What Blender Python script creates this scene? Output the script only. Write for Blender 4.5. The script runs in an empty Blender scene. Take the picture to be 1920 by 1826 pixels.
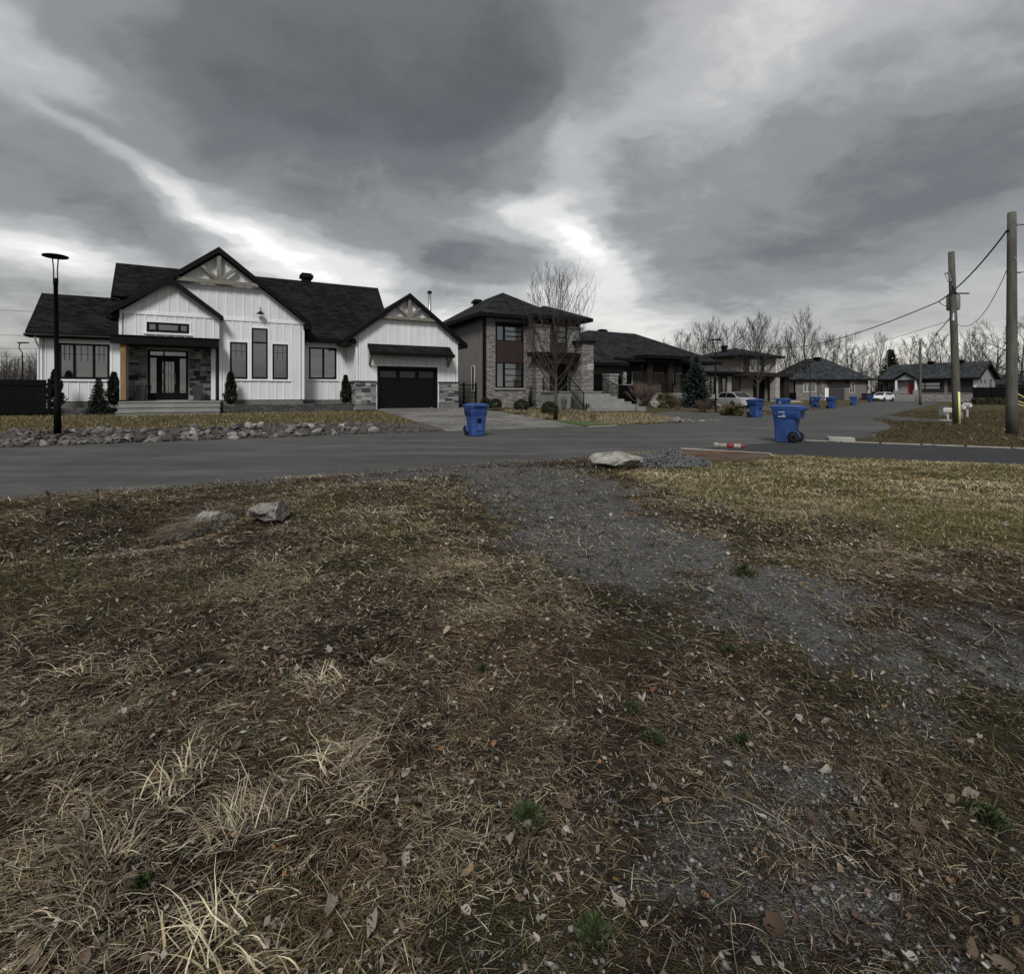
import bpy, bmesh, math, random
import numpy as np
from mathutils import Vector, Matrix
R = math.radians
random.seed(7); np.random.seed(7)
scene = bpy.context.scene
COL = scene.collection

# ------------------------------------------------------------------ camera
cam_d = bpy.data.cameras.new("camera")
cam_d.sensor_fit = 'HORIZONTAL'; cam_d.sensor_width = 36.0; cam_d.lens = 36.0 * 950 / 1920
cam_d.shift_y = -(913 - 737) / 1920.0
cam_d.clip_start = 0.05; cam_d.clip_end = 9000
cam = bpy.data.objects.new("camera", cam_d); COL.objects.link(cam)
cam.location = (0, 0, 1.45); cam.rotation_euler = (R(90), 0, 0)
scene.camera = cam

# ------------------------------------------------------------------ exposure
scene.view_settings.view_transform = 'Standard'
scene.view_settings.look = 'None'
scene.view_settings.exposure = 0.80
scene.view_settings.gamma = 1.0
scene.view_settings.use_curve_mapping = False
scene.render.engine = 'CYCLES'
scene.cycles.use_denoising = True
scene.cycles.max_bounces = 6
scene.cycles.transparent_max_bounces = 8
scene.cycles.caustics_reflective = False
scene.cycles.caustics_refractive = False

# ------------------------------------------------------------------ sky and sun
SUN_EL, SUN_AZ = R(46), R(186)         # azimuth clockwise from +Y
world = bpy.data.worlds.new("World"); scene.world = world
world.use_nodes = True
wt = world.node_tree; wt.nodes.clear()
WN, WL = wt.nodes, wt.links
def wn(t, **k):
    n = WN.new(t)
    for a, b in k.items(): setattr(n, a, b)
    return n
def wmath(op, a, b=None, c=None):
    n = wn('ShaderNodeMath', operation=op)
    for i, s in enumerate((a, b, c)):
        if s is None: continue
        if isinstance(s, (int, float)): n.inputs[i].default_value = s
        else: WL.new(s, n.inputs[i])
    return n.outputs[0]
def wvm(op, a, b=None):
    n = wn('ShaderNodeVectorMath', operation=op)
    for i, s in enumerate((a, b)):
        if s is None: continue
        if isinstance(s, (tuple, list)): n.inputs[i].default_value = s
        else: WL.new(s, n.inputs[i])
    return n
KZ = 0.22
tc = wn('ShaderNodeTexCoord')
sep = wn('ShaderNodeSeparateXYZ'); WL.new(tc.outputs['Generated'], sep.inputs[0])
zc = wmath('ADD', wmath('MAXIMUM', sep.outputs[2], 0.0), KZ)
px = wmath('DIVIDE', sep.outputs[0], zc); py = wmath('DIVIDE', sep.outputs[1], zc)
cmb = wn('ShaderNodeCombineXYZ'); WL.new(px, cmb.inputs[0]); WL.new(py, cmb.inputs[1])
P0 = cmb.outputs[0]
def wnoise(vec, scale, detail, rough=0.55, off=(0, 0, 0), stretch=(1, 1, 1), rot=0):
    m = wn('ShaderNodeMapping'); WL.new(vec, m.inputs[0])
    m.inputs['Location'].default_value = off; m.inputs['Scale'].default_value = stretch
    m.inputs['Rotation'].default_value = (0, 0, rot)
    n = wn('ShaderNodeTexNoise'); n.noise_dimensions = '3D'
    n.inputs['Scale'].default_value = scale; n.inputs['Detail'].default_value = detail
    n.inputs['Roughness'].default_value = rough
    WL.new(m.outputs[0], n.inputs['Vector'])
    return n
warp = wnoise(P0, 1.7, 4, 0.6, (3.1, 1.7, 0))
wv = wvm('SUBTRACT', warp.outputs['Color'], (0.5, 0.5, 0.5))
ws = wn('ShaderNodeVectorMath', operation='SCALE'); WL.new(wv.outputs[0], ws.inputs[0]); ws.inputs['Scale'].default_value = 0.42
P1 = wvm('ADD', P0, ws.outputs[0]).outputs[0]
# flatten z and set it to 1 so that an affine form is one dot product
P1b = wvm('ADD', wvm('MULTIPLY', P1, (1, 1, 0)).outputs[0], (0, 0, 1)).outputs[0]
def sky_p(az, el):
    d = (math.sin(az) * math.cos(el), math.cos(az) * math.cos(el), math.sin(el))
    return np.array([d[0] / (d[2] + KZ), d[1] / (d[2] + KZ)])
# cloud masses: azimuth, elevation, half-extents along and across (deg), tilt (deg), brightness
CLOUDS = [
 (-17, 31, 20, 9.5, 6, -0.24), (-4, 28, 10, 6.5, -4, -0.12), (-33, 36, 16, 6, 0, -0.08), (-2, 23.0, 9, 3.0, -4, -0.16), (3, 33, 6, 6, 0, -0.10), (-24, 24, 12, 4, -10, -0.12),
 (6.5, 17.0, 5.4, 3.6, -40, 0.14), (7.8, 20.8, 5.0, 2.4, 70, 0.20), (1.6, 20.0, 4.5, 1.3, 6, 0.18), (10, 14.2, 4.5, 1.6, -45, 0.26), (3.5, 14, 8, 2.0, -25, 0.14),
 (14, 31, 11, 8, 10, 0.04), (7.5, 29.5, 2.6, 6, 12, 0.12), (34, 34, 13, 4.5, 0, 0.24), (22, 27, 9, 4, 8, 0.12), (20, 36, 7, 3, 0, 0.0), (16, 27, 5, 2, 30, 0.06), (40, 26, 8, 4, 0, 0.08),
 (-25.0, 14.4, 11, 2.6, -20, 0.17), (-27.5, 15.8, 6, 1.4, -30, 0.13), (-18, 12.5, 9, 2.6, -14, 0.18), (-36, 20.0, 8, 1.2, -36, 0.22), (-43, 25.5, 8, 2.0, -24, 0.26),
 (-39, 15.2, 9, 2.6, -24, -0.18), (-43, 11.2, 7, 1.4, -6, 0.34), (-40, 23.2, 4, 0.9, -25, -0.24), (-44, 8.6, 7, 1.2, 0, -0.06), (-13, 18.2, 12, 2.6, -12, -0.12), (-3.0, 14.6, 8, 2.2, -4, -0.12), (-8, 10.6, 5, 1.3, -4, -0.10),
 (30, 15.0, 17, 4.2, 5, -0.24), (12, 20.5, 4, 7, 30, -0.06), (41, 20, 10, 4.5, 0, -0.14), (42, 4, 13, 1.6, 0, 0.34), (13, 7.2, 7, 3.0, -20, 0.30), (-8, 8.0, 9, 1.6, 0, 0.20), (35, 8.0, 10, 1.4, 5, 0.10), (2, 9.5, 6, 2, 0, 0.12),
]
acc = None
for (az, el, sa, se, tilt, amp) in CLOUDS:
    c0 = sky_p(R(az), R(el)); t = R(tilt)
    k = math.cos(R(el))
    e1 = sky_p(R(az + sa * math.cos(t) / k), R(max(0.0, el + sa * math.sin(t)))) - c0
    e2 = sky_p(R(az - se * math.sin(t) / k), R(max(0.0, el + se * math.cos(t)))) - c0
    Mi = np.linalg.inv(np.array([[e1[0], e2[0]], [e1[1], e2[1]]]))
    o = -Mi @ c0
    a = wvm('DOT_PRODUCT', P1b, (Mi[0, 0], Mi[0, 1], o[0])).outputs['Value']
    b = wvm('DOT_PRODUCT', P1b, (Mi[1, 0], Mi[1, 1], o[1])).outputs['Value']
    q = wmath('MULTIPLY_ADD', b, b, wmath('MULTIPLY', a, a))
    g = wmath('POWER', 2.718, wmath('MULTIPLY', q, -0.7))
    acc = wmath('MULTIPLY', g, amp) if acc is None else wmath('MULTIPLY_ADD', g, amp, acc)
# two cloud masses with a firm edge
ws2 = wn('ShaderNodeVectorMath', operation='SCALE'); WL.new(wv.outputs[0], ws2.inputs[0]); ws2.inputs['Scale'].default_value = 0.20
P2b = wvm('ADD', wvm('MULTIPLY', wvm('ADD', P0, ws2.outputs[0]).outputs[0], (1, 1, 0)).outputs[0], (0, 0, 1)).outputs[0]
for (az, el, sa, se, tilt, amp, soft) in ((-14.5, 32, 18.5, 10.0, -4, -0.15, 0.30), (-1.5, 14.2, 11.0, 2.9, -6, -0.15, 0.35)):
    c0 = sky_p(R(az), R(el)); t = R(tilt); k = math.cos(R(el))
    e1 = sky_p(R(az + sa * math.cos(t) / k), R(el + sa * math.sin(t))) - c0; e2 = sky_p(R(az - se * math.sin(t) / k), R(el + se * math.cos(t))) - c0
    Mi = np.linalg.inv(np.array([[e1[0], e2[0]], [e1[1], e2[1]]])); o = -Mi @ c0
    a = wvm('DOT_PRODUCT', P2b, (Mi[0, 0], Mi[0, 1], o[0])).outputs['Value']; b = wvm('DOT_PRODUCT', P2b, (Mi[1, 0], Mi[1, 1], o[1])).outputs['Value']
    q = wmath('SQRT', wmath('MULTIPLY_ADD', b, b, wmath('MULTIPLY', a, a)))
    mrn = wn('ShaderNodeMapRange', interpolation_type='SMOOTHSTEP'); WL.new(q, mrn.inputs[0]); mrn.inputs[1].default_value = 1 + soft * .4; mrn.inputs[2].default_value = 1 - soft; mrn.inputs[3].default_value = 0.0; mrn.inputs[4].default_value = amp
    acc = wmath('ADD', acc, mrn.outputs[0])
n1 = wnoise(P1, 1.25, 7, 0.62, (0.3, 5.2, 0), (1, 1.0, 1), R(-20))
n2 = wnoise(P1, 4.5, 6, 0.62, (7.3, 2.2, 0), (1, 1.25, 1), R(-25))
nz = wmath('MULTIPLY_ADD', wmath('SUBTRACT', n1.outputs[0], 0.5), 0.54, wmath('MULTIPLY', wmath('SUBTRACT', n2.outputs[0], 0.5), 0.27))
val = wmath('ADD', wmath('ADD', acc, nz), 0.515)
ramp = wn('ShaderNodeValToRGB'); WL.new(val, ramp.inputs[0])
cr = ramp.color_ramp; cr.interpolation = 'EASE'
SKYC = [(0.0, (.086, .088, .092)), (0.22, (.125, .128, .134)), (0.42, (.208, .212, .217)), (0.62, (.36, .365, .37)), (0.82, (.60, .605, .595)), (1.0, (.93, .935, .905))]
while len(cr.elements) < len(SKYC): cr.elements.new(0.5)
for e, (p, c) in zip(cr.elements, SKYC): e.position = p; e.color = (*c, 1)
# warm, thinner air near the horizon
hz = wmath('POWER', 2.718, wmath('MULTIPLY', wmath('MAXIMUM', sep.outputs[2], 0.0), -11.0))
hm = wn('ShaderNodeMix', data_type='RGBA', blend_type='MULTIPLY')
WL.new(hz, hm.inputs[0]); WL.new(ramp.outputs[0], hm.inputs[6]); hm.inputs[7].default_value = (1.10, 1.03, 0.90, 1)
# clear sky above the cloud deck, seen only through its thinnest places
nish = wn('ShaderNodeTexSky', sky_type='NISHITA'); nish.sun_disc = False
nish.sun_elevation = SUN_EL; nish.sun_rotation = SUN_AZ
bg1 = wn('ShaderNodeBackground'); WL.new(nish.outputs[0], bg1.inputs[0]); bg1.inputs[1].default_value = 0.06
bg2 = wn('ShaderNodeBackground'); WL.new(hm.outputs[2], bg2.inputs[0]); bg2.inputs[1].default_value = 0.78
mx = wn('ShaderNodeMixShader'); mx.inputs[0].default_value = 0.93
WL.new(bg1.outputs[0], mx.inputs[1]); WL.new(bg2.outputs[0], mx.inputs[2])
wo = wn('ShaderNodeOutputWorld'); WL.new(mx.outputs[0], wo.inputs[0])
world.cycles.sampling_method = 'MANUAL'; world.cycles.sample_map_resolution = 512
sun_d = bpy.data.lights.new("sun", 'SUN'); sun_d.energy = 1.5; sun_d.angle = R(15); sun_d.color = (1.0, 0.975, 0.94)
sun = bpy.data.objects.new("sun", sun_d); COL.objects.link(sun)
sd = Vector((math.sin(SUN_AZ) * math.cos(SUN_EL), math.cos(SUN_AZ) * math.cos(SUN_EL), math.sin(SUN_EL)))
sun.rotation_euler = sd.to_track_quat('Z', 'Y').to_euler(); sun.location = sd * 60

# ------------------------------------------------------------------ numeric noise
def vnoise(x, y, seed=0):
    x = np.asarray(x, float); y = np.asarray(y, float)
    xi = np.floor(x).astype(np.int64); yi = np.floor(y).astype(np.int64)
    fx = x - xi; fy = y - yi
    fx = fx * fx * (3 - 2 * fx); fy = fy * fy * (3 - 2 * fy)
    def hsh(a, b):
        n = (a * 374761393 + b * 668265263 + seed * 1442695041) & 0xffffffff
        n = ((n ^ (n >> 13)) * 1274126177) & 0xffffffff
        return ((n ^ (n >> 16)) & 0xffff) / 65535.0
    return (hsh(xi, yi) * (1 - fx) + hsh(xi + 1, yi) * fx) * (1 - fy) + (hsh(xi, yi + 1) * (1 - fx) + hsh(xi + 1, yi + 1) * fx) * fy
def fbm(x, y, seed=0, octv=4):
    s = 0; a = 0.5; n = 0
    for i in range(octv):
        s = s + a * vnoise(x * 2 ** i, y * 2 ** i, seed + i * 17); n += a; a *= 0.5
    return s / n
def ss(a, b, x):
    t = np.clip((np.asarray(x, float) - a) / (b - a), 0, 1)
    return t * t * (3 - 2 * t)

# ------------------------------------------------------------------ mesh helpers
class MB:
    def __init__(self): self.v = []; self.f = []; self.sm = False
    def quad(self, a, b, c, d):
        n = len(self.v); self.v += [tuple(a), tuple(b), tuple(c), tuple(d)]; self.f.append((n, n + 1, n + 2, n + 3)); return self
    def poly(self, pts):
        n = len(self.v); self.v += [tuple(p) for p in pts]; self.f.append(tuple(range(n, n + len(pts)))); return self
    def box(self, x0, x1, y0, y1, z0, z1):
        n = len(self.v)
        self.v += [(x, y, z) for z in (z0, z1) for y in (y0, y1) for x in (x0, x1)]
        for q in ((0, 2, 3, 1), (4, 5, 7, 6), (0, 1, 5, 4), (2, 6, 7, 3), (0, 4, 6, 2), (1, 3, 7, 5)): self.f.append(tuple(n + i for i in q))
        return self
    def prism(self, prof, y0, y1, axis='y'):
        # profile points (a, z) extruded along y (axis 'y') or along x (axis 'x')
        n = len(self.v); k = len(prof)
        for y in (y0, y1):
            for (a, z) in prof: self.v.append((a, y, z) if axis == 'y' else (y, a, z))
        self.f.append(tuple(n + i for i in range(k))); self.f.append(tuple(n + k + i for i in reversed(range(k))))
        for i in range(k):
            j = (i + 1) % k; self.f.append((n + j, n + i, n + k + i, n + k + j))
        return self
    def slab(self, pts, th):
        # a planar sheet (any polygon) given thickness downwards along its normal
        p = [Vector(q) for q in pts]; nn = (p[1] - p[0]).cross(p[2] - p[0]).normalized()
        if nn.z < 0: nn = -nn
        n = len(self.v); k = len(p)
        self.v += [tuple(q) for q in p] + [tuple(q - nn * th) for q in p]
        self.f.append(tuple(n + i for i in range(k))); self.f.append(tuple(n + k + i for i in reversed(range(k))))
        for i in range(k):
            j = (i + 1) % k; self.f.append((n + j, n + i, n + k + i, n + k + j))
        return self
    def bar(self, a, b, w, h=None):
        h = h or w
        a = Vector(a); b = Vector(b); d = (b - a).normalized()
        up = Vector((0, 0, 1)) if abs(d.z) < 0.95 else Vector((0, 1, 0))
        s = d.cross(up).normalized() * w / 2; t = s.normalized().cross(d).normalized() * h / 2
        n = len(self.v)
        for p in (a, b): self.v += [tuple(p + s + t), tuple(p - s + t), tuple(p - s - t), tuple(p + s - t)]
        for q in ((3, 2, 1, 0), (4, 5, 6, 7), (0, 1, 5, 4), (1, 2, 6, 5), (2, 3, 7, 6), (3, 0, 4, 7)): self.f.append(tuple(n + i for i in q))
        return self
    def tube(self, pts, rad, n=6, cap=True):
        pts = [Vector(p) for p in pts]
        if isinstance(rad, (int, float)): rad = [rad] * len(pts)
        base = len(self.v); ref = None
        for i, p in enumerate(pts):
            d = (pts[min(i + 1, len(pts) - 1)] - pts[max(i - 1, 0)]).normalized()
            if ref is None:
                ref = Vector((1, 0, 0)) if abs(d.x) < 0.9 else Vector((0, 1, 0))
            s = d.cross(ref).normalized(); ref = s.cross(d).normalized()
            for k in range(n):
                a = 2 * math.pi * k / n
                self.v.append(tuple(p + (s * math.cos(a) + ref * math.sin(a)) * rad[i]))
        for i in range(len(pts) - 1):
            for k in range(n):
                k2 = (k + 1) % n
                self.f.append((base + i * n + k, base + i * n + k2, base + (i + 1) * n + k2, base + (i + 1) * n + k))
        if cap:
            self.f.append(tuple(base + k for k in reversed(range(n))))
            self.f.append(tuple(base + (len(pts) - 1) * n + k for k in range(n)))
        return self
    def lathe(self, prof, n=16, c=(0, 0, 0)):
        base = len(self.v)
        for (r, z) in prof:
            for k in range(n):
                a = 2 * math.pi * k / n
                self.v.append((c[0] + r * math.cos(a), c[1] + r * math.sin(a), c[2] + z))
        for i in range(len(prof) - 1):
            for k in range(n):
                k2 = (k + 1) % n
                self.f.append((base + i * n + k, base + i * n + k2, base + (i + 1) * n + k2, base + (i + 1) * n + k))
        self.f.append(tuple(base + k for k in reversed(range(n))))
        self.f.append(tuple(base + (len(prof) - 1) * n + k for k in range(n)))
        return self
    def mesh(self, name, off=(0, 0, 0), smooth=False):
        me = bpy.data.meshes.new(name)
        o = off
        me.from_pydata([(a - o[0], b - o[1], c - o[2]) for a, b, c in self.v], [], self.f)
        if smooth: me.polygons.foreach_set('use_smooth', [True] * len(me.polygons))
        me.update()
        return me
    def build(self, name, mat, parent=None, smooth=False, off=None, bevel=0, loc=None):
        o = bpy.data.objects.new(name, self.mesh(name, off if off is not None else OFF if parent is not None else (0, 0, 0), smooth))
        COL.objects.link(o)
        if mat: o.data.materials.append(mat)
        if parent: o.parent = parent
        if loc is not None: o.location = loc
        if bevel:
            b = o.modifiers.new('bevel', 'BEVEL'); b.width = bevel; b.segments = 2; b.limit_method = 'ANGLE'; b.angle_limit = R(40)
        return o
OFF = (0, 0, 0)
def meshobj(name, me, mat=None, parent=None, loc=None, rot=None, scale=None):
    o = bpy.data.objects.new(name, me); COL.objects.link(o)
    if mat and not me.materials: me.materials.append(mat)
    if parent: o.parent = parent
    if loc is not None: o.location = loc
    if rot is not None: o.rotation_euler = rot
    if scale is not None: o.scale = scale
    return o
def tag(o, label=None, cat=None, group=None, kind=None):
    if label: o['label'] = label
    if cat: o['category'] = cat
    if group: o['group'] = group
    if kind: o['kind'] = kind
    return o
def thing(name, label, cat, loc=(0, 0, 0), rz=0, group=None):
    o = bpy.data.objects.new(name, None); COL.objects.link(o)
    o.location = loc; o.rotation_euler = (0, 0, rz); o.empty_display_size = 0.3
    return tag(o, label, cat, group)
def copy_tree(o, parent=None):
    c = o.copy(); COL.objects.link(c); c.parent = parent
    for ch in list(o.children): copy_tree(ch, c)
    return c
def np_mesh(name, verts, faces, colors=None, mat=None, smooth=False):
    # verts (N,3), faces (M,k) with one k; colors (N,3) per point
    me = bpy.data.meshes.new(name)
    verts = np.asarray(verts, np.float32); faces = np.asarray(faces, np.int32)
    M, k = faces.shape
    me.vertices.add(len(verts)); me.vertices.foreach_set('co', verts.ravel())
    me.loops.add(M * k); me.loops.foreach_set('vertex_index', faces.ravel())
    me.polygons.add(M); me.polygons.foreach_set('loop_start', np.arange(0, M * k, k, dtype=np.int32))
    if smooth: me.polygons.foreach_set('use_smooth', np.ones(M, bool))
    me.update(calc_edges=True)
    if colors is not None:
        ca = me.color_attributes.new('tint', 'FLOAT_COLOR', 'POINT')
        c4 = np.ones((len(verts), 4), np.float32); c4[:, :3] = colors
        ca.data.foreach_set('color', c4.ravel())
    if mat: me.materials.append(mat)
    return me

# ------------------------------------------------------------------ the street frame: u runs along the facades, v away from the road
ANG = R(28); CU, SU = math.cos(ANG), math.sin(ANG)
def uv2w(u, v): return (CU * u - SU * v, SU * u + CU * v)
def w2uv(x, y): return (CU * x + SU * y, -SU * x + CU * y)
# ------------------------------------------------------------------ materials
class NT:
    def __init__(self, name):
        self.m = bpy.data.materials.new(name); self.m.use_nodes = True
        self.t = self.m.node_tree; self.t.nodes.clear()
        self.out = self.t.nodes.new('ShaderNodeOutputMaterial')
        self.b = self.t.nodes.new('ShaderNodeBsdfPrincipled'); self.t.links.new(self.b.outputs[0], self.out.inputs[0])
        self.tc = self.t.nodes.new('ShaderNodeTexCoord')
    def link(self, s, i):
        if isinstance(s, (int, float)): i.default_value = s
        elif isinstance(s, (tuple, list)): i.default_value = (*s, 1) if len(s) == 3 and i.type == 'RGBA' else s
        else: self.t.links.new(s, i)
    def n(self, t, **k):
        x = self.t.nodes.new(t)
        for a, b in k.items(): setattr(x, a, b)
        return x
    def obj(self): return self.tc.outputs['Object']
    def map(self, vec, scale=(1, 1, 1), rot=(0, 0, 0), loc=(0, 0, 0)):
        x = self.n('ShaderNodeMapping'); self.link(vec, x.inputs[0])
        x.inputs['Scale'].default_value = scale; x.inputs['Rotation'].default_value = rot; x.inputs['Location'].default_value = loc
        return x.outputs[0]
    def noise(self, vec, scale, detail=4, rough=0.55, col=False):
        x = self.n('ShaderNodeTexNoise'); self.link(vec, x.inputs['Vector'])
        x.inputs['Scale'].default_value = scale; x.inputs['Detail'].default_value = detail; x.inputs['Roughness'].default_value = rough
        return x.outputs['Color' if col else 0]
    def vor(self, vec, scale, feat='F1', out='Distance'):
        x = self.n('ShaderNodeTexVoronoi', feature=feat); self.link(vec, x.inputs['Vector']); x.inputs['Scale'].default_value = scale
        return x.outputs[out]
    def math(self, op, a, b=None, c=None, clamp=False):
        x = self.n('ShaderNodeMath', operation=op); x.use_clamp = clamp
        for i, s in enumerate((a, b, c)):
            if s is not None: self.link(s, x.inputs[i])
        return x.outputs[0]
    def mr(self, v, a, b, c=0.0, d=1.0, smooth=True):
        x = self.n('ShaderNodeMapRange'); x.interpolation_type = 'SMOOTHSTEP' if smooth else 'LINEAR'
        self.link(v, x.inputs[0])
        for i, s in zip((1, 2, 3, 4), (a, b, c, d)): x.inputs[i].default_value = s
        return x.outputs[0]
    def mix(self, f, a, b, mode='MIX'):
        x = self.n('ShaderNodeMix', data_type='RGBA', blend_type=mode)
        self.link(f, x.inputs[0]); self.link(a, x.inputs[6]); self.link(b, x.inputs[7])
        return x.outputs[2]
    def ramp(self, v, stops):
        x = self.n('ShaderNodeValToRGB'); self.link(v, x.inputs[0]); e = x.color_ramp.elements
        while len(e) < len(stops): e.new(0.5)
        for q, (p, c) in zip(e, stops): q.position = p; q.color = (*c, 1)
        return x.outputs[0]
    def attr(self, name, out='Fac'):
        x = self.n('ShaderNodeAttribute'); x.attribute_name = name; return x.outputs[out]
    def rnd(self): return self.n('ShaderNodeObjectInfo').outputs['Random']
    def sep(self, v):
        x = self.n('ShaderNodeSeparateXYZ'); self.link(v, x.inputs[0]); return x.outputs
    def comb(self, a, b, c=0.0):
        x = self.n('ShaderNodeCombineXYZ')
        for i, s in enumerate((a, b, c)): self.link(s, x.inputs[i])
        return x.outputs[0]
    def bump(self, h, strength=0.3, dist=0.02):
        x = self.n('ShaderNodeBump'); x.inputs['Strength'].default_value = strength; x.inputs['Distance'].default_value = dist
        self.link(h, x.inputs['Height']); self.t.links.new(x.outputs[0], self.b.inputs['Normal'])
    def done(self, col, rough=0.8, metal=0.0, spec=0.5):
        self.link(col, self.b.inputs['Base Color']); self.link(rough, self.b.inputs['Roughness'])
        self.b.inputs['Metallic'].default_value = metal; self.b.inputs['Specular IOR Level'].default_value = spec
        return self.m
def plain(name, col, rough=0.7, var=0.18, scale=3.0, metal=0.0, spec=0.4, bump=0.0, bscale=40, fine=0.1):
    k = NT(name)
    a = k.noise(k.obj(), scale, 5, 0.6); b = k.noise(k.obj(), scale * 14, 3, 0.6)
    f = k.math('ADD', k.mr(a, 0.25, 0.75, 1 - var, 1 + var), k.mr(b, 0.25, 0.75, -fine, fine))
    c = k.mix(1.0, (*col,), k.comb(f, f, f), 'MULTIPLY')
    if bump: k.bump(k.noise(k.obj(), bscale, 4, 0.6), bump, 0.01)
    return k.done(c, k.mr(a, 0.2, 0.8, max(0, rough - 0.08), min(1, rough + 0.08)), metal, spec)
def objvar(name, stops, rough=0.85, scale=9.0, var=0.25, bump=0.4, bscale=30, spec=0.3):
    # colour differs from object to object, with grain
    k = NT(name)
    base = k.ramp(k.rnd(), stops)
    off = k.n('ShaderNodeVectorMath', operation='SCALE'); r3 = k.comb(k.rnd(), k.math('MULTIPLY', k.rnd(), 7.3), k.math('MULTIPLY', k.rnd(), 3.1))
    k.link(r3, off.inputs[0]); off.inputs['Scale'].default_value = 40.0
    vv = k.n('ShaderNodeVectorMath', operation='ADD'); k.link(k.obj(), vv.inputs[0]); k.link(off.outputs[0], vv.inputs[1])
    a = k.noise(vv.outputs[0], scale, 6, 0.62)
    f = k.mr(a, 0.25, 0.75, 1 - var, 1 + var)
    c = k.mix(1.0, base, k.comb(f, f, f), 'MULTIPLY')
    if bump: k.bump(k.noise(vv.outputs[0], bscale, 5, 0.62), bump, 0.02)
    return k.done(c, rough, 0, spec)
M = {}
def siding(name, col):
    # painted vertical siding: rain streaks and faint dirt at the foot
    k = NT(name)
    s = k.noise(k.map(k.obj(), (7, 7, 0.35)), 1.0, 4, 0.6); a = k.noise(k.obj(), 0.8, 4, 0.6); fi = k.noise(k.map(k.obj(), (60, 60, 4)), 1.0, 3, 0.5)
    f = k.math('ADD', k.math('ADD', k.mr(s, 0.3, 0.7, 0.94, 1.03), k.mr(a, 0.3, 0.7, -0.05, 0.04)), k.mr(fi, 0.3, 0.7, -0.025, 0.025))
    c = k.mix(1.0, col, k.comb(f, f, f), 'MULTIPLY')
    k.bump(fi, 0.12, 0.004)
    return k.done(c, 0.55, 0, 0.35)
M['white'] = siding('white_siding', (.70, .722, .73))
M['trimw'] = siding('white_trim', (.81, .83, .835))
M['black'] = plain('black_metal_trim', (.0045, .0045, .005), 0.5, 0.15, 2, spec=0.14)
M['soffit'] = plain('dark_soffit', (.006, .006, .0065), 0.65, 0.2, 2, spec=.12)
M['steel'] = plain('black_steel', (.003, .003, .0033), 0.6, 0.2, 5, spec=0.1)
def shingle(name, col, vari=0.45):
    k = NT(name); s = k.sep(k.obj())
    vec = k.comb(k.math('ADD', s[0], s[1]), k.math('MULTIPLY', s[2], 1.42))
    br = k.n('ShaderNodeTexBrick'); k.link(vec, br.inputs['Vector'])
    br.offset = 0.5; br.inputs['Scale'].default_value = 1.0
    br.inputs['Brick Width'].default_value = 0.32; br.inputs['Row Height'].default_value = 0.145
    br.inputs['Mortar Size'].default_value = 0.006; br.inputs['Bias'].default_value = 0.0
    br.inputs['Color1'].default_value = (.38, .38, .38, 1); br.inputs['Color2'].default_value = (1.75, 1.75, 1.75, 1); br.inputs['Mortar'].default_value = (.35, .35, .35, 1)
    a = k.noise(k.obj(), 0.55, 4, 0.6); g = k.noise(k.obj(), 55, 3, 0.7)
    lap = k.math('FRACT', k.math('DIVIDE', k.math('MULTIPLY', s[2], 1.42), 0.145))
    f = k.math('MULTIPLY', k.mr(a, 0.25, 0.75, 1 - vari * .6, 1 + vari * .6), k.mr(g, 0.3, 0.7, 0.35, 1.75))
    c = k.mix(1.0, k.mix(1.0, col, br.outputs[0], 'MULTIPLY'), k.comb(f, f, f), 'MULTIPLY')
    k.bump(k.math('ADD', k.math('MULTIPLY', lap, -0.9), k.math('MULTIPLY', g, 0.3)), 0.8, 0.012)
    return k.done(c, 0.92, 0, 0.1)
M['roof'] = shingle('charcoal_shingles', (.0090, .0092, .0102))
M['roof2'] = shingle('slate_shingles', (.0165, .0175, .0195))
M['roof3'] = shingle('grey_shingles', (.032, .036, .039))
def lap_siding(name, col, pitch=0.115):
    k = NT(name); s = k.sep(k.obj())
    fr = k.math('FRACT', k.math('DIVIDE', s[2], pitch))
    a = k.noise(k.obj(), 1.2, 4, 0.6); st = k.noise(k.map(k.obj(), (5, 5, .4)), 1.0, 3)
    f = k.math('MULTIPLY', k.mr(a, .25, .75, .9, 1.08), k.mr(st, .3, .7, .95, 1.05))
    c = k.mix(1.0, col, k.comb(f, f, f), 'MULTIPLY')
    c = k.mix(k.mr(fr, 0.84, 0.95, 0, 0.8), c, (.02, .02, .02))
    k.bump(k.math('MULTIPLY', fr, -1.0), 1.0, 0.016)
    return k.done(c, 0.6, 0, 0.35)
M['sidegrey'] = lap_siding('taupe_lap_siding', (.185, .175, .162), 0.15)
M['sidebeige'] = lap_siding('beige_lap_siding', (.185, .165, .15), 0.13)
M['sidedark'] = lap_siding('dark_lap_siding', (.022, .020, .019), 0.15)
M['siding6'] = lap_siding('pale_lap_siding', (.27, .28, .29), 0.14)
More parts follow.
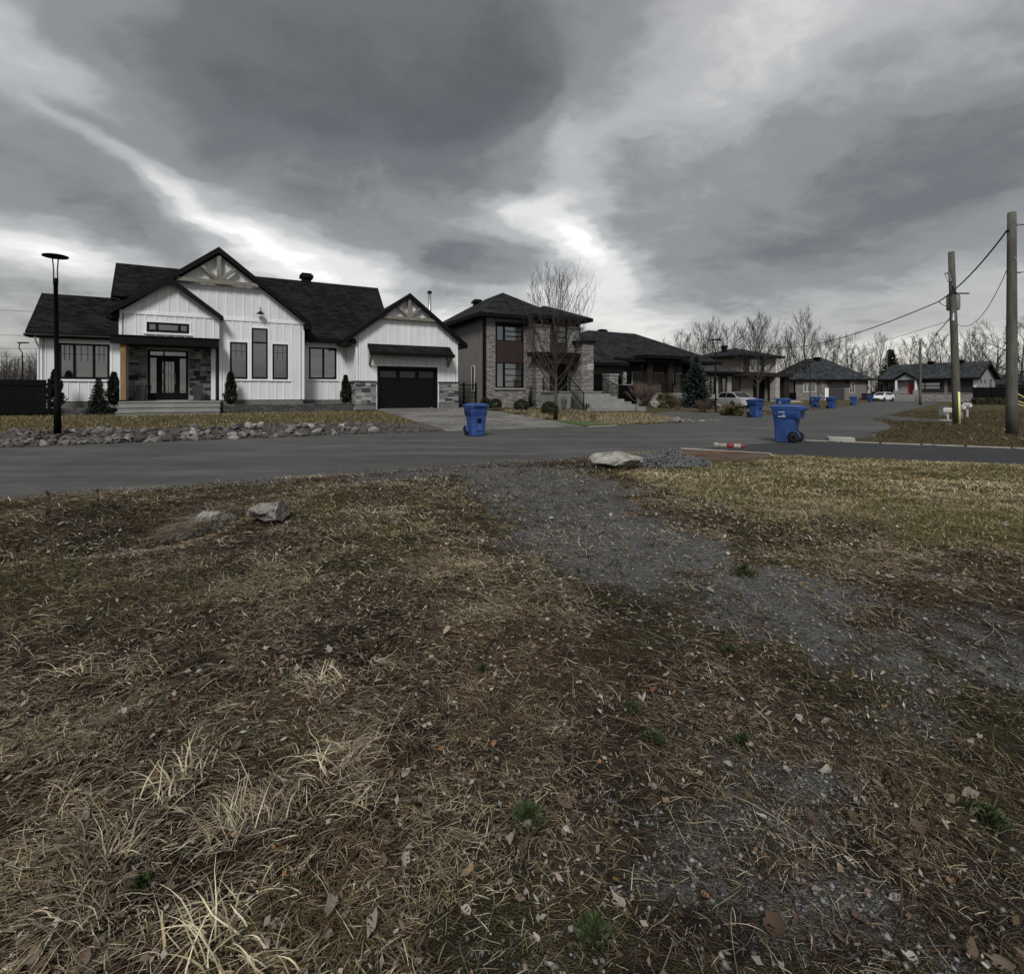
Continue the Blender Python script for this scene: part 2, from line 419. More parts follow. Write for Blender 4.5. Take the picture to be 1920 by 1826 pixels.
def brick(name, c1, c2, c3, mort, bw=0.30, rh=0.085, ms=0.007, rough=0.88):
    k = NT(name); s = k.sep(k.obj())
    vec = k.comb(k.math('ADD', s[0], s[1]), s[2])
    br = k.n('ShaderNodeTexBrick'); k.link(vec, br.inputs['Vector'])
    br.inputs['Scale'].default_value = 1.0; br.inputs['Brick Width'].default_value = bw; br.inputs['Row Height'].default_value = rh
    br.inputs['Mortar Size'].default_value = ms; br.inputs['Mortar Smooth'].default_value = 0.15
    br.inputs['Color1'].default_value = (0, 0, 0, 1); br.inputs['Color2'].default_value = (1, 1, 1, 1); br.inputs['Mortar'].default_value = (.5, .5, .5, 1)
    a = k.noise(k.map(vec, (1.3, 5.5, 1)), 1.6, 4, 0.6); g = k.noise(k.obj(), 38, 4, 0.65)
    t = k.math('ADD', k.math('MULTIPLY', br.outputs[0], 0.62), k.mr(a, .2, .8, -.05, .5))
    col = k.ramp(t, [(0.05, c1), (0.5, c2), (0.95, c3)])
    f = k.mr(g, .25, .75, .78, 1.22)
    col = k.mix(1.0, col, k.comb(f, f, f), 'MULTIPLY')
    col = k.mix(br.outputs['Fac'], col, mort)
    k.bump(k.math('SUBTRACT', k.math('MULTIPLY', g, 0.3), br.outputs['Fac']), 0.8, 0.010)
    return k.done(col, rough, 0, 0.25)
M['brick2'] = brick('grey_brown_brick', (.072, .067, .062), (.178, .168, .156), (.34, .328, .31), (.19, .185, .175))
M['brick3'] = brick('tan_brick', (.075, .062, .052), (.15, .130, .112), (.23, .205, .18), (.13, .12, .11))
M['brick4'] = brick('pale_stone_cladding', (.19, .18, .17), (.33, .32, .30), (.45, .43, .41), (.24, .23, .22), .5, .15)
M['stonewall'] = brick('mixed_stone_cladding', (.13, .12, .115), (.26, .25, .24), (.38, .36, .35), (.22, .21, .2), .45, .17)
M['stone'] = objvar('veneer_stone', [(0.0, (.022, .023, .026)), (0.13, (.05, .051, .055)), (0.25, (.15, .152, .156)), (0.7, (.25, .252, .252)), (1.0, (.36, .36, .355))], 0.85, 14, 0.3, 0.5, 45)
M['mortar'] = plain('stone_mortar', (.42, .415, .40), 0.95, 0.15, 4, bump=0.3)
M['concrete'] = plain('step_concrete', (.235, .238, .225), 0.88, 0.16, 1.6, spec=0.25, bump=0.2, fine=.08)
M['found'] = plain('foundation_concrete', (.15, .145, .135), 0.95, 0.2, 1.4, bump=0.25)
M['kerbc'] = plain('kerb_concrete', (.31, .30, .28), 0.9, 0.2, 2, bump=0.25)
def timber(name, col, ax=2):
    k = NT(name); sc = [18, 18, 18]; sc[ax] = 1.2
    a = k.noise(k.map(k.obj(), tuple(sc)), 1.0, 5, 0.65); b = k.noise(k.obj(), 1.5, 3)
    f = k.math('MULTIPLY', k.mr(a, .25, .75, .72, 1.25), k.mr(b, .3, .7, .85, 1.15))
    c = k.mix(1.0, col, k.comb(f, f, f), 'MULTIPLY'); k.bump(a, 0.35, 0.006)
    return k.done(c, 0.8, 0, 0.25)
M['cedar'] = timber('oiled_cedar', (.25, .155, .08))
M['driftwood'] = timber('grey_timber', (.21, .195, .168), 0)
M['pole'] = timber('weathered_pole', (.098, .097, .083))
M['brownpanel'] = lap_siding('brown_wood_panel', (.030, .018, .0145), 0.17)
M['browncol'] = timber('dark_brown_panel', (.020, .016, .0145))
M['reddoor'] = plain('red_paint', (.22, .012, .018), 0.45, 0.1)
# window glass: thin reflective pane over whatever stands behind it
k = NT('window_glass'); k.t.nodes.remove(k.b)
fr = k.n('ShaderNodeFresnel'); fr.inputs[0].default_value = 1.5
tr = k.n('ShaderNodeBsdfTransparent'); tr.inputs[0].default_value = (.84, .86, .87, 1)
gl = k.n('ShaderNodeBsdfGlossy'); gl.inputs['Roughness'].default_value = 0.02; gl.inputs['Color'].default_value = (.9, .92, .95, 1)
bp = k.n('ShaderNodeBump'); bp.inputs['Strength'].default_value = 0.05; bp.inputs['Distance'].default_value = 0.02
k.link(k.noise(k.obj(), 1.6, 2), bp.inputs['Height']); k.t.links.new(bp.outputs[0], gl.inputs['Normal'])
ms = k.n('ShaderNodeMixShader'); k.link(k.math('ADD', k.math('MULTIPLY', fr.outputs[0], 2.2), 0.09, clamp=True), ms.inputs[0])
k.t.links.new(tr.outputs[0], ms.inputs[1]); k.t.links.new(gl.outputs[0], ms.inputs[2]); k.t.links.new(ms.outputs[0], k.out.inputs[0])
M['glass'] = k.m
M['darkglass'] = plain('dark_window_glass', (.012, .013, .015), 0.06, 0.1, spec=0.6)
k = NT('curtain_cloth')
w = k.n('ShaderNodeTexWave'); w.bands_direction = 'X'; k.link(k.obj(), w.inputs['Vector']); w.inputs['Scale'].default_value = 3.2; w.inputs['Distortion'].default_value = 2.5
k.bump(w.outputs['Fac'], 0.8, 0.05); M['curtain'] = k.done((.40, .41, .415), 0.9)
M['frost'] = plain('frosted_glass', (.055, .057, .06), .5, .35, 9)
M['blind'] = plain('window_blind', (.82, .83, .84), 0.8, 0.1)
M['whitepaint'] = plain('white_enamel', (.55, .55, .54), 0.4, 0.12, 4)
def asphalt(name, col, age=1.0, stripes=True):
    k = NT(name)
    big = k.noise(k.obj(), 0.22, 5, 0.6); mid = k.noise(k.obj(), 1.7, 4, 0.65); g = k.noise(k.obj(), 95, 2, 0.7); sp = k.vor(k.obj(), 130)
    # wheel tracks and paver passes run along the road
    ln = k.noise(k.map(k.obj(), (0.05, 0.9, 1), (0, 0, -ANG)), 1.0, 4, 0.6)
    f = k.math('ADD', k.mr(big, .25, .75, .86, 1.12), k.mr(mid, .25, .75, -.07, .07))
    f = k.math('ADD', f, k.mr(ln, .3, .7, -.17 * age, .19 * age)); f = k.math('MULTIPLY', f, k.mr(g, .2, .8, .55, 1.45))
    f = k.math('ADD', f, k.mr(sp, 0.0, 0.16, .25 * age, 0))
    pt = k.noise(k.map(k.obj(), (.35, 1.1, 1), (0, 0, -ANG + .06)), 1.0, 6, .7)
    f = k.math('MULTIPLY', f, k.mr(pt, .38, .66, 1 - .20 * age, 1 + .22 * age))
    c = k.mix(1.0, col, k.comb(f, f, f), 'MULTIPLY')
    dust = k.noise(k.obj(), 6, 5, .75); c = k.mix(k.mr(dust, .58, .75, 0, .30 * age), c, (.13, .125, .115))
    # thin dark cracks
    cr_ = k.vor(k.map(k.mix(0.06, k.obj(), k.noise(k.obj(), 3, 4, .6, True), 'ADD'), (.16, .16, .16)), 1.0, 'DISTANCE_TO_EDGE')
    if age > 0.6: c = k.mix(k.mr(cr_, 0.0, 0.002, 0.15, 0.0), c, (.012, .012, .012))
    k.bump(k.math('ADD', g, k.math('MULTIPLY', sp, .5)), 0.35, 0.006)
    return k.done(c, k.mr(mid, .2, .8, .78, .95), 0, 0.3)
M['road'] = asphalt('old_asphalt', (.070, .0695, .068))
M['newroad'] = asphalt('new_asphalt', (.030, .031, .034), 0.35)
M['paver'] = objvar('grey_paver', [(0, (.105, .10, .095)), (0.5, (.145, .14, .133)), (1, (.19, .184, .174))], 0.9, 3.5, 0.28, 0.3, 40)
M['paverbed'] = plain('paver_joint_sand', (.075, .07, .065), 0.95)
M['turf'] = plain('artificial_turf', (.055, .095, .022), 0.9, 0.2, 6, bump=0.6, bscale=160, fine=.25)
M['mulch'] = plain('brown_mulch', (.085, .055, .035), 0.95, 0.3, 6, bump=0.6, bscale=60, fine=.3)
M['bark'] = timber('grey_bark', (.062, .056, .050))
M['twig'] = plain('brown_twigs', (.040, .033, .029), 0.9, 0.2, 2)
M['twigfar'] = plain('grey_brown_twigs', (.042, .036, .032), 0.9, 0.25, .6)
def leafy(name, c1, c2, c3, rough=.7):
    k = NT(name); a = k.noise(k.obj(), 7, 4, .7)
    r = k.n('ShaderNodeNewGeometry').outputs['Random Per Island']
    t = k.math('ADD', k.math('MULTIPLY', r, .6), k.mr(a, .25, .75, 0, .4))
    return k.done(k.ramp(t, [(0, c1), (.5, c2), (1, c3)]), rough, 0, .3)
M['cedarleaf'] = leafy('cedar_foliage', (.008, .013, .007), (.018, .028, .013), (.038, .045, .022))
M['spruce'] = leafy('spruce_needles', (.008, .013, .010), (.020, .032, .024), (.045, .062, .048))
M['bluespruce'] = leafy('blue_spruce_needles', (.012, .019, .019), (.028, .041, .040), (.060, .080, .078))
M['box'] = leafy('boxwood_leaves', (.010, .013, .006), (.024, .030, .012), (.046, .052, .020))
M['redbush'] = leafy('reddish_twigs', (.050, .032, .028), (.105, .070, .060), (.17, .125, .11))
M['goldbush'] = leafy('golden_evergreen', (.035, .03, .012), (.075, .066, .022), (.12, .11, .04))
M['pine'] = leafy('pine_needles', (.008, .012, .006), (.016, .024, .012), (.03, .04, .018))
M['weed'] = leafy('weed_leaves', (.022, .032, .012), (.045, .062, .022), (.08, .10, .042))
M['weeddry'] = leafy('dry_weed', (.035, .024, .016), (.075, .052, .033), (.14, .10, .06))
M['rock'] = objvar('riprap_stone', [(0, (.05, .044, .041)), (.3, (.095, .083, .078)), (.6, (.145, .132, .126)), (.85, (.20, .188, .182)), (1, (.33, .31, .29))], .9, 3.0, .4, .9, 9)
M['boulder'] = objvar('field_stone', [(0, (.225, .216, .198)), (1, (.26, .25, .23))], .92, 5.5, .55, .55, 24)
M['blue'] = plain('blue_plastic', (.027, .068, .222), 0.55, 0.3, 2.2, spec=.4, bump=.05, bscale=120, fine=.05)
M['rubber'] = plain('black_rubber', (.010, .010, .010), .75, .2)
M['print'] = plain('white_print', (.62, .66, .72), .6, .1)
M['yellow'] = plain('yellow_plastic', (.80, .76, .34), .5, .1)
M['grey'] = plain('galvanised_grey', (.22, .23, .235), .55, .15, 3, metal=.2)
M['alu'] = plain('stove_pipe_steel', (.38, .39, .40), .35, .15, 3, metal=.7)
M['wire'] = plain('cable_black', (.015, .015, .016), .6)
M['planter'] = plain('grey_planter', (.045, .047, .05), .55, .12)
M['carsilver'] = plain('silver_car_paint', (.50, .51, .52), .25, .04, 1, metal=.35, fine=.02)
M['carwhite'] = plain('white_car_paint', (.74, .75, .76), .25, .04, 1, fine=.02)
M['carglass'] = plain('car_glass', (.012, .013, .014), .05, .1, spec=.7)
M['taillight'] = plain('tail_light', (.16, .012, .012), .2, .1)
M['headlight'] = plain('head_light', (.55, .56, .58), .15, .1)
M['rim'] = plain('alloy_rim', (.30, .31, .32), .3, .1, metal=.8)
M['redplastic'] = plain('red_plastic', (.20, .015, .018), .5, .1)
M['orange'] = plain('orange_cord', (.13, .05, .03), .6, .1)
M['hedge'] = leafy('brown_green_hedge', (.020, .017, .009), (.045, .040, .018), (.07, .062, .03))

# ground cover tinted per blade
k = NT('dry_grass'); k.t.nodes.remove(k.b)
df = k.n('ShaderNodeBsdfDiffuse'); tl = k.n('ShaderNodeBsdfTranslucent'); mxs = k.n('ShaderNodeMixShader'); mxs.inputs[0].default_value = .22
cc = k.attr('tint', 'Color'); k.link(cc, df.inputs[0]); k.link(cc, tl.inputs[0])
k.t.links.new(df.outputs[0], mxs.inputs[1]); k.t.links.new(tl.outputs[0], mxs.inputs[2]); k.t.links.new(mxs.outputs[0], k.out.inputs[0])
M['blade'] = k.m
k = NT('loose_gravel')
a = k.noise(k.obj(), 60, 3, .6); f = k.mr(a, .25, .75, .75, 1.25)
M['pebble'] = k.done(k.mix(1.0, k.attr('tint', 'Color'), k.comb(f, f, f), 'MULTIPLY'), .85, 0, .3)
M['leaf'] = objvar('fallen_leaf', [(0, (.09, .058, .038)), (.3, (.16, .118, .085)), (.6, (.27, .235, .195)), (.90, (.43, .40, .355)), (.95, (.30, .22, .13)), (1, (.17, .075, .035))], .8, 30, .3, .5, 60)

# the ground itself: soil, thatch, moss and crushed stone laid out by the painted masks
k = NT('vacant_lot_ground')
grav = k.attr('gravel'); lawn = k.attr('lawn'); damp_shade = k.attr('damp_shade'); mossm = k.attr('moss')
o = k.obj()
n1 = k.noise(o, 1.1, 6, .65); n2 = k.noise(o, 9, 5, .65); n3 = k.noise(o, 48, 4, .7); st1 = k.noise(k.map(o, (3, 22, 3), (0, 0, .7)), 1.0, 5, .65); st2 = k.noise(k.map(o, (24, 4, 3), (0, 0, .3)), 1.0, 5, .65)
soil = k.ramp(n2, [(.25, (.012, .009, .007)), (.5, (.034, .026, .020)), (.75, (.090, .070, .052))])
thatch = k.ramp(k.math('MAXIMUM', st1, st2), [(.35, (.026, .019, .013)), (.55, (.085, .064, .042)), (.75, (.24, .195, .132))])
moss = k.ramp(n3, [(.3, (.035, .035, .012)), (.6, (.072, .074, .028)), (.8, (.125, .125, .055))])
lawnc = k.ramp(k.math('ADD', k.math('MULTIPLY', n2, .5), k.math('MULTIPLY', n3, .5)), [(.3, (.070, .056, .026)), (.5, (.150, .120, .060)), (.7, (.26, .212, .118))])
lawnc = k.mix(k.mr(n1, .42, .62, 0, .6), lawnc, k.ramp(n3, [(.3, (.050, .049, .018)), (.7, (.115, .108, .044))]))
cell = k.n('ShaderNodeTexVoronoi'); k.link(o, cell.inputs['Vector']); cell.inputs['Scale'].default_value = 62
cell2 = k.n('ShaderNodeTexVoronoi'); k.link(k.mix(.02, o, k.noise(o, 20, 3, .6, True), 'ADD'), cell2.inputs['Vector']); cell2.inputs['Scale'].default_value = 150
cs = k.sep(k.mix(k.mr(n2, .42, .58), cell.outputs['Color'], cell2.outputs['Color']))
gcol = k.ramp(k.math('ADD', k.math('MULTIPLY', cs[0], .7), k.math('MULTIPLY', n2, .4)), [(.1, (.075, .076, .075)), (.5, (.172, .175, .173)), (.85, (.285, .289, .285)), (1, (.45, .45, .44))])
gcol = k.mix(k.mr(k.noise(o, 5.5, 5, .7), .50, .66, 0, .6), gcol, k.ramp(n3, [(.3, (.040, .035, .030)), (.7, (.135, .122, .106))]))
base = k.mix(k.mr(k.math('ADD', n1, k.math('MULTIPLY', k.math('SUBTRACT', n2, .5), .5)), .40, .60), soil, thatch)
base = k.mix(k.math('MULTIPLY', mossm, k.mr(n2, .40, .62)), base, moss)
base = k.mix(k.mr(k.math('ADD', lawn, k.math('MULTIPLY', k.math('SUBTRACT', n2, .5), .7)), .35, .65), base, lawnc)
base = k.mix(k.mr(k.math('ADD', grav, k.math('MULTIPLY', k.math('SUBTRACT', n3, .5), 1.1)), .22, .70), base, gcol)
dk = k.mr(damp_shade, 0, 1, 1, .36, False)  # darkens the damp ditch, and paints shade into soil under long grass
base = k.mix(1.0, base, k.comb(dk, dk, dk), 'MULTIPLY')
k.bump(k.math('ADD', k.math('ADD', n3, k.math('MULTIPLY', n2, 1.5)), k.math('MULTIPLY', cell2.outputs['Distance'], -14.0)), .8, .012)
M['ground'] = k.done(base, .95, 0, .15)
# ------------------------------------------------------------------ plan of the street
EDGE_L = [uv2w(-70, 18.5), uv2w(-20, 18.4), uv2w(0, 18.2), uv2w(7, 18.0), uv2w(13, 17.7), (8.0, 24.6), (10.6, 27.2), (15.0, 31.2), (22, 39.2), (29.5, 47.2), (40, 59.5), (57, 81), (76, 105)]
EDGE_R = [uv2w(-70, 9.6), uv2w(-20, 9.6), uv2w(-5, 9.6), uv2w(4, 9.55), uv2w(9, 9.5), (8.75, 15.25), (11.5, 16.9), (15.2, 20.4), (17.6, 23.6), (19.6, 27.6), (24.5, 33.2), (34.6, 44), (45, 55), (62, 74), (84, 99)]
DRIVE = [(4.5, 13.0), (8.75, 15.3), (13.1, 13.05), (21, 9.2), (40, 0.5), (38, -3.6), (19, 6.0), (10.4, 10.15), (6.0, 11.9)]
def seg_dist(x, y, pts, closed=False):
    d = np.full(x.shape, 1e9); n = len(pts)
    for i in range(n if closed else n - 1):
        ax, ay = pts[i]; bx, by = pts[(i + 1) % n]
        ex, ey = bx - ax, by - ay
        t = np.clip(((x - ax) * ex + (y - ay) * ey) / (ex * ex + ey * ey), 0, 1)
        d = np.minimum(d, np.hypot(x - ax - t * ex, y - ay - t * ey))
    return d
def inside(x, y, poly):
    r = np.zeros(x.shape, bool); n = len(poly)
    for i in range(n):
        ax, ay = poly[i]; bx, by = poly[(i + 1) % n]
        c = ((ay > y) != (by > y)) & (x < (bx - ax) * (y - ay) / (by - ay + 1e-12) + ax)
        r ^= c
    return r
ROADPOLY = EDGE_L + EDGE_R[::-1]
H3DRIVE = [uv2w(20.2, 18.05), uv2w(22.2, 22.5), uv2w(23.4, 32.2), uv2w(26.3, 32.2), uv2w(27.3, 25), uv2w(28.8, 21.0)]
def terrain(x, y):
    x = np.asarray(x, float); y = np.asarray(y, float); shp = x.shape
    x = x.ravel(); y = y.ravel()
    u, v = w2uv(x, y)
    dl = seg_dist(x, y, EDGE_L); dr = seg_dist(x, y, EDGE_R)
    ins = inside(x, y, ROADPOLY); drv = inside(x, y, DRIVE); dd = seg_dist(x, y, DRIVE, True)
    hs = (dl < dr) & ~ins                       # house side of the road
    h = np.zeros_like(x)
    bank = .24 * ss(0.15, 1.8, dl) + .17 * ss(1.8, 9, dl)
    pave = .5 * np.clip((dl + .05) / 11.2, 0, 1)
    east = .52 * ss(1.0, 11.5, dl)
    w1 = ss(6.3, 6.9, u); w2 = ss(12.7, 13.3, u)
    hh = bank * (1 - w1) + pave * w1 * (1 - w2) + east * w2
    far = ss(55, 85, y); hh = hh * (1 - far) + .12 * far
    h = np.where(hs, hh, h)
    # camera side: lumpy ground, a ditch to the left, rough verge beyond the lane
    near = ~hs & ~ins & ~drv
    edge = ss(0.05, 1.0, np.minimum(dr, dd))
    lump = (fbm(x * .55, y * .55, 3) - .5) * .16 + (fbm(x * 2.4, y * 2.4, 5) - .5) * .075 + (fbm(x * 8, y * 8, 9, 3) - .5) * .028
    du = np.exp(-(((u + 3.2) / 2.6) ** 4 if False else np.maximum(0, u + 0.9) ** 2 / 0.5)) * np.exp(-((v - 6.7) / .85) ** 2)
    ditch = -.34 * du
    verge = ss(14.2, 16, y + .45 * x - 3.0) * ((fbm(x * .35, y * .35, 21) - .5) * .35 - .10)
    gravel_flat = 1 - .6 * gravel_mask(x, y)
    h = np.where(near, (lump * gravel_flat + ditch) * edge + np.where((x > 8) & (y > 12), verge, 0) * edge, h)
    h = np.where(near, h + .03 * edge, h)
    under = ins | drv
    depth = np.where(ins, np.minimum(dl, dr), dd)
    h = np.where(under, -.012 - .05 * ss(0.0, .3, depth), h)
    h = h + np.where(hs, (fbm(x * 1.2, y * 1.2, 31) - .5) * .05 * ss(.4, 2, dl) * (1 - w1 * (1 - w2)), 0)
    return h.reshape(shp)
TRACK = [(-2.4, 8.45, .5, .8), (-.9, 9.2, .85, .95), (.3, 8.9, 1.15, 1), (.6, 7.4, 1.25, 1), (.75, 6.1, 1.15, 1), (.95, 5.0, 1.0, .97), (1.15, 4.3, .95, .9), (1.65, 3.6, .85, .68), (2.3, 3.0, .75, .56), (3.0, 2.5, .7, .48)]
SPOTS = [(.75, 1.45, .65, .34), (1.25, 1.30, .50, .28), (1.6, 2.1, .34, .2), (.1, 1.28, .34, .14), (2.6, 3.9, .6, .20), (.05, 2.05, .25, .12), (1.0, 1.9, .36, .16)]
def gravel_mask(x, y):
    g = np.zeros_like(np.asarray(x, float))
    for i in range(len(TRACK) - 1):
        ax, ay, ra, pa = TRACK[i]; bx, by, rb, pb = TRACK[i + 1]
        ex, ey = bx - ax, by - ay
        t = np.clip(((x - ax) * ex + (y - ay) * ey) / (ex * ex + ey * ey), 0, 1)
        d = np.hypot(x - ax - t * ex, y - ay - t * ey); w = ra + (rb - ra) * t
        g = np.maximum(g, (pa + (pb - pa) * t) * (1 - ss(.25 * w, 1.45 * w, d)))
    for (cx, cy, rx, ry) in SPOTS:
        q = np.hypot((x - cx) / rx, (y - cy) / ry); g = np.maximum(g, .36 * (1 - ss(.1, 1.8, q)))
    n = fbm(x * 2.2, y * 2.2, 41) - .5; n2 = fbm(x * 7, y * 7, 43) - .5
    return np.clip(g + (n * 1.0 + n2 * .9) * (g > .02) - .05, 0, 1)
def longgrass(x, y):   # long matted grass: near left, thinning to clumps farther off and towards the gravel
    n = (fbm(x * .9, y * .9, 95) - .5) * 2.0; c = ss(.42, .62, fbm(x * 1.6, y * 1.6, 96))
    a = ss(.25, -.75, x + .22 * (y - 2.0) + n * .6) * ss(4.0, 2.6, y + n * .8)
    b_ = .34 * c * ss(.3, -1.0, x - .12 * y + n * .8)
    return np.clip(np.maximum(a, b_), 0, 1)
def lawn_mask(x, y):
    n = (fbm(x * 1.1, y * 1.1, 57) - .5) * 2.2
    a = ss(-.5, .9, (y - (9.8 - 1.35 * x)) * .55 + n * .8)      # mown lawn to the right
    return a * ss(1.4, 2.6, x + .0 * y)
def axis(a, b, dense0, dense1, step, grow=1.25):
    c = list(np.arange(dense0, dense1 + 1e-6, step)); s = step
    p = dense1
    while p < b: s *= grow; p += s; c.append(min(p, b))
    s = step; p = dense0; lo = []
    while p > a: s *= grow; p -= s; lo.append(max(p, a))
    return np.array(lo[::-1] + c)
# nested detail: fine cells by the vacant lot, coarser along the street
gx = axis(-2600, 2600, -13, 15, .15, 1.065)
gyd = [0.35]; s = .045
while gyd[-1] < 22: gyd.append(gyd[-1] + s); s = min(.17, s * 1.014)
s = .16
while gyd[-1] < 2600: s *= 1.05; gyd.append(gyd[-1] + s)
lo = []; p = .35; s = .05
while p > -400: s *= 1.25; p -= s; lo.append(p)
gy = np.array(lo[::-1] + gyd)
X, Y = np.meshgrid(gx, gy)
Z = terrain(X, Y)
nx, ny = len(gx), len(gy)
V = np.stack([X.ravel(), Y.ravel(), Z.ravel()], 1)
I = np.arange(nx * ny).reshape(ny, nx)
F = np.stack([I[:-1, :-1].ravel(), I[:-1, 1:].ravel(), I[1:, 1:].ravel(), I[1:, :-1].ravel()], 1)
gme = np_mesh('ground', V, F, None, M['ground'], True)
def put_attr(me, name, vals):
    a = me.attributes.new(name, 'FLOAT', 'POINT'); a.data.foreach_set('value', np.asarray(vals, np.float32).ravel())
xf, yf = X.ravel(), Y.ravel()
uf, vf = w2uv(xf, yf)
dlf = seg_dist(xf, yf, EDGE_L); drf = seg_dist(xf, yf, EDGE_R)
hsf = (dlf < drf) & ~inside(xf, yf, ROADPOLY)
gm = np.where(hsf, 0, gravel_mask(xf, yf))
ddf = seg_dist(xf, yf, DRIVE, True)
gm = np.maximum(gm, np.where(~hsf & (uf < 20), .8 * (1 - ss(.1, .55 + .5 * (fbm(xf, yf, 77) - .5), drf)) * ss(-6.5, -2, uf), 0))
gm = np.maximum(gm, np.where(hsf & (uf < 6.9), (1 - ss(1.9, 2.2, dlf)) * .75, 0))
pd = np.hypot((xf - 23.2) / 2.6, (yf - 30.5) / 4.5); gm = np.maximum(gm, np.where(~hsf, 1 - ss(.5, 1.1, pd), 0))
lm = np.where(hsf, 1.0, lawn_mask(xf, yf)); lm = np.where((xf > 7) & (yf > 12.5) & ~hsf, .8, lm); lm = np.where(np.hypot(xf, yf) > 45, .9, lm)
put_attr(gme, 'gravel', gm); put_attr(gme, 'lawn', lm)
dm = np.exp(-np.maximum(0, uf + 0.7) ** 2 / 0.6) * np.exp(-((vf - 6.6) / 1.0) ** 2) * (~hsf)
put_attr(gme, 'damp_shade', np.maximum(dm, np.where(hsf, 0, .9 * longgrass(xf, yf)))); put_attr(gme, 'moss', np.where(hsf, 0, ss(.45, .62, fbm(xf * .9, yf * .9, 63))))  # ditch damp, plus painted gap shade between the long grass blades
ground = meshobj('ground', gme); tag(ground, kind='structure')
_tz = {}
def gz(x, y): return float(terrain(np.array([x]), np.array([y]))[0])

def sheet(name, pts, mat, z, th=.05, sub=None):
    bm = bmesh.new()
    vs = [bm.verts.new((p[0], p[1], z(p[0], p[1]) if callable(z) else z)) for p in pts]
    f = bm.faces.new(vs)
    if f.normal.z < 0: f.normal_flip()
    bmesh.ops.triangulate(bm, faces=[f])
    r = bmesh.ops.extrude_face_region(bm, geom=bm.faces[:])
    bmesh.ops.translate(bm, verts=[e for e in r['geom'] if isinstance(e, bmesh.types.BMVert)], vec=(0, 0, -th))
    bmesh.ops.recalc_face_normals(bm, faces=bm.faces[:])
    me = bpy.data.meshes.new(name); bm.to_mesh(me); bm.free()
    return meshobj(name, me, mat)
def smooth_line(pts, n=6):
    out = []
    for i in range(len(pts) - 1):
        p0 = np.array(pts[max(i - 1, 0)]); p1 = np.array(pts[i]); p2 = np.array(pts[i + 1]); p3 = np.array(pts[min(i + 2, len(pts) - 1)])
        for k in range(n):
            t = k / n
            out.append(tuple(.5 * ((2 * p1) + (-p0 + p2) * t + (2 * p0 - 5 * p1 + 4 * p2 - p3) * t * t + (-p0 + 3 * p1 - 3 * p2 + p3) * t ** 3)))
    out.append(pts[-1]); return out
def ragged(pts, amp, seed):
    # asphalt edges are never ruler straight
    out = []
    for i in range(len(pts) - 1):
        a = np.array(pts[i]); b = np.array(pts[i + 1]); L = np.hypot(*(b - a)); k = max(1, min(40, int(L / .35)))
        nrm = np.array([-(b - a)[1], (b - a)[0]]) / max(L, 1e-6)
        for j in range(k):
            q = a + (b - a) * j / k
            out.append(tuple(q + nrm * (float(fbm(np.array([q[0] * 1.5]), np.array([q[1] * 1.5]), seed)[0]) - .5) * amp))
    out.append(tuple(pts[-1])); return out
road = sheet('road', ragged(EDGE_L, .22, 5) + ragged(EDGE_R, .28, 6)[::-1], M['road'], 0.0); tag(road, kind='structure')
lane = sheet('driveway', ragged(DRIVE, .10, 8), M['newroad'], 0.014, .06); tag(lane, kind='structure')
h3d = sheet('driveway', [(p[0], p[1]) for p in H3DRIVE], M['road'], lambda x, y: max(.008, gz(x, y) + .02), .06); tag(h3d, kind='structure')
cd = [(20.2, 37.6), (24.6, 42.4), (21.8, 49.3), (17.6, 48.2)]
cdr = sheet('driveway', cd, M['road'], lambda x, y: max(.008, gz(x, y) + .025), .06); tag(cdr, kind='structure')

# main house drive: separate slabs on a bed that climbs to the garage
bed = sheet('paved_driveway', [uv2w(6.75, 17.85), uv2w(6.75, 29.3), uv2w(13.05, 29.3), uv2w(13.05, 17.65)], M['paverbed'], lambda x, y: .004 + .5 * max(0, min(1, (w2uv(x, y)[1] - 17.75) / 11.2)), .12)
tag(bed, kind='structure')
def drive_z(v): return .5 * max(0, min(1, (v - 17.75) / 11.2))
slab_me = {}
v = 17.95; row = 0
while v < 29.2:
    dv = .62
    u = 6.79 - (row % 2) * .52
    while u < 13.0:
        a, b = max(u, 6.79) + .008, min(u + 1.04, 13.02) - .008
        if b - a > .15:
            key = (round(b - a, 2))
            if key not in slab_me:
                L = b - a; tilt = .5 / 11.2 * (dv - .018)
                mb = MB(); e = .012
                lo = [(0, 0, -.03), (L, 0, -.03), (L, dv - .018, tilt - .03), (0, dv - .018, tilt - .03)]
                hi = [(e, e, .026), (L - e, e, .026), (L - e, dv - .018 - e, tilt + .026), (e, dv - .018 - e, tilt + .026)]
                n = 0; mb.v = lo + hi; mb.f = [(0, 3, 2, 1), (4, 5, 6, 7), (0, 1, 5, 4), (1, 2, 6, 5), (2, 3, 7, 6), (3, 0, 4, 7)]
                slab_me[key] = mb.mesh('paver'); slab_me[key].materials.append(M['paver'])
            wx, wy = uv2w(a, v)
            meshobj('paver', slab_me[key], None, bed, (wx, wy, drive_z(v) + random.uniform(-.002, .003)), (0, 0, ANG))
        u += 1.04
    v += dv; row += 1
turf = sheet('turf_strip', [uv2w(13.1, 17.75), uv2w(13.1, 21.8), uv2w(13.45, 21.3), uv2w(14.7, 17.85)], M['turf'], lambda x, y: max(.02, gz(x, y) + .06), .12); tag(turf, kind='structure')
MULCH = [(3.6, 10.5), (4.15, 12.6), (5.9, 11.65), (5.5, 10.7), (4.5, 10.05)]
mulch = sheet('mulch_bed', MULCH, M['mulch'], lambda x, y: gz(x, y) + .06, .1); tag(mulch, kind='structure')
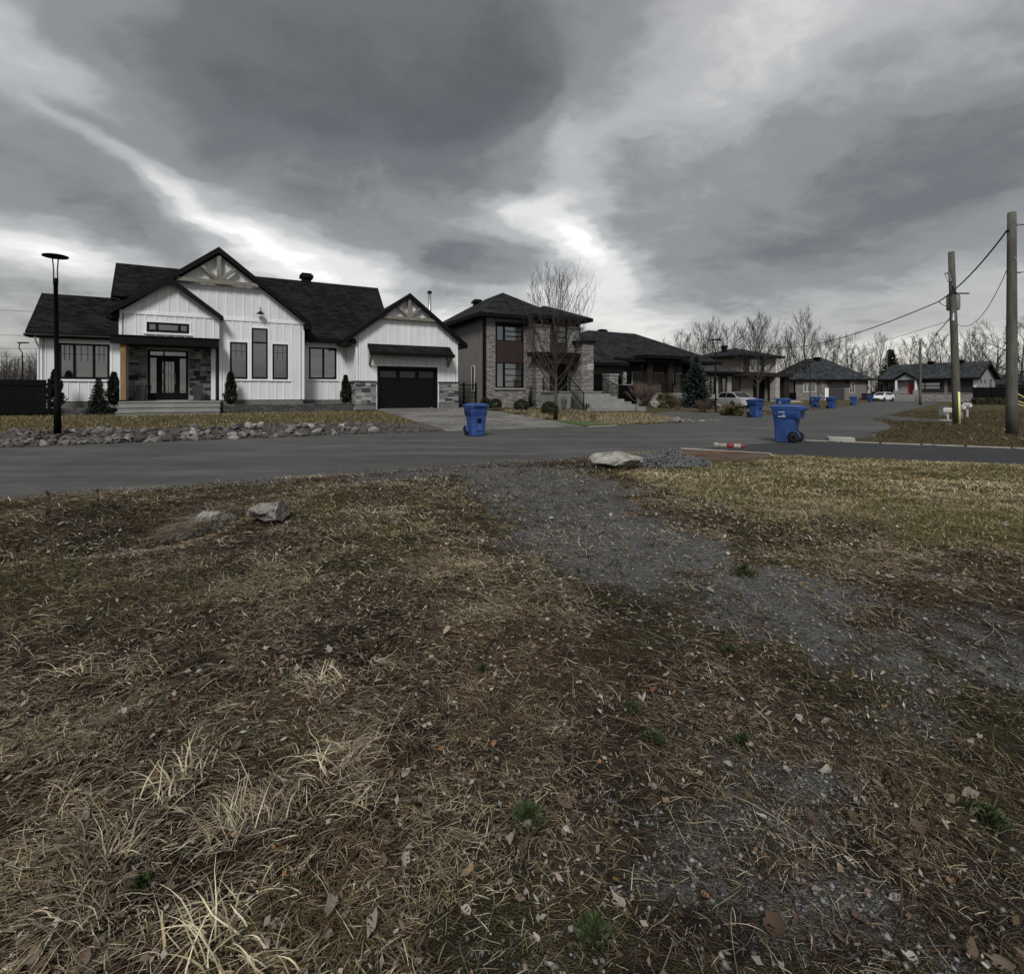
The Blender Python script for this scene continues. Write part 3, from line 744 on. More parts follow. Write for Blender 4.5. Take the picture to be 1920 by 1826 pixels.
def kerb_run(name, pts, w, h, label, mat=M['kerbc'], z0=-.02):
    t = thing(name, label, 'kerb', (pts[0][0], pts[0][1], 0))
    for (a, b) in zip(pts[:-1], pts[1:]):
        a = Vector((*a, 0)); b = Vector((*b, 0)); L = (b - a).length; k = max(1, round(L / 1.0))
        for j in range(k):
            p = a + (b - a) * (j / k); q = a + (b - a) * ((j + 1) / k - .012)
            zz = z0 + h / 2 + random.uniform(-.004, .004)
            MB().bar((p.x, p.y, zz), (q.x, q.y, zz), w, h).build('kerb_stone', mat, t, off=(pts[0][0], pts[0][1], 0), bevel=.008)
    return t
kerb_run('concrete_kerb', [(4.25, 12.75), (5.2, 12.2), (6.0, 11.72)], .22, .08, 'pale concrete kerb strip at the near corner of the dark driveway')
kerb_run('concrete_kerb', [(8.95, 15.45), (13.2, 13.35), (21.1, 9.5)], .06, .045, 'thin concrete edging along the far side of the dark driveway')
MB().box(-.34, .34, -.2, .2, 0, .13).build('concrete_block', M['kerbc'], bevel=.02, loc=(9.85, 15.2, 0))
tag(bpy.context.scene.objects['concrete_block'], 'flat pale concrete block on the verge right of the largest bin', 'block'); bpy.context.scene.objects['concrete_block'].rotation_euler[2] = R(-22)
kerb_run('white_edging', [uv2w(13.1, 17.62), uv2w(14.75, 17.72)], .09, .05, 'white edging stones at the roadside end of the green turf strip')
# ------------------------------------------------------------------ building helpers (street frame u, v, z)
def house(name, label, u0, v0, z0, cat='house', ang=ANG, world=None):
    global OFF
    OFF = (u0, v0, z0)
    x, y = uv2w(u0, v0) if world is None else world
    return thing(name, label, cat, (x, y, z0), ang)
def wall(parent, u0, u1, z0, z1, v, mat, holes=(), th=.2, name='wall', axis='u'):
    us = sorted({u0, u1, *[h[0] for h in holes], *[h[1] for h in holes]}); zs = sorted({z0, z1, *[h[2] for h in holes], *[h[3] for h in holes]})
    us = [a for a in us if u0 <= a <= u1]; zs = [a for a in zs if z0 <= a <= z1]
    mb = MB()
    # outer skin, inner skin and the reveals of the openings, without internal faces
    def cellin(i, j):
        if i < 0 or j < 0 or i >= len(us) - 1 or j >= len(zs) - 1: return False
        cu, cz = (us[i] + us[i + 1]) / 2, (zs[j] + zs[j + 1]) / 2
        return not any(h[0] < cu < h[1] and h[2] < cz < h[3] for h in holes)
    for i in range(len(us) - 1):
        for j in range(len(zs) - 1):
            if not cellin(i, j): continue
            a, b, c, d = us[i], us[i + 1], zs[j], zs[j + 1]
            mb.quad((a, v, c), (b, v, c), (b, v, d), (a, v, d)); mb.quad((b, v + th, c), (a, v + th, c), (a, v + th, d), (b, v + th, d))
            if not cellin(i - 1, j): mb.quad((a, v + th, c), (a, v, c), (a, v, d), (a, v + th, d))
            if not cellin(i + 1, j): mb.quad((b, v, c), (b, v + th, c), (b, v + th, d), (b, v, d))
            if not cellin(i, j - 1): mb.quad((a, v + th, c), (b, v + th, c), (b, v, c), (a, v, c))
            if not cellin(i, j + 1): mb.quad((a, v, d), (b, v, d), (b, v + th, d), (a, v + th, d))
    if axis == 'v': mb.v = [(y - v + OFFAX, x, z) for (x, y, z) in mb.v]
    return mb.build(name, mat, parent)
OFFAX = 0
def sidewall(parent, v0, v1, z0, z1, u, mat, holes=(), th=.2, name='wall', out=-1):
    # a wall in a plane of constant u; its outer face looks towards smaller u (out=-1) or larger u (out=1)
    mb = MB(); a, b = (u, u + th) if out < 0 else (u - th, u)
    mb.box(a, b, v0, v1, z0, z1)
    return mb.build(name, mat, parent)
def window(parent, u0, u1, z0, z1, v, mulls=(), rails=(), fw=.07, cover=None, trim=None, muntin=None, name='window', frame=None, glass=None, depth=.06, sill=True):
    frame = frame or M['black']; glass = glass or M['glass']
    f = MB(); y0, y1 = v - .035, v + depth
    f.box(u0, u0 + fw, y0, y1, z0, z1).box(u1 - fw, u1, y0, y1, z0, z1).box(u0 + fw, u1 - fw, y0, y1, z0, z0 + fw).box(u0 + fw, u1 - fw, y0, y1, z1 - fw, z1)
    for m in mulls: f.box(m - fw * .6, m + fw * .6, y0 + .004, y1, z0 + fw, z1 - fw)
    w = f.build(name, frame, parent)
    us = [u0 + fw] + [q for m in mulls for q in (m - fw * .6, m + fw * .6)] + [u1 - fw]
    for i in range(0, len(us), 2):
        zz = [z0 + fw] + [q for r in rails for q in (r - fw * .5, r + fw * .5)] + [z1 - fw]
        for j in range(0, len(zz), 2):
            MB().box(us[i], us[i + 1], v + .02, v + .026, zz[j], zz[j + 1]).build('pane', glass, w)
            if muntin and j == len(zz) - 2:
                a, b, c, d = us[i], us[i + 1], zz[j], zz[j + 1]; hz = d - muntin; t = .011
                g = MB().box(a, b, v + .008, v + .019, hz - t, hz + t)
                for q in (.3, .7): g.box(a + (b - a) * q - t, a + (b - a) * q + t, v + .006, v + .0195, hz - muntin * .8 if q else c, d)
                g.build('muntin', M['black'], w)
        for r in rails: MB().box(us[i], us[i + 1], y0 + .002, y1, r - fw * .5, r + fw * .5).build('rail', frame, w)
    if cover == 'curtain':
        for i in range(0, len(us), 2):
            a, b = us[i], us[i + 1]; n = 28; c = MB()
            pts = [(a + (b - a) * q / n, v + .12 + .03 * math.sin(q * 1.7 + u0) + .012 * math.sin(q * 4.1)) for q in range(n + 1)]
            for p, q in zip(pts[:-1], pts[1:]): c.quad((p[0], p[1], z0), (q[0], q[1], z0), (q[0], q[1], z1), (p[0], p[1], z1))
            c.build('curtain', M['curtain'], w)
    elif cover and cover[0] == 'blind':
        n = 0; zz = cover[1] * (z1 - z0) + z0; zt = z1 - fw
        if len(cover) > 2: zt = cover[2] * (z1 - z0) + z0
        step = .085; c = MB()
        while zz < zt:
            c.box(u0 + fw, u1 - fw, v + .065, v + .07, zz, min(zt, zz + step * .93)); zz += step
        c.build('blind', M['blind'], w)
    if trim:
        t = MB(); tw = .10; a0, a1 = v - .028, v + .002
        t.box(u0 - tw, u0 - .001, a0, a1, z0 - tw, z1 + tw).box(u1 + .001, u1 + tw, a0, a1, z0 - tw, z1 + tw).box(u0, u1, a0, a1, z1 + .001, z1 + tw)
        t.build('trim_board', trim, w)
        if sill: MB().box(u0 - tw - .03, u1 + tw + .03, v - .07, v + .0, z0 - tw - .02, z0 - tw + .03).build('sill', trim, w)
    return w
def battens(parent, u0, u1, v, zlo, zhi, holes=(), step=.41, mat=None, start=None, facing='u'):
    mat = mat or M['trimw']; u = u0 + .2 if start is None else start
    while u < u1 - .05:
        lo, hi = zlo(u), zhi(u)
        cuts = sorted((h[2] - .11, h[3] + .11) for h in holes if h[0] - .13 < u < h[1] + .13)
        segs = []; p = lo
        for a, b in cuts:
            if a > p: segs.append((p, min(a, hi)))
            p = max(p, b)
        if p < hi: segs.append((p, hi))
        for a, b in segs:
            if b - a > .08:
                mb = MB()
                if facing == 'u': mb.box(u - .028, u + .028, v - .022, v + .004, a, b)
                else: mb.box(v - .022, v + .004, u - .028, u + .028, a, b)
                mb.build('batten', mat, parent)
        u += step
STONE_ME = {}
def stones(parent, a0, a1, z0, z1, plane, face='u', holes=(), seed=1, unit=.118, maxw=6):
    # coursed stone veneer: every stone its own piece, some two courses high
    rnd = random.Random(seed); cw = .098
    nc = max(1, int(round((a1 - a0) / cw))); nr = max(1, int(round((z1 - z0) / unit))); cw = (a1 - a0) / nc; un = (z1 - z0) / nr
    occ = [[any(h[0] < a0 + (c + .5) * cw < h[1] and h[2] < z0 + (r + .5) * un < h[3] for h in holes) for c in range(nc)] for r in range(nr)]
    for r in range(nr):
        c = 0
        while c < nc:
            if occ[r][c]: c += 1; continue
            free = 0
            while c + free < nc and not occ[r][c + free] and free < maxw: free += 1
            w = min(free, rnd.choice((2, 3, 3, 4, 5, 6))); w = free if free - w == 1 else w
            hgt = 1
            if r + 1 < nr and w >= 3 and rnd.random() < .34 and not any(occ[r + 1][c + q] for q in range(w)): hgt = 2
            for q in range(w):
                for e in range(hgt): occ[r + e][c + q] = True
            L = w * cw - .021; Hh = hgt * un - .020; dep = rnd.choice((.035, .045, .06))
            key = (round(L, 3), round(Hh, 3), dep, face)
            if key not in STONE_ME:
                e = .008; j = lambda: rnd.uniform(-.006, .006)
                bk = [(0, 0, 0), (L, 0, 0), (L, 0, Hh), (0, 0, Hh)]
                fr = [(e + abs(j()), -dep, e + j() * .5), (L - e + j(), -dep + j(), e), (L - e, -dep, Hh - e + j() * .5), (e, -dep + j(), Hh - e)]
                mb = MB(); mb.v = bk + fr; mb.f = [(4, 5, 6, 7), (0, 1, 5, 4), (1, 2, 6, 5), (2, 3, 7, 6), (3, 0, 4, 7)]
                if face == 'v': mb.v = [(y, x, z) for (x, y, z) in mb.v]; mb.f = [tuple(reversed(f)) for f in mb.f]
                STONE_ME[key] = mb.mesh('stone'); STONE_ME[key].materials.append(M['stone'])
            pa, pz = a0 + c * cw + .0105, z0 + r * un + .010
            pos = (pa, plane, pz) if face == 'u' else (plane, pa, pz)
            meshobj('stone', STONE_ME[key], None, parent, tuple(p - o for p, o in zip(pos, OFF)))
            c += w
def hip_roof(parent, u0, u1, v0, v1, ze, slope, mat, ridge=None, th=.22, name='roof', trim=None, ridge_u=None):
    # hipped roof with a boxed eave; ridge along u (default) or v
    du, dv = u1 - u0, v1 - v0
    m = MB(); half = min(du, dv) / 2; zr = ze + slope * half
    if du >= dv: r0, r1 = (u0 + half, (v0 + v1) / 2, zr), (u1 - half, (v0 + v1) / 2, zr)
    else: r0, r1 = ((u0 + u1) / 2, v0 + half, zr), ((u0 + u1) / 2, v1 - half, zr)
    a, b, c, d = (u0, v0, ze), (u1, v0, ze), (u1, v1, ze), (u0, v1, ze)
    if du >= dv: m.poly([a, b, r1, r0]); m.poly([b, c, r1]); m.poly([c, d, r0, r1]); m.poly([d, a, r0])
    else: m.poly([a, b, r0]); m.poly([b, c, r1, r0]); m.poly([c, d, r1]); m.poly([d, a, r0, r1])
    o = m.build(name, mat, parent)
    MB().box(u0 + .02, u1 - .02, v0 + .02, v1 - .02, ze - th, ze - .004).build('fascia', trim or M['soffit'], o)
    return o, zr
def railing(parent, pts, h=.95, post=.045, step=.11, name='railing', mat=None):
    mat = mat or M['steel']
    m = MB()
    for a, b in zip(pts[:-1], pts[1:]):
        a = Vector(a); b = Vector(b); up = Vector((0, 0, h))
        m.bar(a + up, b + up, .045, .035); m.bar(a + Vector((0, 0, .1)), b + Vector((0, 0, .1)), .03, .03)
        k = max(1, int((b - a).length / step))
        for i in range(1, k): p = a + (b - a) * (i / k); m.bar(p + Vector((0, 0, .1)), p + up, .016)
    r = m.build(name, mat, parent)
    for p in pts: p = Vector(p); MB().bar(p, p + Vector((0, 0, h + .04)), post).build('post', mat, r)
    return r
def roof_vent(parent, u, v, z, s=.45, h=.4):
    r = MB().box(u - s * .35, u + s * .35, v - s * .35, v + s * .35, z - .5, z + h * .45).build('roof_vent', M['soffit'], parent)
    MB().box(u - s * .5, u + s * .5, v - s * .5, v + s * .5, z + h * .45, z + h * .8).box(u - s * .38, u + s * .38, v - s * .38, v + s * .38, z + h * .8, z + h).build('vent_cap', M['soffit'], r)

# ------------------------------------------------------------------ the white farmhouse-style house
H = house('farmhouse', 'white board-and-batten house with black roof, timber gable trusses and garage', 1.5, 31.5, .42)
W = M['white']
wl = [(-7.85, -5.88, 2.15, 3.87)]
wg = [(-.59, .23, 2.22, 4.15), (.43, 1.21, 2.23, 4.95), (1.44, 2.22, 2.22, 4.13)]
wr_ = [(3.44, 4.99, 2.29, 4.15)]
# foundation
MB().box(-8.5, 5.6, 31.93, 39.8, .2, 1.06).box(-1.05, 3.0, 30.63, 31.93, .2, 1.10).box(5.62, 11.7, 29.23, 39, .2, .56).build('foundation', M['found'], H)
wall(H, -8.53, -5.2, 1.04, 4.25, 31.9, W, wl)
wall(H, 3.04, 5.8, 1.05, 4.65, 31.9, W, wr_)
wall(H, -1.06, 3.04, 1.09, 5.36, 30.6, W, wg)
trw = (-4.14, -2.38, 4.46, 4.93)
wall(H, -5.2, -1.06, 3.78, 5.36, 30.25, W, [trw])
# gable triangles
MB().prism([(-5.3, 5.36), (3.1, 5.36), (-1.08, 8.66)], 30.6, 30.8).build('gable_wall', W, H)
MB().prism([(-5.2, 5.36), (-1.0, 5.36), (-3.13, 7.0)], 30.25, 30.45).build('gable_wall', W, H)
sidewall(H, 31.9, 36.3, 1.04, 4.3, -8.53, W); MB().prism([(31.7, 4.3), (36.1, 4.3), (33.9, 6.3)], -8.53, -8.33, 'x').build('gable_wall', W, H)
sidewall(H, 30.25, 32, 1.1, 5.36, -5.2, W); sidewall(H, 30.6, 32, 1.1, 5.36, 3.04, W, out=1)
MB().prism([(33.7, 5.0), (39.8, 5.0), (35.9, 8.62), (33.7, 6.5)], -5.95, -5.8, 'x').build('gable_wall', W, H)
MB().prism([(31.9, 4.4), (40.0, 4.4), (35.9, 8.7)], 7.9, 8.1, 'x').build('gable_wall', W, H)
MB().box(-8.5, 11.7, 39.8, 40, .4, 4.6).build('rear_wall', W, H)
sidewall(H, 29.2, 40, .5, 4.5, 11.72, W, out=1)
# garage
gd = (6.79, 10.41, .5, 3.0)
wall(H, 5.6, 11.72, .5, 4.5, 29.2, W, [gd]); MB().prism([(5.3, 4.5), (12.0, 4.5), (8.65, 7.05)], 29.2, 29.4).build('gable_wall', W, H)
sidewall(H, 29.2, 31.95, .5, 4.6, 5.6, W)
# battens, every one a strip
battens(H, -8.53, -5.3, 31.9, lambda u: 1.06, lambda u: 4.2, wl); battens(H, 3.04, 5.6, 31.9, lambda u: 1.06, lambda u: 4.6, wr_)
battens(H, -1.06, 3.04, 30.6, lambda u: 1.1, lambda u: 5.28, wg)
big = lambda u: 8.60 - .80 * abs(u + 1.08)
battens(H, -2.6, 3.0, 30.6, lambda u: max(5.44, 7.1 - .79 * abs(u + 3.13)), big)
battens(H, -5.2, -1.0, 30.25, lambda u: 4.16, lambda u: 5.28, [trw]); battens(H, -5.1, -1.1, 30.25, lambda u: 5.44, lambda u: 6.9 - .79 * abs(u + 3.13))
battens(H, 5.6, 11.72, 29.2, lambda u: 2.12, lambda u: 7.0 - .77 * abs(u - 8.65), [(6.79, 10.41, .5, 3.0)])
battens(H, 29.3, 31.9, 5.6, lambda u: 2.12, lambda u: 4.5, facing='v')
for (u, v, a, b) in ((-8.5, 31.9, 1.04, 4.2), (-5.17, 30.25, 4.15, 5.3), (3.0, 30.6, 1.1, 5.3), (5.65, 29.2, 2.1, 4.5), (11.67, 29.2, 2.1, 4.5), (-1.02, 30.6, 1.1, 3.78)):
    MB().box(u - .06, u + .06, v - .035, v + .02, a, b).build('corner_board', M['trimw'], H)
for (a, b, v, z) in ((-1.0, 3.1, 30.6, 5.36), (-5.2, -.95, 30.25, 5.36)):
    MB().box(a, b, v - .04, v + .003, z - .08, z + .08).build('band_board', M['trimw'], H)
window(H, *wl[0], 31.9, (-7.25, -6.5), (), .09, 'curtain', M['trimw'], .42)
window(H, *wg[0], 30.6, (), (), .08, 'curtain', M['trimw'], .40); window(H, *wg[1], 30.6, (), (4.17,), .08, 'curtain', M['trimw']); window(H, *wg[2], 30.6, (), (), .08, 'curtain', M['trimw'], .40)
window(H, *wr_[0], 31.9, (4.24,), (), .09, ('blind', .05, .70), M['trimw'])
window(H, *trw, 30.25, (-3.72, -2.80), (), .10, 'curtain', M['trimw'])
# entrance in its stone recess
ev = 31.2
wall(H, -5.2, -1.2, 1.06, 4.0, ev, M['mortar'], [(-4.23, -2.5, 1.06, 3.62)], name='entry_wall')
sidewall(H, 30.6, 31.3, 1.1, 3.78, -1.25, W, out=1)
stones(H, -5.1, -4.27, 1.08, 3.74, ev, 'u', (), 3, .125, 5); stones(H, -2.46, -1.47, 1.08, 3.74, ev, 'u', (), 4, .125, 5)
D = MB().box(-4.23, -4.13, ev - .04, ev + .1, 1.07, 3.62).box(-2.6, -2.5, ev - .04, ev + .1, 1.07, 3.62).box(-4.13, -2.6, ev - .04, ev + .1, 3.56, 3.62).box(-4.13, -2.6, ev - .04, ev + .1, 3.24, 3.36).box(-3.86, -3.74, ev - .04, ev + .1, 1.07, 3.24).box(-2.99, -2.87, ev - .04, ev + .1, 1.07, 3.24).build('front_door', M['black'], H)
MB().box(-4.13, -2.6, ev + .02, ev + .03, 3.36, 3.56).build('transom_pane', M['glass'], D)
for a, b in ((-4.13, -3.86), (-2.87, -2.6)):
    MB().box(a, b, ev - .02, ev + .06, 1.07, 1.45).build('sidelight_panel', M['black'], D); MB().box(a, b, ev + .02, ev + .03, 1.45, 3.24).build('sidelight_pane', M['glass'], D)
MB().box(-3.74, -3.62, ev - .01, ev + .05, 1.08, 3.24).box(-3.11, -2.99, ev - .01, ev + .05, 1.08, 3.24).box(-3.62, -3.11, ev - .01, ev + .05, 1.08, 1.46).box(-3.62, -3.11, ev - .01, ev + .05, 3.06, 3.24).build('door_leaf', M['black'], D)
MB().box(-3.62, -3.11, ev + .02, ev + .03, 1.46, 3.06).build('door_pane', M['glass'], D)
g = MB()
for q in (-3.5, -3.36, -3.23): g.box(q - .008, q + .008, ev + .005, ev + .018, 1.46, 3.06)
g.build('leaded_bar', M['black'], D)
MB().tube([(-3.06, ev - .06, 1.9), (-3.06, ev - .06, 2.5)], .016, 8).build('handle', M['grey'], D)
MB().box(-4.2, -2.53, ev + .3, ev + .31, 1.1, 3.6).build('sheer', M['frost'], D)
MB().box(-4.25, -2.48, ev - .12, ev + .0, 1.04, 1.09).build('threshold', M['kerbc'], D)
# porch: slab steps, flat black canopy, timber post
for i, (v0, z1) in enumerate(((29.5, 1.05), (29.18, .82), (28.86, .59))):
    MB().box(-5.1 + .0 * i, -1.0, v0 + .035, 31.2 if i == 0 else v0 + .5, .2, z1 - .07).box(-5.13, -.97, v0, 31.2 if i == 0 else v0 + .5, z1 - .068, z1).build('step', M['concrete'], H, bevel=.012)
pr = MB().box(-5.41, -1.07, 29.45, 30.24, 3.77, 4.14).box(-5.19, -1.07, 30.24, 31.15, 3.77, 3.79).build('porch_roof', M['black'], H)
MB().box(-5.46, -1.02, 29.40, 30.22, 4.14, 4.18).build('drip_edge', M['black'], pr)
MB().box(-5.07, -4.85, 29.6, 29.82, 1.05, 3.77).build('porch_post', M['cedar'], H, bevel=.01)
MB().box(-5.12, -4.8, 29.55, 29.87, 1.05, 1.12).build('post_base', M['black'], H)
# roofs
def gable_roof(parent, ua, uc, ub, ze, za, v0, v1, mat, th=.16, ze2=None):
    ze2 = ze if ze2 is None else ze2
    r = []
    for (p, q) in (((ua, ze), (uc, za)), ((uc, za), (ub, ze2))):
        o = MB().slab([(p[0], v0, p[1]), (q[0], v0, q[1]), (q[0], v1, q[1]), (p[0], v1, p[1])], th).build('roof_slope', mat, parent)
        MB().prism([(p[0], p[1] + .02), (q[0], q[1] + .02), (q[0], q[1] - .27), (p[0], p[1] - .27)], v0 - .035, v0 - .002).build('rake_board', M['black'], o)
        r.append(o)
    return r
gable_roof(H, -5.62, -1.08, 3.41, 5.37, 8.98, 30.22, 37.5, M['roof'])
o_ = MB().slab([(-3.13, 29.9, 7.15), (-.88, 29.9, 5.36), (-.88, 30.6, 5.36), (-3.13, 30.6, 7.15)], .14).build('roof_slope', M['roof'], H)
MB().prism([(-3.13, 7.17), (-.86, 5.37), (-.86, 5.10), (-3.13, 6.86)], 29.865, 29.898).build('rake_board', M['black'], o_)
o_ = MB().slab([(-5.62, 29.9, 5.375), (-3.13, 29.9, 7.155), (-3.13, 30.22, 7.155), (-5.62, 30.22, 5.375)], .14).build('roof_slope', M['roof'], H)
MB().prism([(-5.64, 5.39), (-3.13, 7.19), (-3.13, 6.88), (-5.64, 5.10)], 29.865, 29.898).build('rake_board', M['black'], o_)
gable_roof(H, 4.97, 8.62, 12.25, 4.44, 7.27, 28.9, 36.5, M['roof'])
def ridge_roof(parent, u0, u1, ve, vr, ze, zr, mat, th=.16):
    vb = 2 * vr - ve
    for (p, q, nm) in (((ve, ze), (vr, zr), 'f'), ((vr, zr), (vb, ze), 'b')):
        o = MB().slab([(u0, p[0], p[1]), (u1, p[0], p[1]), (u1, q[0], q[1]), (u0, q[0], q[1])], th).build('roof_slope', mat, parent)
        if nm == 'f':
            MB().box(u0, u1, ve - .05, ve - .002, ze - .24, ze + .01).build('fascia', M['black'], o)
            MB().box(u0, u1, ve, ve + .5, ze - .24, ze - .2).build('soffit', M['soffit'], o)
        for uu in (u0 - .036, u1 + .003):
            MB().prism([(p[0], p[1] + .02), (q[0], q[1] + .02), (q[0], q[1] - .25), (p[0], p[1] - .25)], uu, uu + .033, 'x').build('rake_board', M['black'], o)
o_ = MB().slab([(8.35, 31.45, 4.66), (8.35, 35.85, 8.82), (-6.30, 35.85, 8.82), (-6.10, 33.5, 6.598), (-5.0, 33.5, 6.598), (-5.0, 31.45, 4.66)], .16).build('roof_slope', M['roof'], H)
MB().box(-5.0, 8.35, 31.40, 31.448, 4.42, 4.67).build('fascia', M['black'], o_); MB().box(-5.0, 8.35, 31.45, 31.9, 4.42, 4.46).build('soffit', M['soffit'], o_)
MB().prism([(31.45, 4.68), (35.85, 8.84), (35.85, 8.57), (31.45, 4.41)], 8.353, 8.386, 'x').build('rake_board', M['black'], o_)
m_ = MB(); m_.v = [(-6.13, 33.45, 6.60), (-6.33, 35.85, 8.84), (-6.33, 35.85, 8.57), (-6.13, 33.45, 6.33), (-6.09, 33.45, 6.60), (-6.29, 35.85, 8.84), (-6.29, 35.85, 8.57), (-6.09, 33.45, 6.33)]; m_.f = [(0, 1, 2, 3), (7, 6, 5, 4), (0, 4, 5, 1), (3, 2, 6, 7), (0, 3, 7, 4), (1, 5, 6, 2)]; m_.build('rake_board', M['black'], o_)
MB().slab([(-6.30, 35.85, 8.82), (8.35, 35.85, 8.82), (8.35, 40.2, 4.66), (-6.30, 40.2, 4.66)], .16).build('roof_slope', M['roof'], H)
ridge_roof(H, -8.92, -5.02, 31.5, 33.75, 4.32, 6.50, M['roof'])
MB().box(-5.75, -5.2, 30.2, 31.6, 5.02, 5.30).build('eave_return', M['soffit'], H); MB().box(3.0, 3.42, 30.25, 31.6, 5.02, 5.30).build('eave_return', M['soffit'], H)
MB().box(4.98, 5.62, 29.0, 31.5, 4.22, 4.40).build('eave_return', M['soffit'], H); MB().box(11.72, 12.22, 28.95, 36, 4.22, 4.40).build('eave_return', M['soffit'], H)
roof_vent(H, 3.72, 36.0, 8.78, .8, .55)
MB().tube([(-8.98, 31.42, 4.18), (-5.4, 31.42, 4.18)], .06, 8).build('gutter', M['black'], H)
MB().tube([(-8.6, 31.45, 4.15), (-8.6, 31.6, 3.9), (-8.58, 31.85, 3.7), (-8.58, 31.85, 1.0)], .04, 8).build('downpipe', M['trimw'], H)
# timber trusses in the gables
def truss(parent, uc, za, zb, half, v, w=.17):
    t = MB().box(uc - half, uc + half, v - .16, v, zb - w / 2, zb + w / 2).build('truss_beam', M['driftwood'], parent)
    MB().box(uc - w / 2, uc + w / 2, v - .15, v - .01, zb + w / 2, za).build('king_post', M['driftwood'], parent)
    for s in (-1, 1):
        L = (za - zb) * .62
        MB().bar((uc + s * .08, v - .08, zb + .14), (uc + s * (L * .82 + .05), v - .08, zb + .10 + L * .78), w * .8, w * .85).build('truss_brace', M['driftwood'], parent)
truss(H, -1.08, 8.55, 7.2, 1.83, 30.44, .20); truss(H, 8.62, 6.95, 5.80, 1.62, 29.10, .17)
# garage door with its windows, awning and stone
G_ = MB().box(6.79, 6.95, 29.16, 29.36, .5, 3.0).box(10.25, 10.41, 29.16, 29.36, .5, 3.0).box(6.95, 10.25, 29.16, 29.36, 2.86, 3.0).build('garage_door', M['black'], H)
zz = [.5, 1.08, 1.67, 2.26, 2.86]
for i in range(4):
    if i < 3: MB().box(6.95, 10.25, 29.30, 29.34, zz[i] + .006, zz[i + 1] - .006).build('door_panel', M['black'], G_)
    else:
        hs_ = [(6.98, 7.90, 2.36, 2.72), (8.14, 9.06, 2.36, 2.72), (9.30, 10.2, 2.36, 2.72)]
        wall(G_, 6.95, 10.25, zz[i] + .006, zz[i + 1], 29.30, M['black'], hs_, .04, 'door_panel')
        for (a, b, c, d) in hs_: MB().box(a, b, 29.315, 29.32, c, d).build('door_pane', M['darkglass'], G_)
MB().box(10.0, 10.12, 29.27, 29.30, .56, .60).build('door_handle', M['grey'], G_)
t = MB(); t.box(6.69, 6.79, 29.165, 29.2, 2.12, 3.1).box(10.41, 10.51, 29.165, 29.2, 2.12, 3.1).box(6.79, 10.41, 29.165, 29.2, 3.0, 3.1); t.build('door_trim', M['trimw'], H)
aw = MB().prism([(29.19, 4.26), (28.42, 3.72), (28.42, 3.58), (29.19, 4.06)], 6.25, 11.2, 'x').build('garage_awning', M['roof'], H)
MB().box(6.22, 11.23, 28.37, 28.42, 3.54, 3.74).build('awning_fascia', M['black'], aw)
for u in (6.36, 11.08):
    MB().bar((u, 29.15, 3.05), (u, 28.6, 3.58), .10).bar((u, 29.16, 3.05), (u, 29.16, 3.9), .10).build('awning_bracket', M['driftwood'], H)
aw = MB().prism([(11.73, 3.9), (12.55, 3.42), (12.55, 3.32), (11.73, 3.7)], 31.2, 33.0).build('side_awning', M['roof'], H)
MB().bar((11.75, 31.5, 2.95), (12.3, 31.5, 3.35), .1).build('awning_bracket', M['cedar'], H)
MB().box(5.55, 6.72, 29.15, 29.2, .5, .86).box(10.48, 11.77, 29.15, 29.2, .5, .86).build('garage_foundation', M['found'], H)
MB().box(5.58, 6.70, 29.168, 29.2, .86, 2.08).box(10.5, 11.74, 29.168, 29.2, .86, 2.08).box(5.568, 5.6, 29.17, 31.9, .86, 2.08).build('stone_backing', M['mortar'], H)
stones(H, 5.52, 6.71, .80, 2.06, 29.168, 'u', (), 11); stones(H, 10.5, 11.76, .86, 2.06, 29.168, 'u', (), 12); stones(H, 29.1, 31.85, .80, 2.06, 5.568, 'v', (), 13, .125, 6)
MB().box(5.5, 6.73, 29.09, 29.2, 2.06, 2.14).box(10.47, 11.8, 29.09, 29.2, 2.06, 2.14).box(5.49, 5.6, 29.2, 31.9, 2.06, 2.14).build('stone_cap', M['planter'], H)
# barn light, chimney flue with stays
bl = MB().lathe([(.03, .16), (.05, .12), (.20, .0), (.19, -.01), (.02, .09)], 14, (.84, 30.34, 5.70)).build('barn_light', M['black'], H, True)
MB().tube([(.84, 30.6, 6.0), (.84, 30.42, 6.08), (.84, 30.34, 6.0), (.84, 30.34, 5.84)], .018, 6).build('light_arm', M['black'], bl)
ch = MB().lathe([(.11, 4.9), (.11, 8.25)], 12, (11.28, 33.2, 0)).build('chimney_flue', M['alu'], H, True)
MB().lathe([(.15, 8.24), (.15, 8.40), (.05, 8.43)], 12, (11.28, 33.2, 0)).build('flue_cap', M['black'], ch)
for q in ((12.2, 35.9, 4.6), (11.9, 36.3, 4.8)): MB().tube([(11.28, 33.2, 7.9), q], .014, 5).build('flue_stay', M['grey'], ch)
MB().prism([(8.0, 4.4), (12.2, 4.4), (11.6, 7.0), (8.6, 7.0)], 36.6, 39.8).build('rear_roof', M['roof'], H)

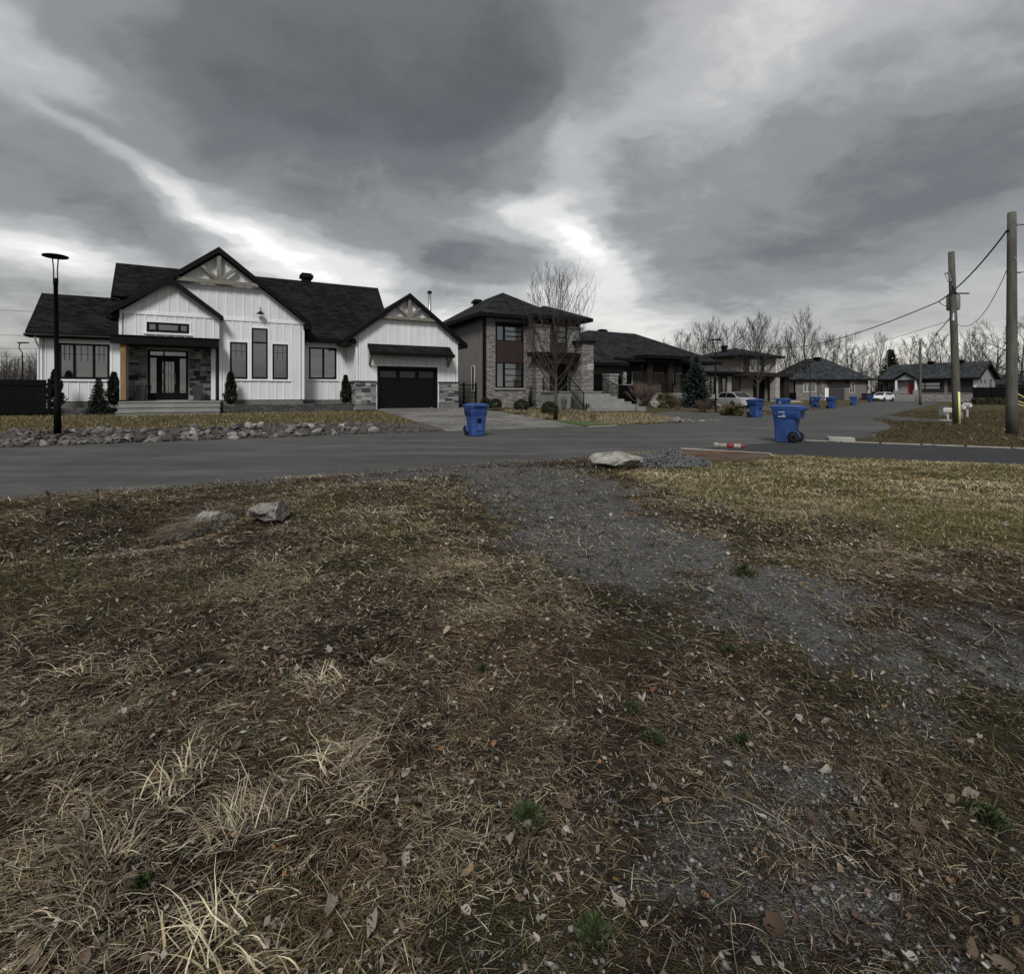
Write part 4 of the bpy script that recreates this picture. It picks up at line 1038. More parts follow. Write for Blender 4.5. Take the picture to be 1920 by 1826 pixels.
# planters flanking the door, low block walls of the flower beds
for (u, lb) in ((-4.42, 'tall grey tapered planter left of the front door'), (-2.05, 'tall grey tapered planter right of the front door')):
    x, y = uv2w(u, 30.6)
    p = thing('planter', lb, 'planter', (x, y, 1.05), ANG, 'planters at the entrance'); OFF = (0, 0, 0)
    m = MB(); s0, s1, h = .15, .23, .78
    m.v = [(-s0, -s0, 0), (s0, -s0, 0), (s0, s0, 0), (-s0, s0, 0), (-s1, -s1, h), (s1, -s1, h), (s1, s1, h), (-s1, s1, h), (-s1 + .03, -s1 + .03, h), (s1 - .03, -s1 + .03, h), (s1 - .03, s1 - .03, h), (-s1 + .03, s1 - .03, h), (-s1 + .05, -s1 + .05, h - .1), (s1 - .05, -s1 + .05, h - .1), (s1 - .05, s1 - .05, h - .1), (-s1 + .05, s1 - .05, h - .1)]
    m.f = [(3, 2, 1, 0)] + [(i + 4 * k, (i + 1) % 4 + 4 * k, (i + 1) % 4 + 4 * k + 4, i + 4 * k + 4) for k in range(3) for i in range(4)]
    m.build('pot', M['planter'], p); MB().box(-.18, .18, -.18, .18, .66, .69).build('soil', M['mulch'], p)
def block_wall(label, u0, u1, v, z0, courses, depth=.28, bw=.42, ch=.115, ret=0):
    global OFF
    x, y = uv2w((u0 + u1) / 2, v); t = thing('garden_wall', label, 'garden wall', (x, y, z0), ANG, 'low block walls of the flower beds')
    OFF = ((u0 + u1) / 2, v, z0); rnd = random.Random(5); me = {}
    for c in range(courses):
        u = u0 - (c % 2) * bw * .5
        while u < u1:
            a, b = max(u, u0), min(u + bw, u1)
            if b - a > .08:
                key = round(b - a, 2)
                if key not in me:
                    L = b - a - .008; m = MB(); e = .012
                    m.v = [(0, e, 0), (L, e, 0), (L, depth, 0), (0, depth, 0), (e, 0, e), (L - e, 0, e), (L - e, 0, ch - e), (e, 0, ch - e), (0, e, ch - .006), (L, e, ch - .006), (L, depth, ch - .006), (0, depth, ch - .006)]
                    m.f = [(3, 2, 1, 0), (0, 1, 5, 4), (4, 5, 6, 7), (7, 6, 9, 8), (8, 9, 10, 11), (1, 2, 10, 9), (0, 8, 11, 3), (0, 4, 7, 8), (1, 9, 6, 5)]
                    me[key] = m.mesh('wall_block'); me[key].materials.append(M['wallblock'])
                p = (a, v + rnd.uniform(-.012, .012), z0 + c * ch)
                meshobj('wall_block', me[key], None, t, tuple(q - o for q, o in zip(p, OFF)))
            u += bw
    MB().box(u0 + .02, u1 - .02, v + .1, v + 1.3, z0 - .1, z0 + courses * ch - .03).build('bed_soil', M['mulch'], t)
M['wallblock'] = objvar('dark_wall_block', [(0, (.05, .05, .052)), (1, (.10, .10, .10))], .9, 9, .25, .5, 30)
block_wall('low dark block wall of the flower bed between steps and garage', -.95, 5.6, 29.7, .40, 4)
block_wall('low dark block wall of the flower bed left of the front steps', -8.6, -5.15, 30.6, .40, 3)
# ------------------------------------------------------------------ two-storey brick house next door
B = house('brick_house', 'two-storey grey brick house with hipped slate roof and curved entrance bay', 17.0, 33, .5)
bk = M['brick2']
h1 = [(14.52, 16.6, 1.78, 6.1)]
wall(B, 13.7, 17.0, .45, 6.35, 29.6, bk, h1)
MB().box(13.7, 13.9, 29.6, 38.2, .45, 6.35).build('side_wall', M['sidegrey'], B)
MB().box(13.66, 13.84, 29.58, 29.75, .5, 6.3).build('corner_board', M['black'], B)
MB().box(13.6, 20.9, 38.0, 38.2, .45, 6.35).build('rear_wall', M['sidegrey'], B)
MB().box(20.4, 20.6, 29.0, 38.1, .45, 6.35).build('side_wall', M['sidegrey'], B)
MB().box(13.64, 13.75, 29.62, 38.1, .2, .6).build('foundation', M['found'], B)
fr = MB().box(14.52, 14.58, 29.56, 29.7, 1.78, 6.1).box(16.54, 16.6, 29.56, 29.7, 1.78, 6.1).build('window_surround', M['black'], B)
MB().box(14.58, 16.54, 29.57, 29.7, 5.86, 6.1).build('head_panel', M['soffit'], B)
MB().box(14.58, 16.54, 29.585, 29.7, 3.45, 4.86).build('spandrel_panel', M['brownpanel'], B)
def stacked(z0, z1, rails, cov, side):
    w = window(B, 15.16, 16.54, z0, z1, 29.62, (), rails, .06, cov, None)
    s = window(B, 14.58, 15.16, z0, z1, 29.62, (), (), .06, 'curtain', None)
stacked(4.86, 5.86, (5.19, 5.52), ('blind', .0), 1); stacked(1.80, 3.45, (2.22, 2.62, 3.03), ('blind', .30), 1)
MB().box(14.42, 16.7, 29.50, 29.62, 1.68, 1.78).build('window_sill', M['kerbc'], B)
window(B, 13.7, 14.0, 1.2, 2.9, 31.5) if False else None
sw = MB().box(13.655, 13.70, 31.05, 31.12, 1.55, 3.3).box(13.655, 13.70, 31.5, 31.57, 1.55, 3.3).box(13.655, 13.70, 31.12, 31.5, 3.22, 3.3).box(13.655, 13.70, 31.12, 31.5, 1.55, 1.63).build('side_window', M['whitepaint'], B)
MB().box(13.68, 13.69, 31.12, 31.5, 1.63, 3.22).build('pane', M['darkglass'], sw)
# entrance bay with its stair window
bay = [(17.94, 19.36, 1.5, 3.42), (17.94, 19.36, 4.2, 6.1)]
wall(B, 16.7, 20.45, .45, 5.9, 28.4, bk, bay, .2, 'bay_wall')
MB().box(16.7, 16.9, 28.4, 29.8, .45, 5.9).build('bay_side', bk, B); MB().box(20.25, 20.45, 28.4, 30.2, .45, 5.9).build('bay_side', bk, B)
MB().box(16.75, 20.4, 28.44, 30.4, 5.9, 6.4).build('bay_frieze', M['soffit'], B)
MB().box(16.62, 17.94, 28.33, 28.43, 5.83, 5.93).box(19.36, 20.53, 28.33, 28.43, 5.83, 5.93).build('stone_coping', M['kerbc'], B)
window(B, 18.2, 19.3, 4.75, 5.95, 28.45, (), (5.15, 5.55), .06, ('blind', .66), None)
MB().box(17.94, 19.36, 28.44, 28.58, 4.2, 4.75).box(17.94, 18.2, 28.44, 28.58, 4.75, 6.1).build('spandrel_panel', M['brownpanel'], B)
dr = MB().box(17.94, 18.06, 28.42, 28.6, 1.5, 3.42).box(19.24, 19.36, 28.42, 28.6, 1.5, 3.42).box(18.06, 19.24, 28.42, 28.6, 3.3, 3.42).box(18.66, 18.78, 28.42, 28.6, 1.5, 3.3).build('front_door', M['black'], B)
MB().box(18.06, 18.66, 28.5, 28.52, 1.5, 3.3).build('sidelight_pane', M['darkglass'], dr); MB().box(18.78, 19.24, 28.47, 28.53, 1.5, 3.3).build('door_leaf', M['black'], dr)
MB().tube([(18.86, 28.42, 2.1), (18.86, 28.42, 2.6)], .02, 6).build('handle', M['grey'], dr)
# canopy with bowed front
n = 12; top = [(16.2 + (20.4 - 16.2) * i / n, 28.35 - 1.15 * math.sin(math.pi * i / n) ** .6 if 0 < i < n else 28.38, 0) for i in range(n + 1)]
m = MB(); a = [(p[0], p[1], 3.80) for p in top] + [(20.4, 28.39, 3.80), (16.2, 28.39, 3.80)]; b = [(p[0], p[1], 4.08) for p in a]
k0 = len(a); m.v = a + b; m.f = [tuple(reversed(range(k0))), tuple(range(k0, 2 * k0))] + [(i, (i + 1) % k0, (i + 1) % k0 + k0, i + k0) for i in range(k0)]
m.build('entrance_canopy', M['soffit'], B)
MB().box(19.95, 20.9, 27.6, 28.38, .45, 4.78).build('entrance_pier', bk, B); MB().box(19.75, 21.05, 27.5, 28.7, 4.78, 4.98).build('pier_cap', M['soffit'], B)
num = MB()
for i, segs in enumerate((('a', 'b', 'g', 'c', 'd'), ('f', 'g', 'b', 'c'), ('a', 'f', 'b', 'g', 'c', 'd', 'e'))):
    S = dict(a=(0, .17, .09, .19), d=(0, 0, .09, .02), g=(0, .085, .09, .105), f=(0, .09, .02, .19), b=(.07, .09, .09, .19), e=(0, 0, .02, .1), c=(.07, 0, .09, .1))
    for s_ in segs: q = S[s_]; num.box(20.48 + i * .13 + q[0], 20.48 + i * .13 + q[2], 27.575, 27.585, 3.13 + q[1], 3.13 + q[3])
pl_ = MB().box(20.42, 20.9, 27.585, 27.598, 3.06, 3.38).build('house_number', M['whitepaint'], B); num.build('digits', M['black'], pl_)
for u in (17.72, 19.6): MB().box(u - .09, u + .09, 28.2, 28.4, 2.95, 3.25).build('wall_lamp', M['black'], B)
# porch block and wide flight of steps to the right
MB().box(17.3, 21.0, 26.9, 28.4, .3, 1.48).build('porch', M['concrete'], B); MB().box(17.22, 21.05, 26.85, 28.4, 1.48, 1.56).build('porch_slab', M['concrete'], B)
for i in range(6):
    z = 1.40 - .17 * i
    MB().box(18.55, 21.05 + .36 * (i + 1), 26.75 - .28 * (i + 1), 28.3, .25, z).build('step', M['concrete'], B, bevel=.01)
railing(B, [(17.35, 28.3, 1.56), (17.35, 26.95, 1.56), (18.45, 26.95, 1.56)], .9); railing(B, [(18.5, 26.9, 1.56), (18.5, 25.4, .55)], .9)
railing(B, [(21.0, 28.2, 1.56), (21.05, 26.9, 1.56), (22.8, 26.2, .6)], .95, .05, .06)
hip_roof(B, 13.1, 19.9, 29.05, 38.8, 6.55, .62, M['roof2'], trim=M['soffit']); hip_roof(B, 16.25, 21.15, 27.9, 32.5, 6.52, .44, M['roof2'], trim=M['soffit'])
roof_vent(B, 15.9, 35.6, 8.1, .7, .5)

# ------------------------------------------------------------------ dark bungalow
C = house('dark_bungalow', 'dark single-storey house with hipped roof, tan brick wall and porch columns', 30.5, 36, .5)
wall(C, 27.3, 35.3, .4, 4.1, 33.5, M['brick3'], [(27.83, 29.5, 2.1, 3.55), (30.85, 31.75, 1.45, 3.55), (33.5, 34.5, 2.1, 3.5)])
MB().box(35.1, 35.3, 33.5, 42, .4, 4.1).box(23.5, 35.3, 41.8, 42, .4, 4.0).box(23.5, 23.7, 32.2, 42, .4, 3.7).build('side_wall', M['brick3'], C)
MB().box(27.3, 30.4, 33.43, 33.5, 3.25, 4.1).box(31.9, 35.3, 33.43, 33.5, 3.3, 4.1).build('upper_cladding', M['sidedark'], C)
for (a, b) in ((27.28, 27.9), (29.45, 30.4), (31.9, 33.5), (34.5, 35.35)): MB().box(a, b, 33.40, 33.5, 3.18, 3.28).build('stone_coping', M['kerbc'], C)
window(C, 27.83, 29.5, 2.1, 3.55, 33.5, (28.45,), (), .08, ('blind', .55), None, frame=M['whitepaint']); window(C, 33.5, 34.5, 2.1, 3.5, 33.5, (34.0,), (), .07, 'curtain', None)
dd_ = MB().box(30.85, 30.95, 33.45, 33.6, 1.45, 3.55).box(31.65, 31.75, 33.45, 33.6, 1.45, 3.55).box(30.95, 31.65, 33.45, 33.6, 3.4, 3.55).build('front_door', M['black'], C)
MB().box(30.95, 31.65, 33.5, 33.55, 1.45, 3.4).build('door_leaf', M['black'], dd_); MB().box(31.2, 31.4, 33.485, 33.497, 1.7, 3.2).build('door_pane', M['glass'], dd_)
for u in (30.3, 32.7): MB().box(u - .28, u + .28, 32.2, 32.75, 1.45, 4.2).build('porch_column', M['browncol'], C)
MB().box(30.0, 34.9, 32.0, 33.5, .3, 1.45).build('porch', M['concrete'], C)
for i in range(4): MB().box(32.95, 35.1, 31.7 - .3 * i, 32.05, .3, 1.2 - .22 * i).build('step', M['concrete'], C)
railing(C, [(30.0, 32.05, 1.45), (31.5, 32.05, 1.45), (32.9, 31.0, .9)], .85); railing(C, [(32.8, 32.1, 1.45), (34.8, 32.1, 1.45), (34.9, 31.2, .9)], .85)
o_, _ = hip_roof(C, 26.4, 35.9, 32.0, 42.4, 4.30, .02, M['soffit'], th=.28, name='flat_canopy'); hip_roof(C, 29.4, 34.3, 31.5, 34.5, 4.62, .05, M['soffit'], th=.26, name='porch_canopy')
hip_roof(C, 22.9, 40.2, 33.0, 44.5, 4.36, .52, M['roof2'])
# garage wing to the left
MB().box(23.6, 27.4, 32.2, 32.4, 2.95, 3.7).build('garage_header', M['sidedark'], C)
gdd = MB()
for i in range(4): MB().box(23.65, 25.35, 32.25, 32.3, .45 + .62 * i, 1.05 + .62 * i).build('door_panel', M['black'], C)
MB().box(25.3, 26.2, 31.4, 32.3, .4, 2.85).build('gate_pier', M['brick2'], C); MB().box(25.25, 26.25, 31.35, 32.35, 2.85, 2.95).build('pier_cap', M['kerbc'], C)
MB().box(26.25, 28.6, 31.9, 32.0, .4, 2.1).build('side_gate', M['steel'], C)
hip_roof(C, 21.0, 27.6, 31.6, 36, 3.85, .55, M['roof2'])
roof_vent(C, 31.5, 40.2, 7.25, .8, .5)
MB().box(36.5, 37.1, 40, 40.6, 5.1, 6.4).build('chimney', M['soffit'], C)

# ------------------------------------------------------------------ low house with white window surrounds behind the spruce
E_ = house('low_house', 'low hip-roofed house with white window surrounds behind the dark spruce', 41, 38, .3)
wall(E_, 37.9, 45.6, .2, 3.45, 36.2, M['sidedark'], [(41.75, 42.85, 1.35, 3.05), (43.9, 44.6, 1.2, 3.0)])
MB().box(37.9, 38.1, 36.2, 44, .2, 3.45).box(45.4, 45.6, 36.2, 44, .2, 3.45).build('side_wall', M['sidedark'], E_)
for (a, b) in ((41.25, 41.73), (42.87, 43.25), (44.65, 45.3)): MB().box(a, b, 36.1, 36.2, .3, 3.2).build('window_surround', M['kerbc'], E_)
for (a, b) in ((3.06, 3.2), (.3, 1.33)): MB().box(41.73, 42.87, 36.1, 36.2, a, b).build('window_surround', M['kerbc'], E_)
window(E_, 41.75, 42.85, 1.35, 3.05, 36.2, (42.3,), (1.95, 2.5), .06, 'curtain', None); window(E_, 43.9, 44.6, 1.2, 3.0, 36.2, (), (), .07, None, None)
hip_roof(E_, 36.6, 46.2, 35.4, 44.4, 3.62, .42, M['roof3']); roof_vent(E_, 39.6, 40, 5.25, .6, .45)

# ------------------------------------------------------------------ two-storey house with flat entrance canopy
Fh = house('tall_house', 'two-storey beige house with a long flat canopy over its dark garage', 58, 46, .2)
wall(Fh, 55.5, 62.4, .1, 6.1, 43, M['sidebeige'], [(56.1, 60.2, 3.9, 5.9), (58.0, 60.4, .3, 3.3)])
MB().box(55.5, 55.7, 43, 50, .1, 6.1).box(62.2, 62.4, 43, 50, .1, 6.1).box(55.5, 62.4, 49.8, 50, .1, 6.1).build('side_wall', M['sidebeige'], Fh)
MB().box(60.25, 62.45, 42.9, 43, 3.9, 6.1).build('stone_panel', M['brick4'], Fh)
MB().box(56.1, 60.2, 43.05, 43.1, 3.9, 5.9).build('dark_panel', M['sidedark'], Fh)
window(Fh, 57.4, 59.4, 4.2, 5.8, 43.02, (58.4,), (), .09, 'curtain', None, frame=M['whitepaint'])
for i in range(4): MB().box(58.05, 60.35, 43.08, 43.14, .3 + .74 * i, 1.02 + .74 * i).build('door_panel', M['black'], Fh)
MB().box(53.0, 64.0, 41.5, 44.2, 3.55, 4.05).build('flat_canopy', M['browncol'], Fh)
MB().box(60.5, 61.35, 41.6, 42.4, .1, 3.55).build('stone_pier', M['brick4'], Fh); MB().box(61.4, 62.2, 42.4, 43, .1, 3.55).build('stone_pier', M['brick4'], Fh); MB().box(62.9, 63.9, 42.0, 42.9, .1, 3.55).build('dark_column', M['browncol'], Fh)
MB().box(53.1, 53.6, 42.0, 42.5, .1, 3.55).build('dark_column', M['browncol'], Fh)
for i in range(2): MB().box(60.3, 64.5, 40.8 - .35 * i, 42, .05, .5 - .2 * i).build('step', M['kerbc'], Fh)
hip_roof(Fh, 54.6, 63.3, 42.1, 50.9, 6.25, .30, M['roof2']); roof_vent(Fh, 57, 46.6, 7.3, .7, .5)
MB().box(53, 55.5, 43.6, 43.7, .1, 1.5).build('yard_fence', M['sidedark'], Fh)

# ------------------------------------------------------------------ far houses
OFF = (0, 0, 0)
K = thing('hip_roofed_bungalow', 'grey bungalow with a tall pyramid roof at the end of the road', 'house', (60.4, 97, .1))
OFFK = (60.4, 97, .1); OFF = OFFK
wall(K, 53.5, 67.4, 0, 3.9, 96, M['sidebeige'], [(55.2, 57.6, 1.6, 3.4), (63.9, 64.9, 1.5, 3.5)])
MB().box(53.5, 53.7, 96, 106, 0, 3.9).box(67.2, 67.4, 96, 106, 0, 3.9).build('side_wall', M['sidebeige'], K)
MB().box(53.45, 58.6, 95.9, 96, 0, 1.5).box(58.4, 59.0, 95.85, 96, 1.5, 3.9).build('brick_base', M['brick2'], K)
MB().box(59.8, 64.0, 95.88, 96, 2.6, 3.9).build('dark_panel', M['sidedark'], K); MB().box(60.4, 62.9, 95.8, 95.89, 3.3, 3.5).build('eyebrow_window', M['darkglass'], K)
for i in range(4): MB().box(60.0, 62.9, 95.86, 95.93, .05 + .62 * i, .64 + .62 * i).build('door_panel', M['planter'], K)
MB().box(59.2, 59.9, 95.85, 95.95, .1, 2.4).build('entry_door', M['trimw'], K)
window(K, 55.2, 57.6, 1.6, 3.4, 96, (55.9,), (), .12, ('blind', .1), None, frame=M['whitepaint'], sill=False); window(K, 63.9, 64.9, 1.5, 3.5, 96, (64.4,), (), .1, None, None, frame=M['whitepaint'])
hip_roof(K, 52.6, 68.3, 95.2, 107, 4.05, .72, M['roof3']); roof_vent(K, 60.6, 100.6, 8.0, 1.2, .55)
MB().box(65.6, 67.6, 95.0, 95.1, 0, 1.4).build('porch_rail', M['browncol'], K)

A6 = R(-58)
Q = thing('red_door_house', 'pale house with grey gable roof, dark cladding and a red front door', 'house', (71.8, 87.4, .15), A6)
OFF = (73.5, 88.5, .15)
def q(u, v): return u, v
x0, x1 = 66.9, 79.9; y0, y1 = 88.0, 97.0
wall(Q, x0, x1, 1.35, 4.0, y0, M['sidedark'], [(72.3, 75.4, 2.05, 3.3)])
MB().box(x0 - .05, x1 + .05, y0 - .12, y1, 0, 1.35).build('stone_base', M['stonewall'], Q); MB().box(x0 - .1, x1 + .1, y0 - .2, y0 + .02, 1.35, 1.45).build('stone_cap', M['kerbc'], Q)
MB().box(x1 - .15, x1 + .02, y0, y1, 1.35, 4.1).build('side_wall', M['siding6'], Q); MB().prism([(y0, 4.1), (y1, 4.1), ((y0 + y1) / 2, 6.5)], x1 - .15, x1 + .02, 'x').build('gable_wall', M['siding6'], Q)
MB().box(x1 - .3, x1 + .04, y0 - .05, y0 + .2, 1.35, 4.0).build('corner_board', M['trimw'], Q); MB().box(75.9, 76.3, y0 - .05, y0 + .02, 1.4, 4.0).box(71.0, 71.5, y0 - .05, y0 + .02, 1.4, 4.0).build('trim_board', M['sidebeige'], Q)
for (a, b, c, d) in ((90.0, 90.7, 3.1, 3.7), (91.9, 92.6, 3.1, 3.7), (94.4, 95.3, 1.5, 3.8)):
    MB().box(x1 + .02, x1 + .06, a, b, c, d).build('side_window', M['darkglass'], Q)
MB().box(x0, x0 + .15, y0, y1, 1.35, 4.1).build('side_wall', M['siding6'], Q)
window(Q, 72.3, 75.4, 2.05, 3.3, y0, (73.2,), (2.68,), .12, ('blind', .1), None, sill=False)
window(Q, 67.6, 69.0, 1.9, 3.4, y0 - .06, (68.3,), (), .1, None, None, glass=M['darkglass'])
for p_ in (((y0 - .6, 3.95), ((y0 + y1) / 2, 6.75)), (((y0 + y1) / 2, 6.75), (y1 + .6, 3.95))):
    a, b = p_; o_ = MB().slab([(x0 - .5, a[0], a[1]), (x1 + .6, a[0], a[1]), (x1 + .6, b[0], b[1]), (x0 - .5, b[0], b[1])], .2).build('roof_slope', M['roof3'], Q)
    MB().prism([(a[0], a[1] + .03), (b[0], b[1] + .03), (b[0], b[1] - .42), (a[0], a[1] - .42)], x1 + .6, x1 + .68, 'x').build('rake_board', M['black'], o_)
MB().box(x0 - .5, x1 + .6, y0 - .66, y0 - .6, 3.6, 3.95).build('fascia', M['black'], Q)
# gabled porch
for p_ in (((68.7, 3.75), (70.75, 5.15)), ((70.75, 5.15), (72.8, 3.75))):
    a, b = p_; o_ = MB().slab([(a[0], 86.9, a[1]), (b[0], 86.9, b[1]), (b[0], 90.4, b[1]), (a[0], 90.4, a[1])], .15).build('porch_roof', M['roof3'], Q)
    MB().prism([(a[0], a[1] + .02), (b[0], b[1] + .02), (b[0], b[1] - .35), (a[0], a[1] - .35)], 86.83, 86.9).build('rake_board', M['black'], o_)
MB().prism([(69.2, 3.75), (72.3, 3.75), (70.75, 4.8)], 87.05, 87.2).build('porch_gable', M['siding6'], Q)
for u in (69.3, 72.2): MB().box(u - .14, u + .14, 87.05, 87.3, 1.9, 3.75).build('porch_post', M['trimw'], Q); MB().box(u - .35, u + .35, 86.95, 87.5, .1, 1.95).build('post_pier', M['stonewall'], Q)
MB().box(69.2, 72.3, 87.9, 87.99, 1.35, 3.9).build('porch_wall', M['stonewall'], Q)
rd = MB().box(70.9, 72.0, 87.82, 87.9, 1.2, 3.3).build('front_door', M['reddoor'], Q)
for (a, b) in ((1.35, 1.95), (2.05, 3.15)):
    for c in (71.0, 71.5): MB().box(c, c + .4, 87.80, 87.822, a, b).build('door_panel', M['reddoor'], rd)
for i in range(4): MB().box(69.5, 72.4, 85.7 + .35 * i, 88, 0, .3 + .3 * i).build('step', M['concrete'], Q)
roof_vent(Q, 72.6, 92.3, 6.5, .9, .6); roof_vent(Q, 76.8, 92.3, 6.5, .9, .6)
OFF = (0, 0, 0)
def small_house(name, label, x, y, w, d, ze, slope, rz, roof, wallm):
    t = thing(name, label, 'house', (x, y, 0), rz)
    MB().box(-w / 2, w / 2, -d / 2, d / 2, 0, ze).build('wall', wallm, t); hip_roof(t, -w / 2 - .6, w / 2 + .6, -d / 2 - .6, d / 2 + .6, ze + .1, slope, roof)
    for k_ in (-.3, .1, .32): 
        f_ = MB().box(w * k_ - .6, w * k_ + .6, -d / 2 - .05, -d / 2 + .01, 1.2, 2.4).build('window', M['trimw'], t); MB().box(w * k_ - .5, w * k_ + .5, -d / 2 - .06, -d / 2 - .045, 1.3, 2.3).build('pane', M['darkglass'], f_)
    return t
small_house('far_house', 'grey-roofed house half hidden beyond the flat-canopied house', 60, 112, 13, 9, 3.2, .5, R(10), M['roof3'], M['sidebeige'])
small_house('far_house', 'low brown-roofed house behind the black fence at far right', 101, 104, 14, 9, 3.0, .42, R(-12), M['roof3'], M['sidebeige'])
# ------------------------------------------------------------------ vegetation builders
def rvec(rnd): 
    a = rnd.uniform(0, 2 * math.pi); z = rnd.uniform(-1, 1); s = math.sqrt(1 - z * z); return Vector((s * math.cos(a), s * math.sin(a), z))
def bare_tree(seed, height=8, r0=.13, fork=.28, spread=38, n1=14, n2=7, n3=4, up=.25, crownw=.5, sides=(8, 4, 3), wob=.10, twig_r=.006, l1=.62):
    rnd = random.Random(seed); T = MB(); Cn = MB()
    pts = [Vector((0, 0, 0))]; d = Vector((rnd.uniform(-.04, .04), rnd.uniform(-.04, .04), 1)); k = 9
    for i in range(k):
        d = (d + Vector((rnd.uniform(-wob, wob), rnd.uniform(-wob, wob), .25))).normalized(); pts.append(pts[-1] + d * height * .82 / k)
    rad = [r0 * (1.35 if i == 0 else 1) * (1 - .93 * (i / k) ** .9) + .006 for i in range(k + 1)]
    T.tube(pts, rad, sides[0])
    def trunk_at(t):
        f = t * k; i = min(int(f), k - 1); return pts[i].lerp(pts[i + 1], f - i), rad[i] + (rad[i + 1] - rad[i]) * (f - i)
    def branch(p, d, L, r, n, wobble, trop):
        q = [p]
        for i in range(n):
            d = (d + rvec(rnd) * wobble + Vector((0, 0, trop))).normalized(); q.append(q[-1] + d * L / n)
        return q, [max(twig_r * .6, r * (1 - .85 * i / n)) for i in range(n + 1)], d
    for i in range(n1):
        t = fork + (1 - fork) * (i + rnd.random() * .7) / n1; t = min(t, .99)
        p, r = trunk_at(t); a = i * 2.4 + rnd.uniform(-.4, .4); sp = R(spread * (1.35 - .75 * (t - fork) / (1 - fork)) + rnd.uniform(-7, 7))
        dd = Vector((math.cos(a) * math.sin(sp), math.sin(a) * math.sin(sp), math.cos(sp)))
        L = height * crownw * (1.0 - .55 * ((t - fork) / (1 - fork)) ** 1.5) * rnd.uniform(.8, 1.1) * l1 / .62
        q, rr, de = branch(p, dd, L, r * .55, 6, .13, up * .35)
        Cn.tube(q, rr, sides[1], False)
        for j in range(n2):
            f = .22 + .75 * (j + rnd.random()) / n2; ii = min(int(f * 6), 5); p2 = q[ii].lerp(q[ii + 1], f * 6 - ii)
            d2 = ((q[ii + 1] - q[ii]).normalized() + rvec(rnd) * .62 + Vector((0, 0, up))).normalized()
            q2, r2, _ = branch(p2, d2, L * .48 * (1.15 - .6 * f) * rnd.uniform(.7, 1.2), rr[ii] * .6, 4, .16, up * .3)
            Cn.tube(q2, r2, sides[2], False)
            for l in range(n3):
                f3 = .25 + .7 * (l + rnd.random()) / n3; i3 = min(int(f3 * 4), 3); p3 = q2[i3].lerp(q2[i3 + 1], f3 * 4 - i3)
                d3 = ((q2[i3 + 1] - q2[i3]).normalized() + rvec(rnd) * .7 + Vector((0, 0, up * .8))).normalized()
                q3, r3, _ = branch(p3, d3, L * .22 * rnd.uniform(.6, 1.3), twig_r, 3, .2, up * .2)
                Cn.tube(q3, r3, 3, False)
    return T.mesh('trunk', smooth=True), Cn.mesh('crown')
def leaf_quads(m, c, d, s, rnd, w=.5):
    d = d.normalized(); a = d.cross(rvec(rnd)).normalized() * s * w
    m.quad(c - a * .6, c + a * .6, c + d * s + a * .35, c + d * s - a * .35)
def conifer(seed, h, r, layers, per, mat, droop=.15, needle=.10, up=False):
    rnd = random.Random(seed); T = MB(); T.tube([(0, 0, 0), (0, 0, h * .5), (0, 0, h * .97)], [h * .022 + .01, h * .013, .006], 6); Cn = MB()
    for i in range(layers):
        f = i / (layers - 1); z = h * (.05 + .91 * f); rr = r * (1 - f) ** .85 * rnd.uniform(.86, 1.1) + .04
        nb = max(5, int(per * (1 - f * .6)))
        for j in range(nb):
            a = j * 2 * math.pi / nb + i * .7 + rnd.uniform(-.25, .25); L = rr * rnd.uniform(.72, 1.08)
            p = Vector((0, 0, z)); dirv = Vector((math.cos(a), math.sin(a), -droop + .35 * f)).normalized()
            k = max(4, int(L / needle * 1.7))
            for q in range(k):
                t = (q + .6) / k; c = p + dirv * L * t + Vector((0, 0, .10 * L * t * t)); w = (1 - t * .65)
                for s in (-1, 1):
                    side = Vector((-math.sin(a), math.cos(a), 0)) * s
                    leaf_quads(Cn, c + rvec(rnd) * .02, dirv * .8 + side * .9 + rvec(rnd) * .4, needle * (1 + w), rnd, .34)
                leaf_quads(Cn, c, dirv + rvec(rnd) * .5 + Vector((0, 0, -.25)), needle * 1.5, rnd, .36)
    return T.mesh('trunk', smooth=True), Cn.mesh('foliage')
def columnar(seed, h, r, n=1500, mat=None):
    rnd = random.Random(seed); T = MB().tube([(0, 0, 0), (0, 0, h * .9)], [.04, .01], 6); Cn = MB()
    for i in range(n):
        f = rnd.random() ** .8; z = h * (.03 + .97 * f); a = rnd.uniform(0, 2 * math.pi)
        pr = (min(1, (f + .05) * 6) * (1 - f ** 2.2) * .95 + .06) * (1 + .20 * math.sin(a * 3 + z * 5) + .14 * math.sin(z * 11 + seed))
        rr = r * pr * rnd.uniform(.55, 1.08)
        c = Vector((rr * math.cos(a), rr * math.sin(a), z))
        leaf_quads(Cn, c, Vector((math.cos(a) * .6, math.sin(a) * .6, 1)) + rvec(rnd) * .45, .13, rnd, .42)
    return T.mesh('trunk'), Cn.mesh('foliage')
def ball_bush(seed, rx, rz, n=1700, s=.06, flat=0):
    rnd = random.Random(seed); Cn = MB(); T = MB().tube([(0, 0, 0), (0, 0, rz)], [.03, .012], 5)
    for i in range(n):
        d = rvec(rnd); k = rnd.uniform(.70, 1.03) * (1 + .09 * math.sin(d.x * 5 + seed) * math.sin(d.z * 6))
        if d.z < -.65: continue
        c = Vector((d.x * rx * k, d.y * rx * k, rz * .95 + d.z * rz * k)); leaf_quads(Cn, c, d + rvec(rnd) * .8, s * rnd.uniform(.7, 1.3), rnd, .6)
    return T.mesh('stem'), Cn.mesh('foliage')
